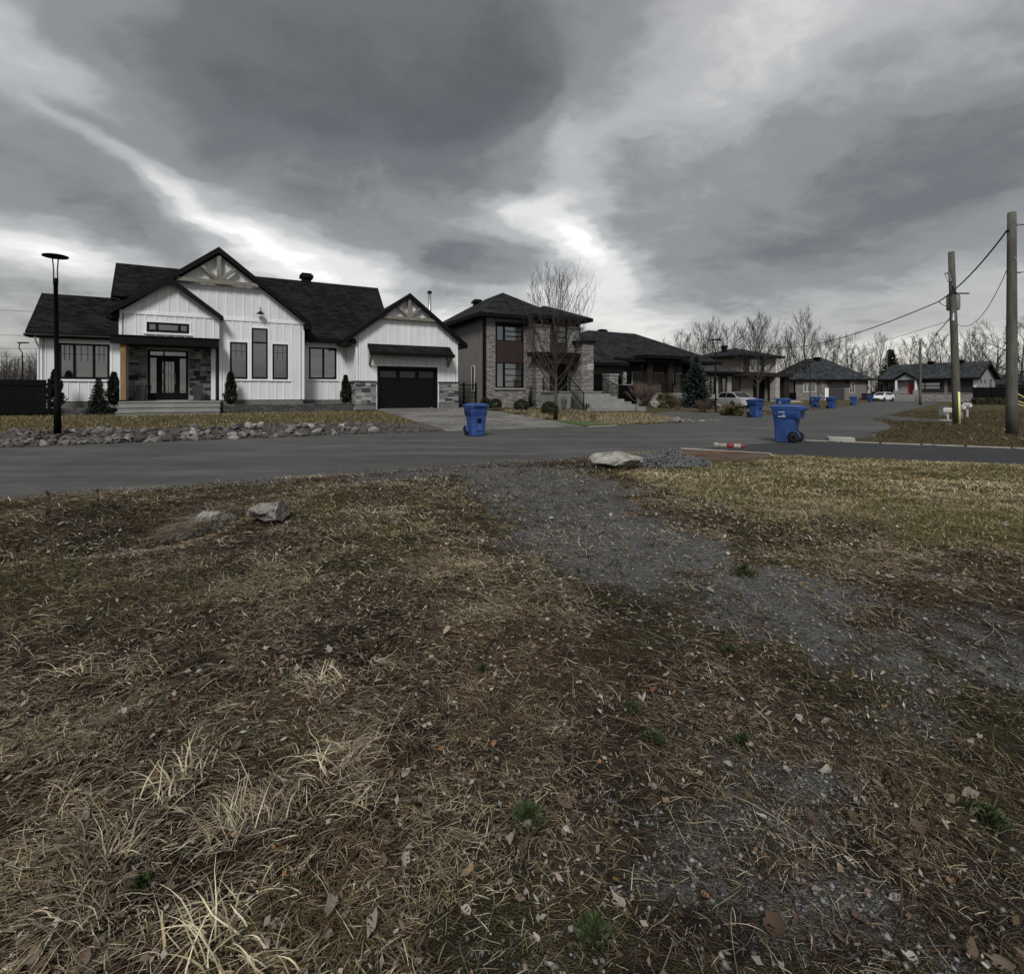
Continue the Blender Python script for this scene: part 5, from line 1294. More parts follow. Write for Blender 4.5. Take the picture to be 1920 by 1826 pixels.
def twig_bush(seed, h, r, n=60, tw=.005):
    rnd = random.Random(seed); m = MB(); t = MB()
    for i in range(n):
        a = rnd.uniform(0, 6.28); s = rnd.random() ** .6; d = Vector((math.cos(a) * r * s, math.sin(a) * r * s, h * rnd.uniform(.55, 1)))
        p0 = Vector((math.cos(a) * .08, math.sin(a) * .08, 0)); mid = p0.lerp(d, .5) + rvec(rnd) * .05 * h + Vector((0, 0, .08 * h))
        m.tube([p0, mid, d], [tw, tw * .8, tw * .4], 3, False)
        for k_ in range(6):
            f = rnd.uniform(.35, 1); p = (p0.lerp(mid, f * 2) if f < .5 else mid.lerp(d, f * 2 - 1)); e = p + (rvec(rnd) + Vector((0, 0, .6))) * h * .16; m.tube([p, e], [tw * .6, tw * .3], 3, False)
    return m.mesh('twigs')
def plant(name, label, cat, meshes, mats, x, y, z=None, s=1, rz=0, group=None, names=None):
    z = gz(x, y) if z is None else z
    t = thing(name, label, cat, (x, y, z), rz, group); t.scale = (s, s, s)
    for me, ma, nm in zip(meshes, mats, names or [m.name.split('.')[0] for m in meshes]): meshobj(nm, me, ma, t)
    return t

# ------------------------------------------------------------------ planted trees and shrubs
mp = bare_tree(11, 8.3, .115, .22, 37, 34, 7, 3, .40, .50, (8, 5, 3), .05, .0085, .70)
plant('maple_tree', 'young bare maple with upswept grey branches before the brick house', 'tree', mp, (M['bark'], M['twig']), 2.2, 25.6, rz=.6, s=.85)
mp2 = bare_tree(23, 7.6, .13, .22, 40, 22, 8, 4, .30, .50, (8, 4, 3), .05, .008)
plant('maple_tree', 'bare spreading tree standing behind the silver car', 'tree', mp2, (M['bark'], M['twig']), 23.0, 47.5, rz=1.0, s=1.08)
ce = columnar(3, 1.75, .27); ce2 = columnar(8, 1.6, .25)
for (u, v, s, lb, me) in ((-7.72, 30.9, 1.0, 'dark columnar cedar directly behind the tall street lamp', ce), (-5.55, 30.95, .98, 'narrow columnar cedar between the small spruce and porch post', ce2),
                          (-.55, 29.95, .95, 'columnar cedar just right of the front steps', ce), (5.2, 30.0, .98, 'columnar cedar at the left corner of the garage', ce2)):
    x, y = uv2w(u, v); plant('cedar_shrub', lb, 'shrub', me, (M['twig'], M['cedarleaf']), x, y, .72 if u < -7 else .82, s, u, 'columnar cedars along the white house')
sp = conifer(5, 1.95, .52, 24, 16, M['spruce'], .12, .06)
x, y = uv2w(-5.95, 30.0); plant('spruce_shrub', 'small dark spruce left of the front steps', 'shrub', sp, (M['bark'], M['spruce']), x, y, .42, .9)
bs = conifer(9, 4.25, 1.45, 28, 18, M['bluespruce'], .16, .12)
plant('blue_spruce', 'bushy blue-green spruce in front of the low house', 'tree', bs, (M['bark'], M['bluespruce']), 14.6, 40.2, .2)
bb = ball_bush(4, .40, .34)
for (x, y, z, s, lb) in ((-.98, 29.3, .50, .92, 'round clipped boxwood nearest the black gate'), (.5, 27.6, .44, .98, 'round clipped boxwood between the other two boxwoods'), (1.86, 25.0, .34, 1.0, 'round clipped boxwood beside the maple trunk')):
    plant('boxwood', lb, 'shrub', bb, (M['twig'], M['box']), x, y, z, s, x, 'clipped boxwoods before the brick house')
plant('boxwood', 'loose dark shrub at the left corner of the brick house', 'shrub', ball_bush(14, .34, .36, 900, .08), (M['twig'], M['box']), -1.55, 29.6, .5, .9)
x, y = uv2w(16.75, 28.7); plant('juniper', 'dark upright shrub between the brick house windows and its porch', 'shrub', conifer(21, 1.35, .42, 9, 9, None, -.5, .07), (M['bark'], M['cedarleaf']), x, y, .5)
def yucca(seed, n=26, L=.45):
    rnd = random.Random(seed); m = MB()
    for i in range(n):
        a = rnd.uniform(0, 6.28); t = rnd.uniform(.15, 1.1); d = Vector((math.cos(a) * math.sin(t), math.sin(a) * math.sin(t), math.cos(t))); s = d.cross(Vector((0, 0, 1))).normalized() * .018
        e = d * L * rnd.uniform(.7, 1); mid = e * .55 + Vector((0, 0, .03)); m.quad(-s, s, mid + s, mid - s); m.poly([mid - s, mid + s, e - Vector((0, 0, .05))])
    return m.mesh('leaves')
x, y = uv2w(18.6, 25.2); plant('yucca_plant', 'spiky grey-green yucca at the foot of the brick house steps', 'plant', (yucca(3, 34, .6),), (M['bluespruce'],), x, y, .42)
x, y = uv2w(17.55, 26.2); plant('flower_shrub', 'small dry shrub against the porch of the brick house', 'shrub', (twig_bush(6, .9, .35, 40),), (M['weeddry'],), x, y, .4)
plant('red_bush', 'reddish leafless bush at the dark bungalow entrance', 'shrub', (twig_bush(31, 1.75, 1.15, 260, .011),), (M['redbush'],), *uv2w(27.9, 30.2), .45)
plant('gold_bush', 'golden-green round bush beside the bungalow driveway', 'shrub', ball_bush(33, .68, .52, 1500, .10), (M['twig'], M['goldbush']), *uv2w(28.3, 28.4), .4)
plant('small_tree', 'tiny leafless ornamental tree by the dark bungalow driveway', 'tree', bare_tree(41, 1.9, .03, .35, 50, 10, 5, 3, .1, .5, (5, 3, 3), .1, .008), (M['bark'], M['redbush']), *uv2w(22.0, 24.6))
plant('dry_shrub', 'low dry shrub on the lawn right of the maple', 'shrub', (twig_bush(36, .62, .26, 30),), (M['weeddry'],), 3.9, 24.3)
for i, (x, y, h, r, lb) in enumerate(((13.2, 35.0, .9, .7, 'leafless grey shrub at the street lamp base before the silver car'), (14.9, 34.6, .8, .8, 'leafless brown shrub below the silver car door'), (12.0, 38.0, 1.0, .9, 'leafless shrub between the spruce and street lamp'))):
    plant('dry_shrub', lb, 'shrub', (twig_bush(50 + i, h, r, 90, .009),), (M['weeddry'],), x, y)
plant('ornamental_grass', 'flattened golden grass clump left of the bin by the silver car', 'shrub', ball_bush(61, .55, .26, 700, .18), (M['twig'], M['goldbush']), 13.85, 31.9)

# ------------------------------------------------------------------ background trees
protos = [bare_tree(101, 14, .24, .18, 42, 17, 7, 4, .22, .46, (6, 3, 3), .09, .023), bare_tree(102, 15, .27, .30, 36, 16, 7, 4, .30, .42, (6, 3, 3), .12, .023),
          bare_tree(103, 12, .2, .12, 48, 18, 7, 4, .18, .50, (6, 3, 3), .12, .023), bare_tree(104, 16, .36, .26, 58, 14, 8, 5, .12, .52, (6, 4, 3), .16, .026)]
def far_tree(px, top, Yd, k, label, rz=0, grp=None, wide=1.0):
    x = (px - 960) / 950 * Yd; ht = 1.45 + (737 - top) / 950 * Yd; hp = (14, 15, 12, 16)[k] * .97
    t = plant('bare_tree', label, 'tree', protos[k], (M['bark'], M['twigfar']), x, Yd, 0, ht / hp, rz, grp); t.scale = (ht / hp * wide, ht / hp * wide, ht / hp)
    return t
G1 = 'bare trees behind the houses'
far_tree(1288, 626, 80, 0, 'small bare tree just right of the dark bungalow roof ridge', 1, G1)
far_tree(1232, 642, 95, 2, 'low bare tree seen above the dark bungalow roof slope', 2, G1)
far_tree(1318, 612, 92, 0, 'bare tree behind the left end of the two-storey house roof', 2.2, G1)
far_tree(1342, 606, 88, 1, 'bare tree behind the middle of the two-storey house roof', .4, G1)
far_tree(1370, 612, 95, 2, 'bushy bare tree left of the broad crown above the two-storey house', 3.1, G1)
far_tree(1412, 598, 84, 0, 'broad-crowned bare tree rising above the two-storey house', 4.0, G1, 1.05)
far_tree(1470, 640, 100, 2, 'bare tree in the gap right of the two-storey house', .2, G1)
far_tree(1508, 590, 98, 1, 'tallest bare tree, left of the pyramid-roofed bungalow', 1.7, G1, .95)
far_tree(1478, 622, 105, 1, 'slim bare tree left of the tallest bare tree', 2.7, G1, .7)
far_tree(1546, 634, 118, 2, 'bare tree behind the left slope of the pyramid roof', 5.0, G1)
far_tree(1562, 632, 116, 0, 'bare tree right behind the pyramid roof peak', 2.0, G1)
far_tree(1590, 634, 120, 3, 'bare tree behind the right slope of the pyramid roof', 1.2, G1)
far_tree(1612, 652, 125, 2, 'low bare tree between the pyramid roof and the pine', .9, G1)
far_tree(1646, 632, 118, 1, 'bare tree immediately left of the dark pine', 3.3, G1)
far_tree(1704, 634, 122, 0, 'bare tree behind the left half of the red-door house', 4.4, G1)
far_tree(1742, 640, 125, 2, 'bare tree behind the middle of the red-door house', 5.2, G1)
far_tree(1768, 628, 122, 0, 'bare tree left of the transformer pole, behind the red-door house', .7, G1)
far_tree(1822, 624, 118, 1, 'bare tree above the gable end of the red-door house', 1.3, G1)
far_tree(1838, 640, 130, 2, 'low bare tree between red-door house and gnarled oak', 2.6, G1)
far_tree(1871, 610, 105, 3, 'gnarled dark oak just left of the nearest utility pole', 2.1, G1, 1.0)
far_tree(1918, 606, 100, 3, 'bare tree at the right edge behind the nearest utility pole', 4.1, G1)
far_tree(40, 672, 95, 0, 'bare tree behind the black fence at the left edge', 1.1, G1, .8)
far_tree(62, 662, 88, 2, 'bare tree touching the left end of the white house', 2.4, G1, .7)
far_tree(14, 678, 100, 2, 'bare bushy tree at the far left edge of the picture', 3.6, G1)
far_tree(-20, 676, 95, 0, 'bare tree just beyond the left edge above the fence', .3, G1)
far_tree(1082, 632, 120, 2, 'bare treetop right of the brick house bay', 1.0, G1, .8)
pn = conifer(71, 12, 3.6, 22, 15, None, -.1, .40)
plant('pine_tree', 'dark evergreen pine left of the red-door house', 'tree', pn, (M['bark'], M['pine']), (1670 - 960) / 950 * 108, 108, 0, .90)
# distant wood line closing the view behind the houses
wood = MB(); rnd = random.Random(77)
for i in range(1900):
    az = R(rnd.choice((rnd.uniform(16, 52), rnd.uniform(-52, -40), rnd.uniform(-60, 62)))); d = rnd.uniform(150, 260); h = rnd.uniform(5, 11); x, y = d * math.sin(az), d * math.cos(az)
    m = Vector((x, y, 0)); t2 = m + Vector((rnd.uniform(-.5, .5), rnd.uniform(-.5, .5), h)); wood.tube([m, t2], [.10, .03], 3, False)
    for q in range(9):
        p = m.lerp(t2, rnd.uniform(.2, .95)); wood.tube([p, p + Vector((rnd.uniform(-1.6, 1.6), rnd.uniform(-1.6, 1.6), rnd.uniform(.3, 2.2)))], [.05, .02], 3, False)
wo_ = wood.build('distant_wood', M['twigfar']); tag(wo_, 'distant leafless wood on the horizon behind the houses', 'wood', kind='stuff')
hd = ball_bush(81, .5, .45, 500, .16)
hg = thing('hedge', 'low clipped brown hedge before the black fence at right', 'hedge', (0, 0, 0)); rnd = random.Random(4); m = MB()
for i in range(5200):
    t = rnd.random(); x = 57.5 + 10.5 * t; y = 63.0 + 1.5 * t; c = Vector((x + rnd.uniform(-.1, .1), y + rnd.uniform(-.45, .45), rnd.uniform(.05, .78))); leaf_quads(m, c, rvec(rnd), .16, rnd, .6)
OFF = (0, 0, 0); m.build('foliage', M['hedge'], hg)

# ------------------------------------------------------------------ street lamps
def lamp_round():
    t = thing('street_lamp', 'tall black street lamp with flat disc head beside the riprap', 'street lamp', (0, 0, 0))
    MB().lathe([(.20, 0), (.20, .05), (.14, .09), (.13, .12), (.0, .12)], 16).build('base_plate', M['steel'], t)
    MB().lathe([(.088, .1), (.086, 1.10), (.060, 1.16), (.052, 4.55), (.062, 4.56), (.062, 4.72), (.03, 4.75)], 14).build('post', M['steel'], t, True)
    for s in (-1, 1): MB().tube([(s * .05, 0, 4.7), (s * .045, 0, 5.0), (s * .075, 0, 5.36)], .016, 8).build('head_bracket', M['steel'], t)
    MB().lathe([(.02, 5.35), (.26, 5.355), (.305, 5.37), (.305, 5.405), (.26, 5.42), (.02, 5.425)], 24).build('lamp_head', M['steel'], t, True)
    MB().box(-.14, .14, -.14, .14, -.3, .0).build('footing', M['kerbc'], t)
    return t
lp = lamp_round(); lp.location = (-13.45, 15.0, .10); lp.rotation_euler = (0, R(-.6), .3)
def lamp_arm():
    t = thing('street_lamp', '', 'street lamp', (0, 0, 0))
    MB().lathe([(.12, 0), (.12, .05), (.07, .08), (.06, .9), (.05, .95), (.045, 4.3), (.03, 4.3)], 10).build('post', M['steel'], t, True)
    MB().tube([(0, 0, 4.2), (0, 0, 4.45), (-.25, 0, 4.75), (-.22, 0, 5.1), (-.1, 0, 5.18)], .035, 6).build('gooseneck', M['steel'], t)
    MB().box(-.3, .42, -.12, .12, 5.15, 5.23).build('lamp_head', M['steel'], t)
    return t
la = lamp_arm()
for i, (x, y, s, lb, rz) in enumerate(((14.55, 36.2, 1.0, 'thin black street lamp rising in front of the silver car', .3), (35.0, 59.5, .96, 'nearer thin street lamp before the pyramid-roofed bungalow', .3),
                                        (55.0, 91, 1.0, 'farther thin street lamp before the pyramid-roofed bungalow', .3), (-37.4, 38.7, 1.0, 'curved-neck street lamp behind the black fence at far left', 0))):
    o = la if i == 0 else copy_tree(la); o['label'] = lb; o['group'] = 'thin street lamps along the road'; o.location = (x, y, gz(x, y) if i != 3 else 0.1); o.scale = (s, s, s); o.rotation_euler = (0, 0, rz)

# ------------------------------------------------------------------ utility poles and wires
def pole(label, x, y, h, r, lean=(0, 0), extras=None):
    t = thing('utility_pole', label, 'utility pole', (x, y, -.1), 0, 'wooden utility poles')
    k = 7; m = MB().tube([(lean[0] * i / k, lean[1] * i / k, (h + .1) * i / k) for i in range(k + 1)], [r * (1 - .28 * i / k) for i in range(k + 1)], 14); m.build('post', M['pole'], t, True)
    return t
p1 = pole('nearest and thickest wooden utility pole at the right edge', 18.15, 18.4, 8.0, .175)
MB().tube([(.165, -.02, .1), (.15, -.02, 2.4)], .03, 6).build('conduit', M['black'], p1)
MB().tube([(-.02, 0, 6.35), (.02, 0, 6.36)], .165, 14).build('band', M['grey'], p1)
MB().box(.12, .24, -.05, .05, 7.62, 7.68).box(.12, .30, -.04, .04, 5.9, 5.94).build('bracket', M['grey'], p1)
MB().box(-.2, -.1, -.04, .04, 7.4, 7.46).build('bracket', M['black'], p1)
p2 = pole('wooden pole with grey transformer can and yellow guard', 21.0, 23.9, 8.1, .17, (-.28, 0))
tr_ = MB().lathe([(.24, 5.5), (.26, 5.55), (.26, 6.12), (.24, 6.2), (.05, 6.26)], 16, (.02, .24, 0)).build('transformer', M['grey'], p2, True)
MB().tube([(-.16, -.14, 6.25), (-.36, -.2, 6.3), (-.38, -.2, 6.55)], .03, 6).build('bushing', M['black'], tr_); MB().box(-.3, .55, -.04, .04, 6.22, 6.27).build('cross_bracket', M['black'], tr_)
fz = MB().tube([(-.24, -.1, 7.05), (-.5, -.1, 7.08)], .02, 6).tube([(-.5, -.1, 7.2), (-.38, -.1, 6.82)], .04, 8).tube([(-.66, -.1, 7.15), (-.5, -.1, 7.22)], .035, 6).tube([(-.52, -.1, 6.80), (-.38, -.1, 6.84)], .035, 6).tube([(-.66, -.1, 7.12), (-.53, -.1, 6.82)], .012, 6).build('fuse_cutout', M['grey'], p2)
MB().tube([(-.42, -.1, 6.82), (-.38, -.2, 6.5)], .008, 4).build('lead_wire', M['wire'], p2)
MB().box(-.3, -.2, -.12, -.02, 4.95, 5.3).box(-.28, -.2, -.1, -.02, 5.35, 5.5).build('insulator', M['trimw'], p2)
MB().tube([(-.06, -.2, .0), (-.10, -.2, 1.6)], [.05, .045], 8).build('yellow_guard', M['yellow'], p2, True)
p3 = pole('slender utility pole standing before the red-door house', 49.8, 61.8, 8.0, .16)
MB().box(-.7, .0, -.05, .05, 7.75, 7.85).build('bracket', M['grey'], p3)
p4 = pole('far utility pole in front of the dark pine', 75.5, 102, 10.0, .17)
gw = thing('guy_guard', 'yellow guy-wire guards sloping at the right edge behind the nearest pole', 'guy wire guard', (22.1, 21.3, 0)); OFF = (0, 0, 0)
for k_, (dx, dz) in enumerate(((-.9, 1.45), (-1.0, 1.2), (-1.02, 1.08))): MB().tube([(.9, .05 * k_, .45), (dx, .05 * k_, dz)], .022, 6).build('guard_tube', M['yellow'], gw)
MB().tube([(.3, 0, .0), (.3, 0, .9)], .06, 6).build('anchor', M['black'], gw)
def wire(label, a, b, sag, r=.014, n=22, name='overhead_wire', mid=None):
    a = Vector(a); b = Vector(b); pts = []
    for i in range(n + 1):
        t = i / n; p = a.lerp(b, t); p.z -= sag * 4 * t * (1 - t); pts.append(p)
    o = MB().tube(pts, r, 5).build(name, M['wire']); return tag(o, label, 'wire', 'overhead wires')
W1 = (17.98, 18.4, 7.35); W2 = (20.0, 23.75, 5.73); W5 = (20.05, 23.9, 4.3)
wire('thick twisted cable from the nearest pole down to the transformer pole', W1, W2, .25, .028)
wire('short jumper loop from the cable to the transformer pole', W2, (20.78, 23.85, 5.63), .15, .016)
wire('long cable running left from the transformer pole towards the two-storey house', W2, (31.0, 62.0, 7.15), .9, .026)
wire('thin telephone wire drooping between the two right-hand poles', (17.98, 18.42, 5.9), (20.9, 23.8, 4.68), .75, .012)
wire('steep cable falling from the transformer pole insulator', (20.72, 23.8, 5.2), W5, .05, .02)
wire('lower cable running left from the steep cable end towards the far pole', W5, (49.8, 61.8, 6.4), .5, .022)
wire('short drop wire right of the steep cable end', W5, (20.9, 24.2, 3.2), .1, .014)
wire('thin wire running left past the transformer pole above the trees', (20.85, 23.8, 4.95), (36, 66, 6.3), .6, .012)
wire('wire between the slender pole and the far pole', (49.8, 61.8, 7.7), (75.5, 102, 9.5), .9, .03)
wire('wire leaving the picture to the right from the nearest pole top', (18.35, 18.4, 7.55), (33, 6, 7.6), .8, .018)
wire('lower wire leaving the picture to the right from the nearest pole', (18.35, 18.4, 5.82), (33, 6, 6.0), .3, .014)
for i, (za, zb, lb) in enumerate(((13.2, 11.3, 'topmost'), (9.4, 8.8, 'second'), (7.6, 7.2, 'third'), (6.2, 6.5, 'fourth'), (4.35, 3.6, 'fifth'), (3.35, 2.75, 'sixth'))):
    ya = 62; wire(f'{lb} of the thin wires crossing the sky left of the white house', (-96, ya, 1.45 + (za - 1.45) * 1.0), (-30, ya + 8, 1.45 + (zb - 1.45) * 1.02), .25, .024)

# ------------------------------------------------------------------ fences, gate
def panel_fence(name, label, a, b, h, z0, step, mat, boards=True, bw=.14):
    a = Vector((*a, z0)); b = Vector((*b, z0)); L = (b - a).length; d = (b - a) / L; ang = math.atan2(d.y, d.x)
    t = thing(name, label, 'fence', tuple(a), ang)
    n = max(1, round(L / step))
    for i in range(n + 1): MB().box(i * L / n - .05, i * L / n + .05, -.05, .05, 0, h + .06).build('post', mat, t)
    me = MB().box(0, bw - .012, -.012, .012, .05, h).mesh('board'); me.materials.append(mat)
    k = int(L / bw)
    if boards:
        for i in range(k): meshobj('board', me, None, t, (i * bw, .03, 0))
    MB().box(0, L, -.02, .015, h - .25, h - .15).box(0, L, -.02, .015, .2, .3).build('rail', mat, t)
    if not boards: MB().box(0, L, .018, .03, .03, h).build('screen', mat, t)
    return t
panel_fence('board_fence', 'tall black board fence left of the white house', (-30.0, 20.2), (-21.0, 23.0), 1.72, .33, 2.2, M['steel'], True, .15)
panel_fence('screen_fence', 'black screened fence right of the red-door house', (72.2, 79.3), (102, 86.0), 2.25, .1, 4.0, M['steel'], False)
panel_fence('screen_fence', 'black fence between the pyramid-roofed bungalow and the white car', (66.5, 93.5), (69.5, 92.5), 1.6, .1, 1.5, M['steel'], False)
panel_fence('screen_fence', 'dark fence behind the bins left of the pyramid-roofed bungalow', (46.5, 92), (53.2, 95), 1.5, 0, 2, M['steel'], False)
gt = thing('garden_gate', 'black steel garden gate between the white and brick houses', 'gate', (*uv2w(12.75, 30.6), .48), ANG); OFF = (12.75, 30.6, .48)
for u in (11.92, 12.72, 13.55): MB().bar((u, 30.6, .3), (u, 30.6, 2.15), .09).build('post', M['steel'], gt)
for (a, b) in ((11.97, 12.67), (12.77, 13.5)):
    f = MB().bar((a, 30.6, 1.98), (b, 30.6, 1.98), .05).bar((a, 30.6, .62), (b, 30.6, .62), .05).build('leaf_frame', M['steel'], gt)
    for z in (.9, 1.17, 1.44, 1.71): MB().bar((a, 30.6, z), (b, 30.6, z), .02).build('bar', M['steel'], f)
MB().box(12.02, 12.2, 30.55, 30.57, 1.83, 1.93).build('sign_plate', M['trimw'], gt)
OFF = (0, 0, 0)
# ------------------------------------------------------------------ wheeled bins (local: back with wheels and handle = -y, printed flank = -x)
def ring(w, d, z, r, cy=0, n=4):
    out = []
    for (sx, sy, a0) in ((1, 1, 0), (-1, 1, 90), (-1, -1, 180), (1, -1, 270)):
        for i in range(n):
            a = R(a0 + 90 * i / (n - 1)); out.append((sx * (w / 2 - r) + r * math.cos(a), cy + sy * (d / 2 - r) + r * math.sin(a), z))
    return out
def loft(m, rings, cap0=True, cap1=True):
    b = len(m.v); k = len(rings[0])
    for r_ in rings: m.v += r_
    for i in range(len(rings) - 1):
        for j in range(k): j2 = (j + 1) % k; m.f.append((b + i * k + j, b + i * k + j2, b + (i + 1) * k + j2, b + (i + 1) * k + j))
    if cap0: m.f.append(tuple(b + j for j in reversed(range(k))))
    if cap1: m.f.append(tuple(b + (len(rings) - 1) * k + j for j in range(k)))
    return m
def make_bin():
    t = thing('wheeled_bin', '', 'bin', (0, 0, 0), 0, 'blue recycling bins along the road')
    m = MB(); loft(m, [ring(.46, .52, .02, .05, .06), ring(.47, .54, .06, .06, .06), ring(.50, .60, .42, .07, .05), ring(.54, .66, .68, .07, .04)], True, False)
    loft(m, [ring(.54, .66, .68, .07, .04), ring(.565, .76, .695, .06, -.005), ring(.60, .83, .95, .06, -.01), ring(.63, .88, .96, .06, -.005), ring(.63, .88, 1.02, .06, -.005)], False, True)
    body = m.build('body', M['blue'], t, True); body.data.polygons.foreach_set('use_smooth', [len(p.vertices) == 4 and abs(p.normal.z) < .6 for p in body.data.polygons])
    e = body.modifiers.new('edges', 'EDGE_SPLIT'); e.split_angle = R(38)
    l = MB(); loft(l, [ring(.65, .90, 1.015, .07, .01), ring(.66, .91, 1.03, .07, .01), ring(.64, .88, 1.06, .08, .02), ring(.46, .66, 1.085, .08, .04), ring(.40, .58, 1.10, .08, .05)], True, True)
    lid = l.build('lid', M['blue'], t, True); e = lid.modifiers.new('edges', 'EDGE_SPLIT'); e.split_angle = R(30)
    MB().bar((-.2, .47, 1.03), (.2, .47, 1.03), .05, .03).build('lid_grip', M['blue'], lid)
    h = MB().tube([(-.24, -.50, 1.00), (.24, -.50, 1.00)], .018, 8)
    for s in (-.26, 0, .26): h.bar((s, -.40, .96), (s, -.53, 1.00), .03, .07)
    h.build('handle', M['blue'], t)
    MB().box(-.09, .09, .335, .372, .20, .62).build('front_channel', M['blue'], t)
    MB().box(-.07, .07, .375, .379, .44, .60).build('grab_slot', M['black'], t)
    for s in (-1, 1):
        w = MB(); c = (s * .255, -.235, .155)
        for (r_, x) in ((.0, 0),): pass
        k = 20; prof = [(.05, -.045), (.12, -.045), (.15, -.03), (.155, 0), (.15, .03), (.12, .045), (.05, .045)]
        for (rr, xx) in prof:
            for j in range(k): a = 2 * math.pi * j / k; w.v.append((c[0] + xx, c[1] + rr * math.cos(a), c[2] + rr * math.sin(a)))
        for i in range(len(prof) - 1):
            for j in range(k): j2 = (j + 1) % k; w.f.append((i * k + j, i * k + j2, (i + 1) * k + j2, (i + 1) * k + j))
        wh = w.build('wheel', M['rubber'], t, True)
        MB().tube([(c[0] - .035, c[1], c[2]), (c[0] + .035, c[1], c[2])], .055, 12).build('hub', M['black'], wh)
        # moulded arch over each wheel
        ar = MB(); k = 10; x0 = s * .215; x1 = s * .315
        for j in range(k):
            a0 = math.pi * j / k; a1 = math.pi * (j + 1) / k
            P_ = lambda r_, a, x: (x, -.235 + r_ * math.cos(a), .155 + r_ * math.sin(a))
            ar.quad(P_(.185, a0, x0), P_(.185, a1, x0), P_(.185, a1, x1), P_(.185, a0, x1)); ar.quad(P_(.17, a0, x1), P_(.185, a0, x1), P_(.185, a1, x1), P_(.17, a1, x1))
        ar.build('wheel_arch', M['blue'], t)
    MB().tube([(-.25, -.235, .155), (.25, -.235, .155)], .014, 8).build('axle', M['grey'], t)
    # white print on the flank: a line of characters and a small emblem, too small to read
    pm = MB(); x = -.292; y = .17
    def lab(y0, y1, z0, z1):
        def fx(z): return -(.25 + .02 * (z - .42) / .26 if z < .68 else .2825 + .0175 * (z - .695) / .255) - .005
        pm.quad((fx(z0), y0, z0), (fx(z1), y0, z1), (fx(z1), y1, z1), (fx(z0), y1, z0))
    for (a, b) in ((.19, .16), (.155, .13), (.105, .085), (.08, .06), (.055, .035), (.03, .01)): lab(b, a, .865, .895)
    for i in range(8): lab(.19 - .028 * i, .212 - .028 * i, .735, .76)
    for (a, b, c) in ((.0, .03, .795), (.03, .06, .81), (.06, .085, .795), (-.01, .1, .78)): lab(a, b, .77, c)
    pm.build('printed_mark', M['print'], t)
    return t
bn = make_bin()
BINS = [(8.15, 14.95, 46, .014, 'largest blue bin, at the mouth of the dark driveway, wheels to the right'), (-1.24, 17.25, 206, 0, 'blue bin at the foot of the white house driveway'),
        (14.55, 30.3, 205, 0, 'blue bin beside the rear of the silver car'), (18.4, 34.4, 40, .0, 'blue bin showing only its lid behind the largest bin'),
        (30.0, 47.6, 215, 0, 'right-hand bin of the touching pair before the pyramid-roofed bungalow'), (30.2, 50.5, 30, 0, 'left-hand bin of the touching pair before the pyramid-roofed bungalow'),
        (40.3, 59.8, 235, 0, 'lone blue bin between the touching pair and the white car'), (56.9, 80.5, 20, 0, 'small blue bin at the front bumper of the white car'),
        (57.5, 103.5, 20, 0, 'tiniest blue bin, on the grass left of the pyramid-roofed bungalow')]
for i, (x, y, rz, z, lb) in enumerate(BINS):
    o = bn if i == 0 else copy_tree(bn); o.location = (x, y, max(z, gz(x, y) if i in (3, 8) else z)); o.rotation_euler = (0, 0, R(rz)); o.scale = (1, .92, 1); o['label'] = lb

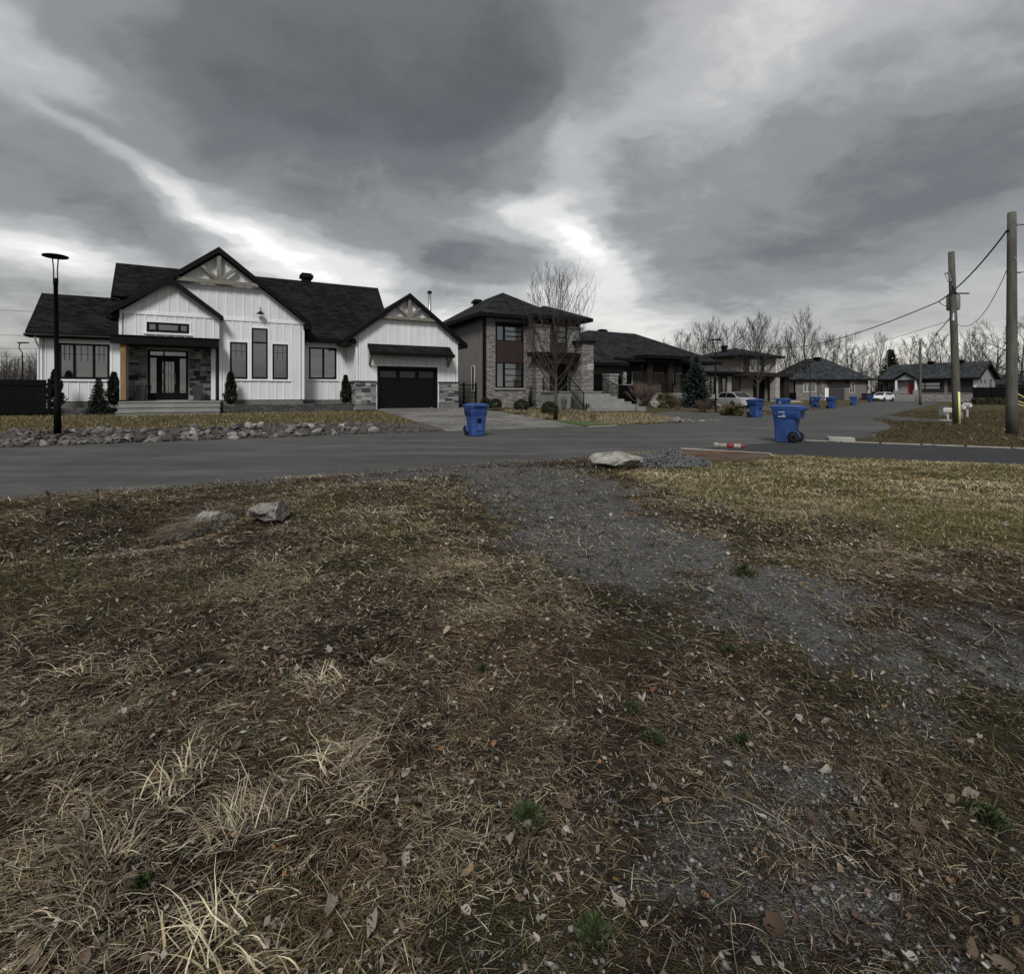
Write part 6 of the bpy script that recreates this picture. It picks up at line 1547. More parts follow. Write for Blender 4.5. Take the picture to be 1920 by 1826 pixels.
# ------------------------------------------------------------------ cars (local: length along x, nose at +x)
def make_car(name, label, paint, L=4.6, Wd=1.78, Hh=1.45, kind='sedan'):
    t = thing(name, label, 'car', (0, 0, 0))
    # side profile stations: x, half width at belt, z bottom, z shoulder
    st = [(-.5, .78, .42, .80), (-.485, .86, .30, .90), (-.42, .95, .24, .97), (-.30, 1, .22, .96), (-.1, 1, .20, .94), (.12, 1, .20, .93), (.24, .99, .21, .92), (.36, .96, .24, .86), (.45, .88, .28, .76), (.49, .76, .34, .66), (.5, .66, .38, .58)]
    if kind == 'cross': st = [(a, b, c * 1.1, d * 1.12) for a, b, c, d in st]
    b = MB(); secs = []
    for (x, w, z0, z1) in st:
        X_ = x * L; hw = w * Wd / 2; zm = z0 + (z1 - z0) * .55
        secs.append([(X_, -hw * .90, z0), (X_, -hw * .985, z0 + .10), (X_, -hw, zm), (X_, -hw * .955, z1 - .04), (X_, -hw * .88, z1), (X_, hw * .88, z1), (X_, hw * .955, z1 - .04), (X_, hw, zm), (X_, hw * .985, z0 + .10), (X_, hw * .90, z0)])
    loft(b, secs); body = b.build('body', paint, t, True); e = body.modifiers.new('edges', 'EDGE_SPLIT'); e.split_angle = R(32)
    # greenhouse
    top = Hh; sh = .93 * (1.12 if kind == 'cross' else 1)
    gs = [(-.40, .80, sh), (-.335, .78, sh + .22 * (top - sh)), (-.22, .70, top - .05), (-.08, .68, top), (.06, .68, top - .01), (.14, .70, top - .07), (.275, .80, sh)]
    if kind == 'cross': gs[0] = (-.44, .8, sh); gs[1] = (-.40, .76, sh + .3 * (top - sh)); gs[2] = (-.27, .70, top - .04)
    g = MB(); secs = []
    for (x, w, z) in gs:
        X_ = x * L; hb = .86 * Wd / 2; ht = w * Wd / 2
        secs.append([(X_, -hb, sh - .03), (X_, -ht - (hb - ht) * (1 - (z - sh) / (top - sh)) * .0, z), (X_, ht, z), (X_, hb, sh - .03)])
    loft(g, secs, False, False); roof = g.build('roof', paint, t, True); e = roof.modifiers.new('edges', 'EDGE_SPLIT'); e.split_angle = R(35)
    # glass laid just proud of the cabin
    def side_pt(xf, zf, s, off=.006):
        xs = [q[0] for q in gs]; zt = np.interp(xf, xs, [q[2] for q in gs]); wt_ = np.interp(xf, xs, [q[1] for q in gs]) * Wd / 2; hb = .86 * Wd / 2
        z = sh + .01 + (zt - sh - .05) * zf; f = (z - sh + .03) / max(.05, zt - sh + .03); return (xf * L, s * (hb + (wt_ - hb) * f + off), z)
    for s in (-1, 1):
        for (a, c) in (((-.325, -.055), 0), ((-.045, .205), 1)):
            n = 6; m = MB(); lo = [side_pt(a[0] + (a[1] - a[0]) * i / n, .06, s) for i in range(n + 1)]; hi = [side_pt(a[0] + (a[1] - a[0]) * i / n, .92, s) for i in range(n + 1)]
            for i in range(n): m.quad(lo[i], lo[i + 1], hi[i + 1], hi[i])
            m.build('side_window', M['carglass'], t)
    for (i0, i1, nm) in ((0, 2, 'rear_window'), (5, 6, 'windscreen')):
        m = MB(); A, B_ = gs[i0], gs[i1]
        def cp(q, w, off): return [(q[0] * L, -w * q[1] * Wd / 2, q[2] + off), (q[0] * L, w * q[1] * Wd / 2, q[2] + off)]
        seq = gs[i0:i1 + 1]
        for q1, q2 in zip(seq[:-1], seq[1:]): a = cp(q1, .9, .012); c = cp(q2, .9, .012); m.quad(a[0], a[1], c[1], c[0])
        m.build(nm, M['carglass'], t)
    wb = .29 * L; wr = .325
    for sx in (-1, 1):
        for sy in (-1, 1):
            c = (sx * wb + .02 * L, sy * (Wd / 2 - .09), wr); k = 22; w = MB(); prof = [(.20, -.10), (.30, -.10), (wr, -.07), (wr, .07), (.30, .10), (.20, .10)]
            for (rr, yy) in prof:
                for j in range(k): a = 2 * math.pi * j / k; w.v.append((c[0] + rr * math.cos(a), c[1] + yy, c[2] + rr * math.sin(a)))
            for i in range(len(prof) - 1):
                for j in range(k): j2 = (j + 1) % k; w.f.append((i * k + j, i * k + j2, (i + 1) * k + j2, (i + 1) * k + j))
            wh = w.build('wheel', M['rubber'], t, True)
            rm = MB(); y = c[1] + sy * .085
            rm.tube([(c[0], y - .02, c[2]), (c[0], y, c[2])], .06, 10)
            for j in range(7): a = 2 * math.pi * j / 7; rm.bar((c[0], y, c[2]), (c[0] + .2 * math.cos(a), y, c[2] + .2 * math.sin(a)), .05, .02)
            rm.build('rim', M['rim'], wh)
            am = MB(); n = 12; yy = sy * (Wd / 2 + .004)
            for j in range(n):
                a0 = math.pi * j / n - .1; a1 = math.pi * (j + 1) / n - .1 + (.2 if j == n - 1 else 0)
                am.poly([(c[0], yy, c[2]), (c[0] + .37 * math.cos(a0), yy, c[2] + .37 * math.sin(a0)), (c[0] + .37 * math.cos(a1), yy, c[2] + .37 * math.sin(a1))])
            am.build('wheel_well', M['rubber'], t)
    for s in (-1, 1):
        MB().box(-.498 * L, -.455 * L, s * .62 * Wd / 2 - .16, s * .62 * Wd / 2 + .16, .70, .86).build('tail_light', M['taillight'], t)
        MB().box(.44 * L, .488 * L, s * .62 * Wd / 2 - .15, s * .62 * Wd / 2 + .15, .60, .70).build('head_light', M['headlight'], t)
        MB().box(.15 * L, .20 * L, s * (Wd / 2 + .02) - .07, s * (Wd / 2 + .02) + .07, sh, sh + .13).build('mirror', paint, t)
        for q in (-.10, .14): MB().box(q * L - .12, q * L - .0, s * Wd / 2 - .012, s * Wd / 2 + .012, .78, .81).build('door_handle', paint, t)
        for q in (-.05, .20, -.285): MB().box(q * L - .005, q * L + .005, s * Wd / 2 * .985 - .006, s * Wd / 2 * .985 + .004, .30, .88).build('door_seam', M['rubber'], t)
        MB().box(-.3 * L, .28 * L, s * Wd / 2 - .03, s * Wd / 2 + .006, .21, .28).build('sill_trim', M['rubber'], t)
    MB().box(-.512 * L, -.49 * L, -.62, .62, .36, .52).build('rear_bumper', paint, t); MB().box(-.514 * L, -.505 * L, -.26, .26, .60, .72).build('number_plate', M['trimw'], t)
    MB().box(.485 * L, .505 * L, -.5, .5, .36, .50).build('grille', M['rubber'], t)
    return t
c1 = make_car('parked_car', 'silver sedan parked in the driveway behind the street lamp', M['carsilver']); c1.location = (19.2, 44.3, .09); c1.rotation_euler = (0, 0, R(104))
c2 = make_car('parked_car', 'white car parked in front of the red-door house', M['carwhite'], 4.5, 1.85, 1.56, 'cross'); c2.location = (63.4, 86.6, .05); c2.rotation_euler = (0, 0, R(208))

# ------------------------------------------------------------------ rocks
def rock_mesh(seed, sx=1, sy=1, sz=.7, sub=2, rough=.22, cuts=7):
    rnd = random.Random(seed); bm = bmesh.new(); bmesh.ops.create_icosphere(bm, subdivisions=sub, radius=1)
    planes = [(rvec(rnd), rnd.uniform(.45, .82)) for _ in range(cuts)]
    for v in bm.verts:
        p = v.co.copy()
        for (n, d) in planes:
            k = p.dot(n) - d
            if k > 0: p -= n * k
        h = math.sin(p.x * 5 + seed) * math.sin(p.y * 6 + seed * 2) * math.sin(p.z * 5.5)
        p *= 1 + h * rough * .4 + rnd.uniform(-1, 1) * rough * .12
        v.co = Vector((p.x * sx, p.y * sy, p.z * sz))
    me = bpy.data.meshes.new('rock'); bm.to_mesh(me); bm.free(); return me
rock_mes = [rock_mesh(s, 1, random.Random(s).uniform(.6, .95), random.Random(s + 9).uniform(.45, .75), 1 if s % 3 else 2, .3, 12) for s in range(14)]
for me in rock_mes: me.materials.append(M['rock'])
bank = thing('riprap_bank', 'band of angular grey-brown riprap rocks between the road and white house lawn', 'rock border', (*uv2w(-6, 19.2), 0))
bl_ = Vector(bank.location); rnd = random.Random(12)
cand = []
while len(cand) < 2100:
    u = rnd.uniform(-19, 6.6); t = rnd.random(); v = 18.3 + 1.75 * t
    if u > 4.3: v = 18.3 + 1.75 * t * (6.8 - u) / 2.5
    x, y = uv2w(u, v); px_ = x / y * 950 + 960
    if px_ < -60 or px_ > 860 or math.hypot(x + 13.45, y - 15.0) < .42: continue
    cand.append((x, y, rnd.choice((rnd.uniform(.06, .12), rnd.uniform(.09, .16), rnd.uniform(.12, .22))) * (1 if u < 4.3 else .8), px_))
cand.sort(key=lambda c: -c[2] / c[1])
small = MB()
for i, (x, y, s, px_) in enumerate(cand):
    z = gz(x, y) + s * .12
    if i < 290:
        meshobj('rock', rock_mes[i % 14], None, bank, (x - bl_.x, y - bl_.y, z - bl_.z + rnd.uniform(0, .06)), (rnd.uniform(-.5, .5), rnd.uniform(-.5, .5), rnd.uniform(0, 6.28)), (s, s, s * rnd.uniform(.8, 1.2)))
    else:
        me = rock_mes[i % 13 + 1 if (i % 13 + 1) % 3 else 1]; b = len(small.v); mt = Matrix.Translation((x, y, z)) @ Matrix.Rotation(rnd.uniform(0, 6.28), 4, 'Z') @ Matrix.Rotation(rnd.uniform(-.5, .5), 4, 'X') @ Matrix.Scale(s, 4)
        small.v += [tuple(mt @ v_.co) for v_ in me.vertices]; small.f += [tuple(b + q for q in p.vertices) for p in me.polygons]
so = small.build('smaller_rocks', M['rock'], bank, off=tuple(bl_)); so['kind'] = 'stuff'
from mathutils import noise as mno
def boulder(name, label, x, y, sx, sy, sz, seed, rz, sink=.3, mat=None, group=None):
    me = rock_mesh(seed, 1, 1, 1, 5, .10, 13); off = Vector((seed * 3.7, seed * 1.3, 0))
    for v in me.vertices:
        p = v.co; strat = mno.noise(Vector((p.x * .8, p.y * .8, p.z * 5.0)) + off); n_ = mno.fractal(p * 2.4 + off, 1.0, 2.1, 5); cr_ = abs(mno.noise(p * 3.3 + off * 2))
        p = p * (1 + .10 * n_ + .05 * strat - .10 * max(0, .12 - cr_) / .12); v.co = Vector((p.x * sx, p.y * sy, p.z * sz))
    o = meshobj(name, me, mat or M['boulder'], None, (x, y, gz(x, y) + sz * (1 - sink) * .8), (R(6), R(-5), rz))
    return tag(o, label, 'boulder', group)
boulder('boulder', 'largest pale boulder, at the road edge beside the gravel pile', 1.98, 9.45, .58, .38, .25, 5, R(-14), .40)
boulder('boulder', 'pale angular boulder lying in the grass near the ditch', -2.66, 5.6, .29, .25, .20, 8, R(20), .48)
boulder('boulder', 'boulder half buried under dead grass left of the pale angular one', -3.55, 5.85, .34, .28, .21, 12, R(60), .6)
boulder('white_rock', 'round whitish rock at the corner of the dark bungalow driveway', 8.15, 24.9, .2, .17, .22, 3, 0, .2)
rb = thing('roadside_rocks', 'short row of small dark stones at the bungalow driveway corner', 'rock border', (8.6, 25.3, 0))
for i in range(34):
    t = i / 34; x = 7.6 + 3.3 * t + rnd.uniform(-.2, .2); y = 24.75 + 1.9 * t + rnd.uniform(-.2, .3); s = rnd.uniform(.08, .2)
    meshobj('rock', rock_mes[i % 14], None, rb, (x - 8.6, y - 25.3, gz(x, y) + .05), (rnd.uniform(-.5, .5), rnd.uniform(-.5, .5), rnd.uniform(0, 6)), (s, s, s))
for (u, v, s, lb) in ((27.6, 28.9, .55, 'grey boulder left of the golden bush'), (35.6, 29.6, .35, 'pale round boulder left of the blue spruce')):
    x, y = uv2w(u, v); boulder('boulder', lb, x, y, s, s * .8, s * .7, int(u), u, .25)
# gravel pile
def pebbles(pts, sizes, cols, seed, name, flat=.7):
    rg = np.random.default_rng(seed); n = len(pts)
    base = np.array([(1, 0, 0), (-1, 0, 0), (0, 1, 0), (0, -1, 0), (0, 0, 1), (0, 0, -1)], float)
    tri = np.array([(0, 2, 4), (2, 1, 4), (1, 3, 4), (3, 0, 4), (2, 0, 5), (1, 2, 5), (3, 1, 5), (0, 3, 5)])
    q = rg.normal(size=(n, 4)); q /= np.linalg.norm(q, axis=1, keepdims=True); w, x, y, z = q.T
    Rm = np.stack([1 - 2 * (y * y + z * z), 2 * (x * y - w * z), 2 * (x * z + w * y), 2 * (x * y + w * z), 1 - 2 * (x * x + z * z), 2 * (y * z - w * x), 2 * (x * z - w * y), 2 * (y * z + w * x), 1 - 2 * (x * x + y * y)], 1).reshape(n, 3, 3)
    sc = sizes[:, None, None] * rg.uniform(.55, 1.25, (n, 6, 1))
    v = np.einsum('nij,nkj->nki', Rm, base[None] * sc); v[:, :, 2] *= flat; v += np.asarray(pts)[:, None, :]
    f = (tri[None] + (np.arange(n) * 6)[:, None, None]).reshape(-1, 3)
    return np_mesh(name, v.reshape(-1, 3), f, np.repeat(cols, 6, 0), M['pebble'])
rg = np.random.default_rng(5)
n = 5200; a = rg.uniform(0, 6.283, n); rr = np.sqrt(rg.random(n)); lx = rr * np.cos(a) * .95; ly = rr * np.sin(a) * .62
hz_ = .23 * (1 - rr ** 1.7) * (1 + .25 * np.sin(lx * 5 + 1) * np.cos(ly * 6)) + .02
th = R(14); gxp = 3.1 + lx * math.cos(th) - ly * math.sin(th); gyp = 10.15 + lx * math.sin(th) + ly * math.cos(th)
cols = (rg.uniform(.04, .15, n)[:, None] * np.array([[.98, 1.0, 1.02]]))
pme = pebbles(np.stack([gxp, gyp, hz_ + terrain(gxp, gyp)], 1), rg.uniform(.012, .034, n), cols, 3, 'gravel_pile', .8)
gp = thing('gravel_pile', 'low heap of dark crushed stone right of the largest boulder', 'gravel pile', (3.1, 10.15, 0)); 
ob = meshobj('crushed_stone', pme, None, gp, (-3.1, -10.15, 0)); ob['kind'] = 'stuff'
core = MB(); k = 20
core.v = [(math.cos(th) * c * .93 * s_ - math.sin(th) * d * .6 * s_, math.sin(th) * c * .93 * s_ + math.cos(th) * d * .6 * s_, .23 * (1 - s_ ** 1.7) - .0) for s_ in (1, .8, .6, .4, .2) for c, d in [(math.cos(2 * math.pi * j / k), math.sin(2 * math.pi * j / k)) for j in range(k)]]
core.f = [(i * k + j, i * k + (j + 1) % k, (i + 1) * k + (j + 1) % k, (i + 1) * k + j) for i in range(4) for j in range(k)] + [tuple(4 * k + j for j in range(k))]
core.build('core', plain('pile_core', (.05, .052, .054), .95, .3, 20, bump=.8, bscale=60), gp, off=(0, 0, 0))

# ------------------------------------------------------------------ small things
mk = thing('striped_marker', 'white and red striped marker tube lying on the pale kerb', 'marker', (5.28, 12.28, .13), R(-24))
MB().tube([(-.30, 0, .045), (.30, 0, .045)], .05, 12).build('tube', M['kerbc'], mk, True)
for (a, b) in ((-.07, .09), (.25, .33)): MB().tube([(a, 0, .045), (b, 0, .045)], .053, 12).build('stripe', M['redplastic'], mk, True)
MB().box(-.36, -.26, -.06, .06, 0, .11).build('end_cap', M['kerbc'], mk, True)
pts = [(3.95 + .16 * i, 11.0 + .08 * math.sin(i * 1.1) + .03 * i, gz(3.95 + .16 * i, 11.0) + .07) for i in range(9)]
tag(MB().tube(pts, .014, 6).build('orange_cord', M['orange']), 'thin orange cord lying on the brown mulch by the driveway', 'cord')
def mailbox(label, x, y, rz, tall=0):
    t = thing('mailbox', label, 'mailbox', (x, y, gz(x, y)), rz, 'white roadside mailboxes'); t.scale = (.68, .68, .68)
    MB().bar((0, 0, 0), (0, 0, .62 + tall), .11).bar((0, -.2, .58 + tall), (0, .2, .58 + tall), .09).build('post', M['whitepaint'], t)
    m = MB(); prof = [(-.14, 0), (.14, 0), (.14, .24)] + [(.14 * math.cos(R(a)), .24 + .12 * math.sin(R(a))) for a in range(20, 180, 20)] + [(-.14, .24)]
    m.prism([(p[0], p[1] + .64 + tall) for p in prof], -.28, .28); m.build('box', M['whitepaint'], t)
    MB().box(-.12, .12, -.292, -.282, .67 + tall, .92 + tall).build('door', M['trimw'], t); MB().box(-.06, .06, -.30, -.29, .90 + tall, .97 + tall).build('slot', M['black'], t)
    MB().box(.145, .16, -.1, .02, .8 + tall, .98 + tall).build('flag', M['black'], t)
mailbox('white mailbox on a post left of the transformer pole', 25.3, 29.4, R(40)); mailbox('white mailbox on a post right of the transformer pole', 27.3, 30.8, R(20), .25); mailbox('white mailbox farther back behind the transformer pole', 28.4, 31.6, R(20), .3)
cb = thing('utility_cabinet', 'small grey-green utility cabinet behind the left mailbox', 'cabinet', (27.6, 32.4, 0), R(20)); cb.scale = (.5, .5, .55); MB().box(-.4, .4, -.35, .35, 0, 1.0).build('cabinet', M['grey'], cb); MB().box(-.44, .44, -.39, .39, 1.0, 1.08).build('lid', M['grey'], cb)
mh = MB().lathe([(.5, 0), (.5, .08), (.45, .1), (.0, .1)], 24).build('concrete_cover', M['kerbc'], loc=(24.2, 28.0, gz(24.2, 28.0))); tag(mh, 'round pale concrete cover set in the verge below the mailbox', 'manhole cover')
bch = thing('garden_bench', 'black iron garden bench before the bungalow steps', 'bench', (*uv2w(31.6, 28.2), .42), ANG)
MB().box(-.6, .6, -.2, .2, .42, .46).build('seat', M['steel'], bch); bk_ = MB()
for i in range(13): a = -.6 + .1 * i; bk_.bar((a, .22, .44), (a, .26, .86 + .06 * math.sin(math.pi * i / 12)), .018)
bk_.tube([(-.6 + .1 * i, .26, .88 + .06 * math.sin(math.pi * i / 12)) for i in range(13)], .022, 6).build('backrest', M['steel'], bch)
for x in (-.55, .55):
    for y in (-.18, .2): MB().bar((x, y, 0), (x, y, .43), .035).build('leg', M['steel'], bch)
yb = thing('yellow_dog_figure', 'small pale yellow ornament at the foot of the brick house steps', 'ornament', (*uv2w(22.6, 25.4), gz(*uv2w(22.6, 25.4))), 0)
MB().lathe([(.10, 0), (.12, .05), (.09, .16), (.10, .26), (.06, .34), (.0, .36)], 10).build('figure', plain('cream_plastic', (.62, .45, .16), .6), yb, True); MB().box(.08, .2, -.06, .06, 0, .07).build('base', M['redplastic'], yb)
stp = MB()
tag(MB().box(-3.3, .2, -.3, .3, -.1, .12).build('border_slab', M['mulch'], loc=(*uv2w(21.9, 24.75), gz(*uv2w(21.9, 24.75)))), 'dark edging slab below the brick house steps', 'edging'); bpy.data.objects['border_slab'].rotation_euler[2] = ANG
# ------------------------------------------------------------------ ground cover of the vacant lot
rg = np.random.default_rng(2024)
def in_view(x, y, m=1.3): return (np.abs(x) < 1.03 * y + m) & (y > .55)
def scatter(n, x0, x1, y0, y1, dens, margin=1.0):
    x = rg.uniform(x0, x1, n); y = y0 + (y1 - y0) * rg.random(n); k = in_view(x, y, margin)
    x, y = x[k], y[k]; d = dens(x, y); k = rg.random(len(x)) < d
    return x[k], y[k]
def offroad(x, y, m=.05):
    return ~inside(x, y, MULCH) & ~inside(x, y, ROADPOLY) & ~inside(x, y, DRIVE) & (seg_dist(x, y, EDGE_R) > m) & (seg_dist(x, y, DRIVE, True) > m)
def blades(x, y, L, w, ang, lift, curl, cols, segs=3, z=None, twist=None, zoff=0):
    # ribbons that rise at `lift`, lean along `ang` and curl back to the ground
    n = len(x); z = terrain(x, y) if z is None else z
    cx, cy, cz = x.copy(), y.copy(), z + zoff; el = lift.copy(); az = ang.copy(); P_ = []
    st = L / segs; tw = rg.uniform(-.35, .35, n) if twist is None else twist
    for s in range(segs + 1):
        wd = w * (1 - (s / segs) ** 1.6) * .5 + (.0004 if s == segs else 0)
        sx, sy = -np.sin(az + tw) * wd, np.cos(az + tw) * wd
        zz = np.maximum(cz, z + zoff + .002 + .004 * (s > 0)); P_.append(np.stack([cx - sx, cy - sy, zz], 1)); P_.append(np.stack([cx + sx, cy + sy, zz + wd * .5 * rg.uniform(-1, 1, n)], 1))
        cx = cx + np.cos(az) * np.cos(el) * st; cy = cy + np.sin(az) * np.cos(el) * st; cz = cz + np.sin(el) * st
        el = el - curl / segs; az = az + tw * 1.2 / segs + rg.normal(0, .16, n)
    k = 2 * (segs + 1); V_ = np.stack(P_, 1); o = (np.arange(n) * k)[:, None]
    F_ = np.concatenate([o + np.array([[2 * s, 2 * s + 1, 2 * s + 3, 2 * s + 2]]) for s in range(segs)], 0)
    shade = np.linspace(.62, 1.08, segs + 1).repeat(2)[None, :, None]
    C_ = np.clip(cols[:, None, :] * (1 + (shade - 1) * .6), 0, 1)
    return V_.reshape(-1, 3), F_, C_.reshape(-1, 3)
def palette(n, entries, jit=.22):
    w = np.array([e[0] for e in entries], float); w /= w.sum(); idx = rg.choice(len(entries), n, p=w)
    c = np.array([e[1] for e in entries])[idx]; return c * (1 + rg.uniform(-jit, jit, (n, 1))) * (1 + rg.uniform(-.06, .06, (n, 3)))
STRAW = (.34, .28, .188); PALE = (.64, .565, .405); BROWN = (.112, .082, .055); UMBER = (.034, .025, .019); GREYS = (.225, .200, .160); GREEN = (.080, .084, .030); OLIVE = (.135, .118, .050); GOLD = (.27, .212, .100); RUST = (.155, .092, .052)
class Join:
    def __init__(self): self.V = []; self.F = []; self.C = []; self.n = 0
    def add(self, v, f, c): self.V.append(v); self.F.append(f + self.n); self.C.append(c); self.n += len(v)
    def build(self, name, label, cat): 
        o = meshobj(name, np_mesh(name, np.concatenate(self.V), np.concatenate(self.F), np.concatenate(self.C), M['blade'])); tag(o, label, cat, kind='stuff'); return o
def flow(x, y): return R(205) + (fbm(x * .5, y * .5, 91) - .5) * 3.2 + (fbm(x * 1.9, y * 1.9, 92) - .5) * 1.6
def green_m(x, y): return ss(.50, .66, fbm(x * .85 + 3, y * .85, 63))
J = Join()
# 1 thatch: short dead stems and broken blades lying flat, in tan, dark, rusty and greening patches
for (y0, y1, n, Lm, w, sg) in ((.75, 2.4, 84000, .040, .0021, 3), (2.4, 4.6, 96000, .050, .0031, 2), (4.6, 8.0, 96000, .062, .0050, 2), (8.0, 13.0, 64000, .08, .0085, 2)):
    x, y = scatter(n * 2, -1.05 * y1 - 1.2, 1.05 * y1 + 1.2, y0, y1, lambda x, y: (1 - .82 * ss(.2, .75, gravel_mask(x, y))) * (1 - .8 * lawn_mask(x, y)) * (.35 + .65 * ss(.35, .6, fbm(x * 2.3, y * 2.3, 97))))
    k = offroad(x, y); x, y = x[k], y[k]; m = len(x); a = flow(x, y) + rg.normal(0, 1.1, m)
    zt = fbm(x * 1.0, y * 1.0, 201) + .10 * (fbm(x * 5, y * 5, 203) - .5); zr = fbm(x * 1.7, y * 1.7, 205); g = green_m(x, y)
    c = palette(m, ((.30, BROWN), (.30, UMBER), (.22, GREYS), (.13, STRAW), (.05, PALE)))
    tk = rg.random(m) < .85 * ss(.47, .62, zt); c[tk] = palette(tk.sum(), ((.36, STRAW), (.16, PALE), (.2, GOLD), (.16, GREYS), (.12, BROWN)))
    soil = ss(-.7, .5, x + .8 * (fbm(x * .8, y * .8, 251) - .5)) * ss(4.6, 3.0, y + 1.2 * (fbm(x * .7, y * .7, 252) - .5)); sk = rg.random(m) < .62 * soil; c[sk] = palette(sk.sum(), ((.36, UMBER), (.30, (.085, .060, .046)), (.18, BROWN), (.12, GREYS), (.04, PALE)))
    rk = rg.random(m) < .5 * ss(.55, .68, zr); c[rk] = palette(rk.sum(), ((.5, RUST), (.5, BROWN)))
    gk = rg.random(m) < .32 * g; c[gk] = palette(gk.sum(), ((.45, GREEN), (.55, OLIVE)))
    c = c * (1 + .38 * ss(2.2, 5.0, y))[:, None]  # farther thatch painted lighter, for bright tops seen at a grazing view
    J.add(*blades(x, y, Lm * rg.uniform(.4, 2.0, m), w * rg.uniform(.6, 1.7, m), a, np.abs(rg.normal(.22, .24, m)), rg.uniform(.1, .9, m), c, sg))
# 2 long matted grass in swept tufts
def tufts(ntuft, y0, y1, per, L, w, sg, dens, pal, lift=(.35, .95), spread=.55, rad=.06):
    tx, ty = scatter(ntuft, -1.05 * y1 - 1.0, 1.05 * y1 + 1.0, y0, y1, dens); k = offroad(tx, ty, .12); tx, ty = tx[k], ty[k]
    if not len(tx): return
    m = len(tx); ta = flow(tx, ty) + rg.normal(0, .35, m); tl = rg.uniform(.65, 1.35, m); tb = rg.choice([.28, .45, .7, 1.0, 1.4], m)
    idx = np.repeat(np.arange(m), per); q = len(idx)
    x = tx[idx] + rg.normal(0, rad, q); y = ty[idx] + rg.normal(0, rad, q); k = offroad(x, y, .03); idx, x, y = idx[k], x[k], y[k]; q = len(idx)
    c = palette(q, pal) * tb[idx][:, None]
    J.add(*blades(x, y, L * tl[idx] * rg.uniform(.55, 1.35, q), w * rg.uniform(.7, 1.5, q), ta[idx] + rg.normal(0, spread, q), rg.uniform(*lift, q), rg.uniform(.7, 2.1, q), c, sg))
PL = ((.25, STRAW), (.10, PALE), (.22, BROWN), (.13, GREYS), (.26, UMBER), (.04, OLIVE))
tufts(2300, .75, 2.6, 28, .080, .0034, 4, longgrass, PL, (.02, .55), .6)
tufts(2000, 2.4, 4.8, 20, .085, .0046, 3, longgrass, PL, (.02, .55), .65)
tufts(1500, 4.8, 8.5, 16, .11, .0078, 3, longgrass, PL, (.02, .55), .7)
tufts(230, .9, 3.4, 44, .125, .0048, 5, lambda x, y: .7 * longgrass(x, y) * ss(.5, .6, fbm(x * 1.3, y * 1.3, 215)), ((.45, PALE), (.4, STRAW), (.15, GREYS)), (.6, 1.3), 1.0, .045)
tufts(300, .8, 3.6, 16, .13, .0026, 4, lambda x, y: .5 * (1 - longgrass(x, y)) * (1 - .7 * gravel_mask(x, y)), ((.4, STRAW), (.3, GREYS), (.2, BROWN), (.1, PALE)), (.3, 1.0), .9)
tufts(2400, 2.6, 9.2, 18, .062, .0055, 2, lambda x, y: .42 * gravel_mask(x, y), ((.55, UMBER), (.35, BROWN), (.1, GREYS)), (.3, 1.2), 2.5, .04)
# pale flattened clumps that stand out in the straw
for (px_, py_, k_, L_) in ((655, 1440, 150, .17), (700, 1500, 110, .16), (450, 1560, 170, .19), (520, 1545, 90, .15), (210, 1620, 90, .14), (120, 1530, 80, .13), (330, 1490, 80, .13), (720, 1260, 70, .15), (600, 1275, 60, .12), (150, 1760, 90, .15), (380, 1400, 80, .13), (850, 1230, 50, .12), (250, 1250, 50, .13), (430, 1090, 60, .16), (500, 1060, 50, .16)):
    Yd = 1377.5 / (py_ - 737); cx_ = (px_ - 960) / 950 * Yd; a0 = rg.uniform(0, 6.28)
    x = cx_ + rg.normal(0, .05, k_); y = Yd + rg.normal(0, .05, k_)
    J.add(*blades(x, y, .78 * L_ * rg.uniform(.4, 1.4, k_), .0024 * (1 + .18 * Yd) * rg.uniform(.5, 1.5, k_), a0 + rg.normal(0, 1.0, k_), rg.uniform(.2, 1.1, k_), rg.uniform(.9, 2.2, k_), palette(k_, ((.40, PALE), (.38, STRAW), (.12, GREYS), (.10, BROWN))), 5))
# 3 single long stems lying across everything
x, y = scatter(1700, -4, 4.5, .8, 4.2, lambda x, y: .35 + .65 * longgrass(x, y)); m = len(x)
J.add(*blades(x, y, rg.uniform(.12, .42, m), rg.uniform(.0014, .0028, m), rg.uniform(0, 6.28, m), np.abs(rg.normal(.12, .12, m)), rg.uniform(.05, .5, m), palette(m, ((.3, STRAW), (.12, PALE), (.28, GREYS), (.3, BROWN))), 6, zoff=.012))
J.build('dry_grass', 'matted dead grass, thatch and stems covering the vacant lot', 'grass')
# 4 green moss-like sprigs
J = Join()
x, y = scatter(60000, -5, 6, .8, 6.5, lambda x, y: green_m(x, y) * (1 - .9 * gravel_mask(x, y)) * .30); m = len(x)
J.add(*blades(x, y, rg.uniform(.02, .06, m) * (1 + .12 * y), .0028 * (1 + .35 * y) * rg.uniform(.7, 1.4, m), rg.uniform(0, 6.28, m), rg.uniform(.3, 1.3, m), rg.uniform(0, 1.2, m), palette(m, ((.4, GREEN), (.4, OLIVE), (.2, (.045, .05, .016)))), 2))
J.build('green_sprigs', 'patches of short green moss and sprouting grass among the dead stems', 'grass')
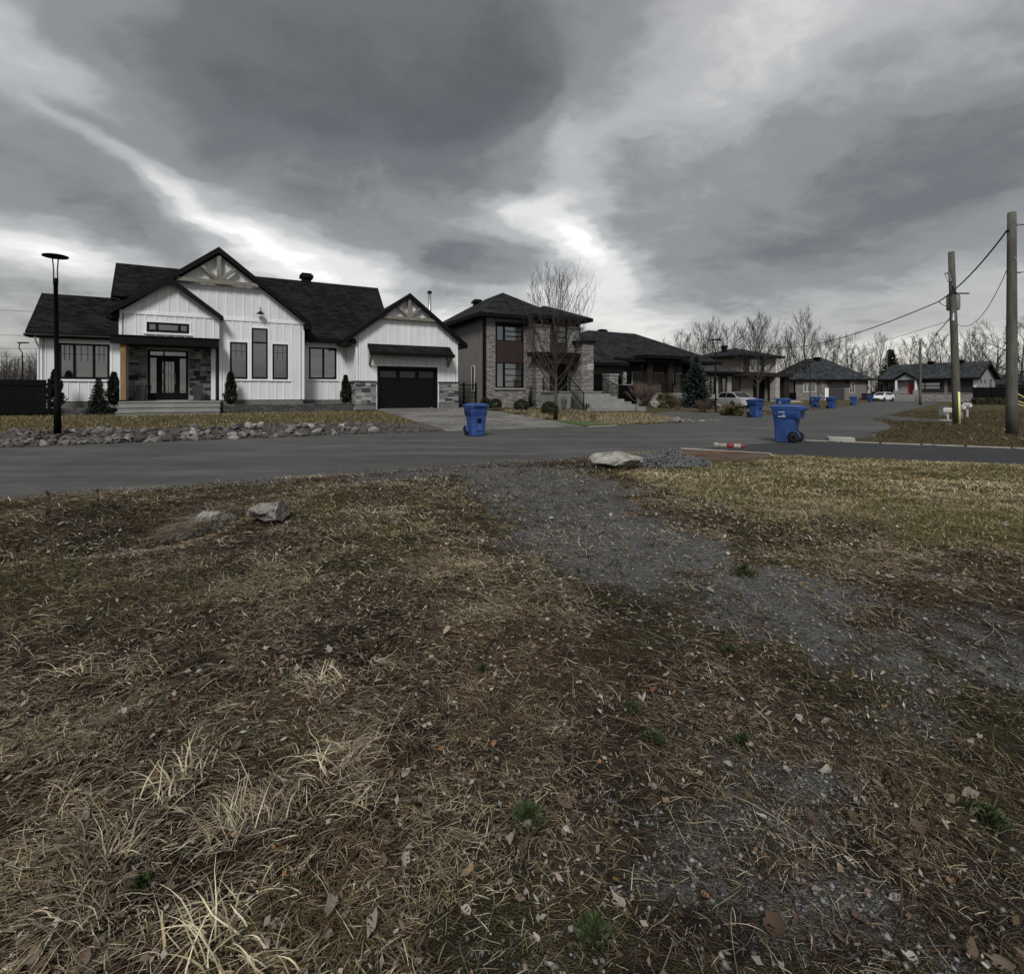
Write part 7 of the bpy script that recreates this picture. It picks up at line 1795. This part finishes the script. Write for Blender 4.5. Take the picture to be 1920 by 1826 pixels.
# 5 mown dormant lawns: to the right of the lot, and before the houses
J = Join()
for (y0, y1, n, L, w) in ((3.6, 7, 46000, .055, .0054), (7, 12.5, 60000, .065, .0100)):
    x, y = scatter(n * 2, 1.2, 1.05 * y1 + 1.5, y0, y1, lambda x, y: lawn_mask(x, y) * (1 - gravel_mask(x, y))); k = offroad(x, y, .04); x, y = x[k], y[k]; m = len(x)
    zt = ss(.42, .62, fbm(x * .8, y * .8, 231) + .15 * (fbm(x * 4, y * 4, 232) - .5)); c = palette(m, ((.30, GOLD), (.20, STRAW), (.05, PALE), (.28, OLIVE), (.17, GREEN))); tk = rg.random(m) < .5 * zt; c[tk] = palette(tk.sum(), ((.5, STRAW), (.3, PALE), (.2, GOLD)))
    gsh = ss(.42, .62, fbm(x * .7, y * .7, 121)); c = c * (1 - .35 * gsh[:, None]) + np.array([.095, .098, .034]) * .35 * gsh[:, None]; c = c * 1.38
    J.add(*blades(x, y, L * rg.uniform(.5, 1.5, m), w * rg.uniform(.7, 1.4, m), rg.uniform(0, 6.28, m), rg.uniform(.05, .8, m), rg.uniform(.1, 1.1, m), c, 2))
def lawn_patch(n, u0, u1, v0, v1, L, w, pal, cond=None):
    u = rg.uniform(u0, u1, n); v = rg.uniform(v0, v1, n); x = CU * u - SU * v; y = SU * u + CU * v
    k = in_view(x, y, 2); 
    if cond is not None: k &= cond(u, v, x, y)
    x, y = x[k], y[k]; m = len(x)
    J.add(*blades(x, y, L * rg.uniform(.6, 1.5, m), w * rg.uniform(.7, 1.4, m), rg.uniform(0, 6.28, m), rg.uniform(.4, 1.3, m), rg.uniform(.1, 1, m), palette(m, pal), 1))
LP = ((.42, GOLD), (.20, STRAW), (.06, PALE), (.2, OLIVE), (.12, GREEN))
lawn_patch(48000, -22, 6.7, 20.1, 30.3, .09, .016, LP)
lawn_patch(26000, 13.2, 22.5, 18.2, 26.5, .11, .02, ((.35, STRAW), (.2, PALE), (.25, GOLD), (.2, BROWN)), lambda u, v, x, y: ~inside(x, y, H3DRIVE) & (u > 14.8 - .3 * (v - 17.8)) & (seg_dist(x, y, EDGE_L) > .25))
lawn_patch(16000, 28, 48, 21.5, 33, .13, .03, ((.3, BROWN), (.3, STRAW), (.2, OLIVE), (.2, GREYS)), lambda u, v, x, y: ~inside(x, y, H3DRIVE) & ~inside(x, y, cd) & (seg_dist(x, y, EDGE_L) > .3) & ~inside(x, y, ROADPOLY))
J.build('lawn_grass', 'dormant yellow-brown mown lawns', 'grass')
J = Join()
n = 84000; x = rg.uniform(8.5, 40, n); y = rg.uniform(9, 42, n); k = in_view(x, y, 2) & offroad(x, y, .25) & (seg_dist(x, y, EDGE_R) < seg_dist(x, y, EDGE_L)) & (y + .45 * x > 17.6) & (np.hypot((x - 23.2) / 2.4, (y - 30.5) / 4) > .8)
x, y = x[k], y[k]; m = len(x); near_lane = ss(3.0, .6, seg_dist(x, y, DRIVE, True))
c = palette(m, ((.42, (.18, .132, .085)), (.22, STRAW), (.2, BROWN), (.1, PALE), (.06, OLIVE))); c = c * (1 + .5 * near_lane[:, None])
J.add(*blades(x, y, .16 * rg.uniform(.5, 1.5, m), .014 * rg.uniform(.7, 1.4, m), flow(x * .4, y * .4) + rg.normal(0, .8, m), rg.uniform(.2, 1.1, m), rg.uniform(.3, 1.4, m), c, 2))
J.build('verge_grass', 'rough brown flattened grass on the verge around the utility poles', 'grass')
# dead grass draped over the buried boulder
J = Join(); n = 620; a = rg.normal(R(235), 1.1, n); x = -3.55 + rg.normal(0, .20, n); y = 5.75 + rg.normal(0, .18, n)
J.add(*blades(x, y, rg.uniform(.15, .5, n), rg.uniform(.005, .011, n), a, rg.uniform(-.2, .4, n), rg.uniform(.2, 1.2, n), palette(n, ((.4, GREYS), (.4, BROWN), (.2, STRAW))), 5, z=terrain(x, y) + .0, zoff=.13))
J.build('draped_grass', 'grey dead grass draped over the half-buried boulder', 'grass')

# crumbs of dry leaf and bark strewn over everything
n = 42000; x, y = scatter(n, -7.5, 8.5, .8, 7.5, lambda x, y: (.25 + .75 * ss(.4, .62, fbm(x * 1.6, y * 1.6, 241))) * (1 - .85 * gravel_mask(x, y)) * (1 - .6 * lawn_mask(x, y)) * (.35 + .65 * ss(-2.8, .2, x + .5))); m = len(x)
s_ = rg.uniform(.004, .013, m) * (1 + .16 * y); a = rg.uniform(0, 6.28, m); t1 = rg.normal(0, .35, m); t2 = rg.normal(0, .35, m); z = terrain(x, y) + .008 + .014 * rg.random(m)
ex = np.stack([np.cos(a), np.sin(a), t1], 1) * s_[:, None]; ey = np.stack([-np.sin(a), np.cos(a), t2], 1) * (s_ * rg.uniform(.35, .8, m))[:, None]; c0 = np.stack([x, y, z], 1)
V_ = np.stack([c0 - ex, c0 - ey * rg.uniform(.6, 1, (m, 1)), c0 + ex, c0 + ey], 1).reshape(-1, 3); F_ = (np.arange(m) * 4)[:, None] + np.array([[0, 1, 2, 3]])
o = meshobj('leaf_litter', np_mesh('leaf_litter', V_, F_, np.repeat(palette(m, ((.3, (.30, .265, .225)), (.25, (.20, .155, .115)), (.25, (.13, .09, .06)), (.12, (.42, .385, .33)), (.08, (.24, .14, .07)))), 4, 0), M['blade'])); tag(o, 'crumbled dry leaf litter strewn over the lot', 'leaf litter', kind='stuff')
# 6 loose crushed stone
def stones_on(n, x0, x1, y0, y1, dens, s0, s1, seed, name, label, flat=.75):
    x, y = scatter(n, x0, x1, y0, y1, dens); k = offroad(x, y, .02); x, y = x[k], y[k]; m = len(x)
    t = rg.random(m)[:, None]; c = (.055 + .19 * rg.random((m, 1)) ** 1.8) * (np.array([[.98, 1.0, 1.0]]) * t + np.array([[1.08, 1.0, .91]]) * (1 - t)); w = rg.random(m) < .008; c[w] = .3
    s = s0 + (s1 - s0) * rg.random(m) ** 3.5
    o = meshobj(name, pebbles(np.stack([x, y, terrain(x, y) + s * .25], 1), s, c, seed, name, flat)); tag(o, label, 'gravel', kind='stuff')
stones_on(60000, -2, 3.4, .8, 2.6, lambda x, y: .05 * (x > -.6) * (1 - longgrass(x, y)) + .62 * np.clip(gravel_mask(x, y) * 1.2, 0, 1), .0026, .0125, 31, 'gravel', 'loose grey crushed stone at the near edge of the lot')
stones_on(104000, -3.5, 4.5, 2.5, 9.6, lambda x, y: .02 + .5 * ss(.25, .6, gravel_mask(x, y)), .004, .020, 32, 'gravel', 'crushed stone of the worn track across the lot', .5)
n = 9000; u = rg.uniform(-7, 9, n); v = 9.5 - np.abs(rg.normal(0, .28, n)); x = CU * u - SU * v; y = SU * u + CU * v; s = rg.uniform(.006, .022, n)
o = meshobj('gravel', pebbles(np.stack([x, y, terrain(x, y) + s * .2], 1), s, (.05 + .16 * rg.random((n, 1)) ** 1.5) * np.ones((1, 3)), 34, 'gravel', .5)); tag(o, 'grey gravel shoulder along the near edge of the road', 'gravel', kind='stuff')
n = 1200; x = rg.uniform(-6.8, -3, n); y = rg.uniform(3.6, 6.8, n); u, v = w2uv(x, y); k = (np.abs(v - 6.6) < .8) & (u < -.6); x, y = x[k], y[k]; s = rg.uniform(.012, .035, len(x))
o = meshobj('gravel', pebbles(np.stack([x, y, terrain(x, y) + s * .3], 1), s, (.08 + .2 * rg.random((len(x), 1))) * np.ones((1, 3)), 35, 'gravel', .6)); tag(o, 'scattered pale stones in the dark ditch at left', 'gravel', kind='stuff')

# 7 fallen leaves, each a curled blade of its own
def leaf_mesh(seed, lobes=3):
    rnd = random.Random(seed); n = 14; m = MB(); L = 1.0
    out = []; cu = rnd.uniform(.2, 2.2); cv = rnd.uniform(-.5, 1.2)
    for i in range(n):
        t = i / n * 2 * math.pi
        r_ = .42 * (1 + .0 * math.cos(t)) * (1 + .13 * math.cos(lobes * t + rnd.random())) * rnd.uniform(.80, 1.12); r_ *= (1.25 if abs(t) < .3 else 1)
        x_, y_ = r_ * math.cos(t) * 1.15, r_ * math.sin(t) * .85
        out.append((x_, y_, .30 * abs(y_) * cu + .5 * x_ * x_ * cv + rnd.uniform(-.03, .08)))
    ctr = [(-.25, 0, -.01), (.0, 0, -.02), (.25, 0, .0)]
    m.v = out + ctr; c0, c1, c2 = n, n + 1, n + 2
    for i in range(n):
        j = (i + 1) % n; mx_ = (out[i][0] + out[j][0]) / 2; c = c2 if mx_ > .16 else (c0 if mx_ < -.16 else c1); m.f.append((i, j, c))
    m.f += [(c0, c1, 3), (c1, c0, n - 4), (c1, c2, 2), (c2, c1, n - 3)]
    m.f = [f for f in m.f if len(set(f)) == 3]
    b = len(m.v); m.v += [(-.45, .012, .0), (-.45, -.012, 0), (-.8, 0, .05)]; m.f.append((b, b + 1, b + 2))
    me = m.mesh('fallen_leaf', smooth=True); me.materials.append(M['leaf']); return me
leafs = [leaf_mesh(s, 3 + s % 3) for s in range(12)]; rnd = random.Random(3)
KN = [(1057, 1545, .075), (1160, 1745, .075), (1455, 1775, .095), (1720, 1560, .085), (1390, 1225, .05), (625, 1750, .09), (925, 1510, .06), (985, 1640, .075), (880, 1690, .07), (960, 1630, .07), (700, 1780, .07), (1010, 1615, .06), (800, 1315, .05), (530, 1500, .08), (1320, 1730, .05), (1575, 1780, .06), (1820, 1500, .07), (1880, 1815, .07), (1550, 1455, .06), (760, 1480, .07), (1480, 1290, .05), (610, 1310, .05), (300, 1560, .06), (250, 1620, .06), (1300, 1225, .05), (730, 1050, .07), (1540, 1230, .05), (1780, 1505, .07), (1830, 1530, .06), (1600, 1550, .06)]
LV = [((px_ - 960) / 950 * (1377.5 / (py_ - 737)), 1377.5 / (py_ - 737), s * .72) for (px_, py_, s) in KN]
while len(LV) < 275:
    y = .95 + 5.6 * rnd.random() ** 2.3; x = rnd.uniform(-1.03 * y - .3, 1.03 * y + .3)
    p = .35 + .65 * float(ss(-1.2, .6, np.array([x]))[0])
    if rnd.random() < p and abs(x) < 6: LV.append((x, y, rnd.uniform(.016, .044) * (1 + .09 * y)))
for i, (x, y, s) in enumerate(LV):
    meshobj('fallen_leaf', leafs[i % 12], None, ground, (x, y, gz(x, y) + .012 + rnd.random() * .02), (rnd.gauss(0, .35), rnd.gauss(0, .35), rnd.uniform(0, 6.28)), (s, s * rnd.uniform(.7, 1), s * rnd.uniform(.8, 1.5)))

# 8 standing dead weeds and green weeds
def stalk(seed, h, br=6, tw=.0028, seedhead=True):
    rnd = random.Random(seed); m = MB(); hd_ = MB(); d = Vector((rnd.uniform(-.12, .12), rnd.uniform(-.1, .1), 1)).normalized(); pts = [Vector((0, 0, -.02))]
    for i in range(7): d = (d + rvec(rnd) * .07).normalized(); pts.append(pts[-1] + d * h / 7)
    m.tube(pts, [tw * (1 - .6 * i / 7) for i in range(8)], 5, False)
    for i in range(br):
        f = rnd.uniform(.25, .9) * 7; q = int(f); p = pts[q].lerp(pts[min(q + 1, 7)], f - q); e = p + (rvec(rnd) * .7 + Vector((0, 0, .9))).normalized() * h * rnd.uniform(.06, .2); m.tube([p, (p + e) / 2 + rvec(rnd) * .01, e], [tw * .6, tw * .5, tw * .25], 4, False)
        if seedhead:
            for k_ in range(5): leaf_quads(hd_, e + rvec(rnd) * .012, rvec(rnd) + Vector((0, 0, .4)), .018, rnd, .5)
    if seedhead:
        for k_ in range(46): t = rnd.random() * .22; p = pts[7].lerp(pts[5], t * 2); leaf_quads(hd_, p + rvec(rnd) * .012, rvec(rnd) + Vector((0, 0, .5)), .016, rnd, .5)
    return m.mesh('stem'), hd_.mesh('seed_head')
def px2w(px_, py_): Yd = 1377.5 / (py_ - 737); return (px_ - 960) / 950 * Yd, Yd
for i, (px_, py_, h, lb, k_) in enumerate(((112, 1105, .62, 'dark dock stalk with a thick seed head standing left of the ditch', 3.2), (416, 1560, .52, 'thin dark stalk standing in the straw tufts, lower left', 1.0), (398, 1545, .35, 'short leaning stalk beside the lower-left dark stalk', .9), (655, 1215, .42, 'dark stalk with short twigs left of centre', 1.2), (262, 1015, .42, 'brown stalk standing before the grass-covered boulder', 1.6), (35, 1100, .30, 'pale broken stalk at the left edge by the ditch', 1.6), (30, 1065, .28, 'grey stalk at the left edge behind the pale broken one', 1.6), (1690, 1720, .40, 'brown feathery weed standing at lower right', 1.3), (1530, 1800, .42, 'thin reddish stalk leaning at the bottom right', .9), (845, 1200, .30, 'forked pale stem right of the centre-left stalk', 1.0), (790, 1215, .36, 'thin pale stem leaning left of the forked one', .9))):
    x, y = px2w(px_, py_); s = stalk(200 + i, h, 9 if k_ > 1.1 else 4, .0028 * k_, k_ > 1.1)
    plant('dead_weed', lb, 'weed', s, (M['weeddry'], M['weeddry']), x, y, None, 1, i, 'dead weed stalks on the vacant lot')
for i, (px_, py_, h) in enumerate(((15, 1005, .38), (60, 1010, .34), (95, 965, .36), (120, 1030, .26), (150, 985, .40), (180, 955, .30), (205, 1025, .30), (245, 975, .32))):
    x, y = px2w(px_, py_); s = stalk(260 + i, h, 6, .0034, True)
    plant('dead_weed', ('leftmost', 'second from left', 'third from left', 'fourth from left', 'fifth from left', 'sixth from left', 'seventh from left', 'rightmost')[i] + ' of the eight thin dead stalks in the dark ditch', 'weed', s, (M['weeddry'], M['weeddry']), x, y, None, 1, i, 'dead stalks in the ditch')
def green_weed(seed, n, r, h):
    rnd = random.Random(seed); m = MB()
    for i in range(n):
        a = rnd.uniform(0, 6.28); s = rnd.random(); p = Vector((math.cos(a) * r * s, math.sin(a) * r * s, rnd.uniform(.0, h) * (1.1 - s))); d = Vector((math.cos(a), math.sin(a), 1.1)) + rvec(rnd) * .5; leaf_quads(m, p, d, .012 * (1 + r * 5) * rnd.uniform(.6, 1.4), rnd, .45)
    return (m.mesh('leaves'),)
for i, (px_, py_, r, h, lb) in enumerate(((1115, 1795, .055, .06, 'bright green feathery weed at the bottom edge, right of centre'), (990, 1585, .07, .05, 'dull green weed above the bottom-centre leaves'), (1185, 1345, .05, .05, 'pair of light green weeds right of centre'), (1225, 1400, .06, .03, 'flat green weed below the pair of light green weeds'), (1395, 1085, .13, .08, 'leafy green clump at the right side of the gravel track'), (1395, 1395, .05, .05, 'small green weed on the stony ground at right'), (905, 1265, .04, .03, 'small green leaves left of the centre'), (1370, 1225, .06, .05, 'low green tuft right of the stony track'), (1850, 1530, .07, .05, 'green weed beside the pale curled leaves at right'), (265, 1690, .02, .03, 'tiny green sprout in the straw at lower left'))):
    x, y = px2w(px_, py_); plant('green_weed', lb, 'weed', green_weed(300 + i, 420 if r > .1 else 260, r * .8, h), (M['weed'],), x, y, None, 1, i, 'green weeds on the vacant lot')
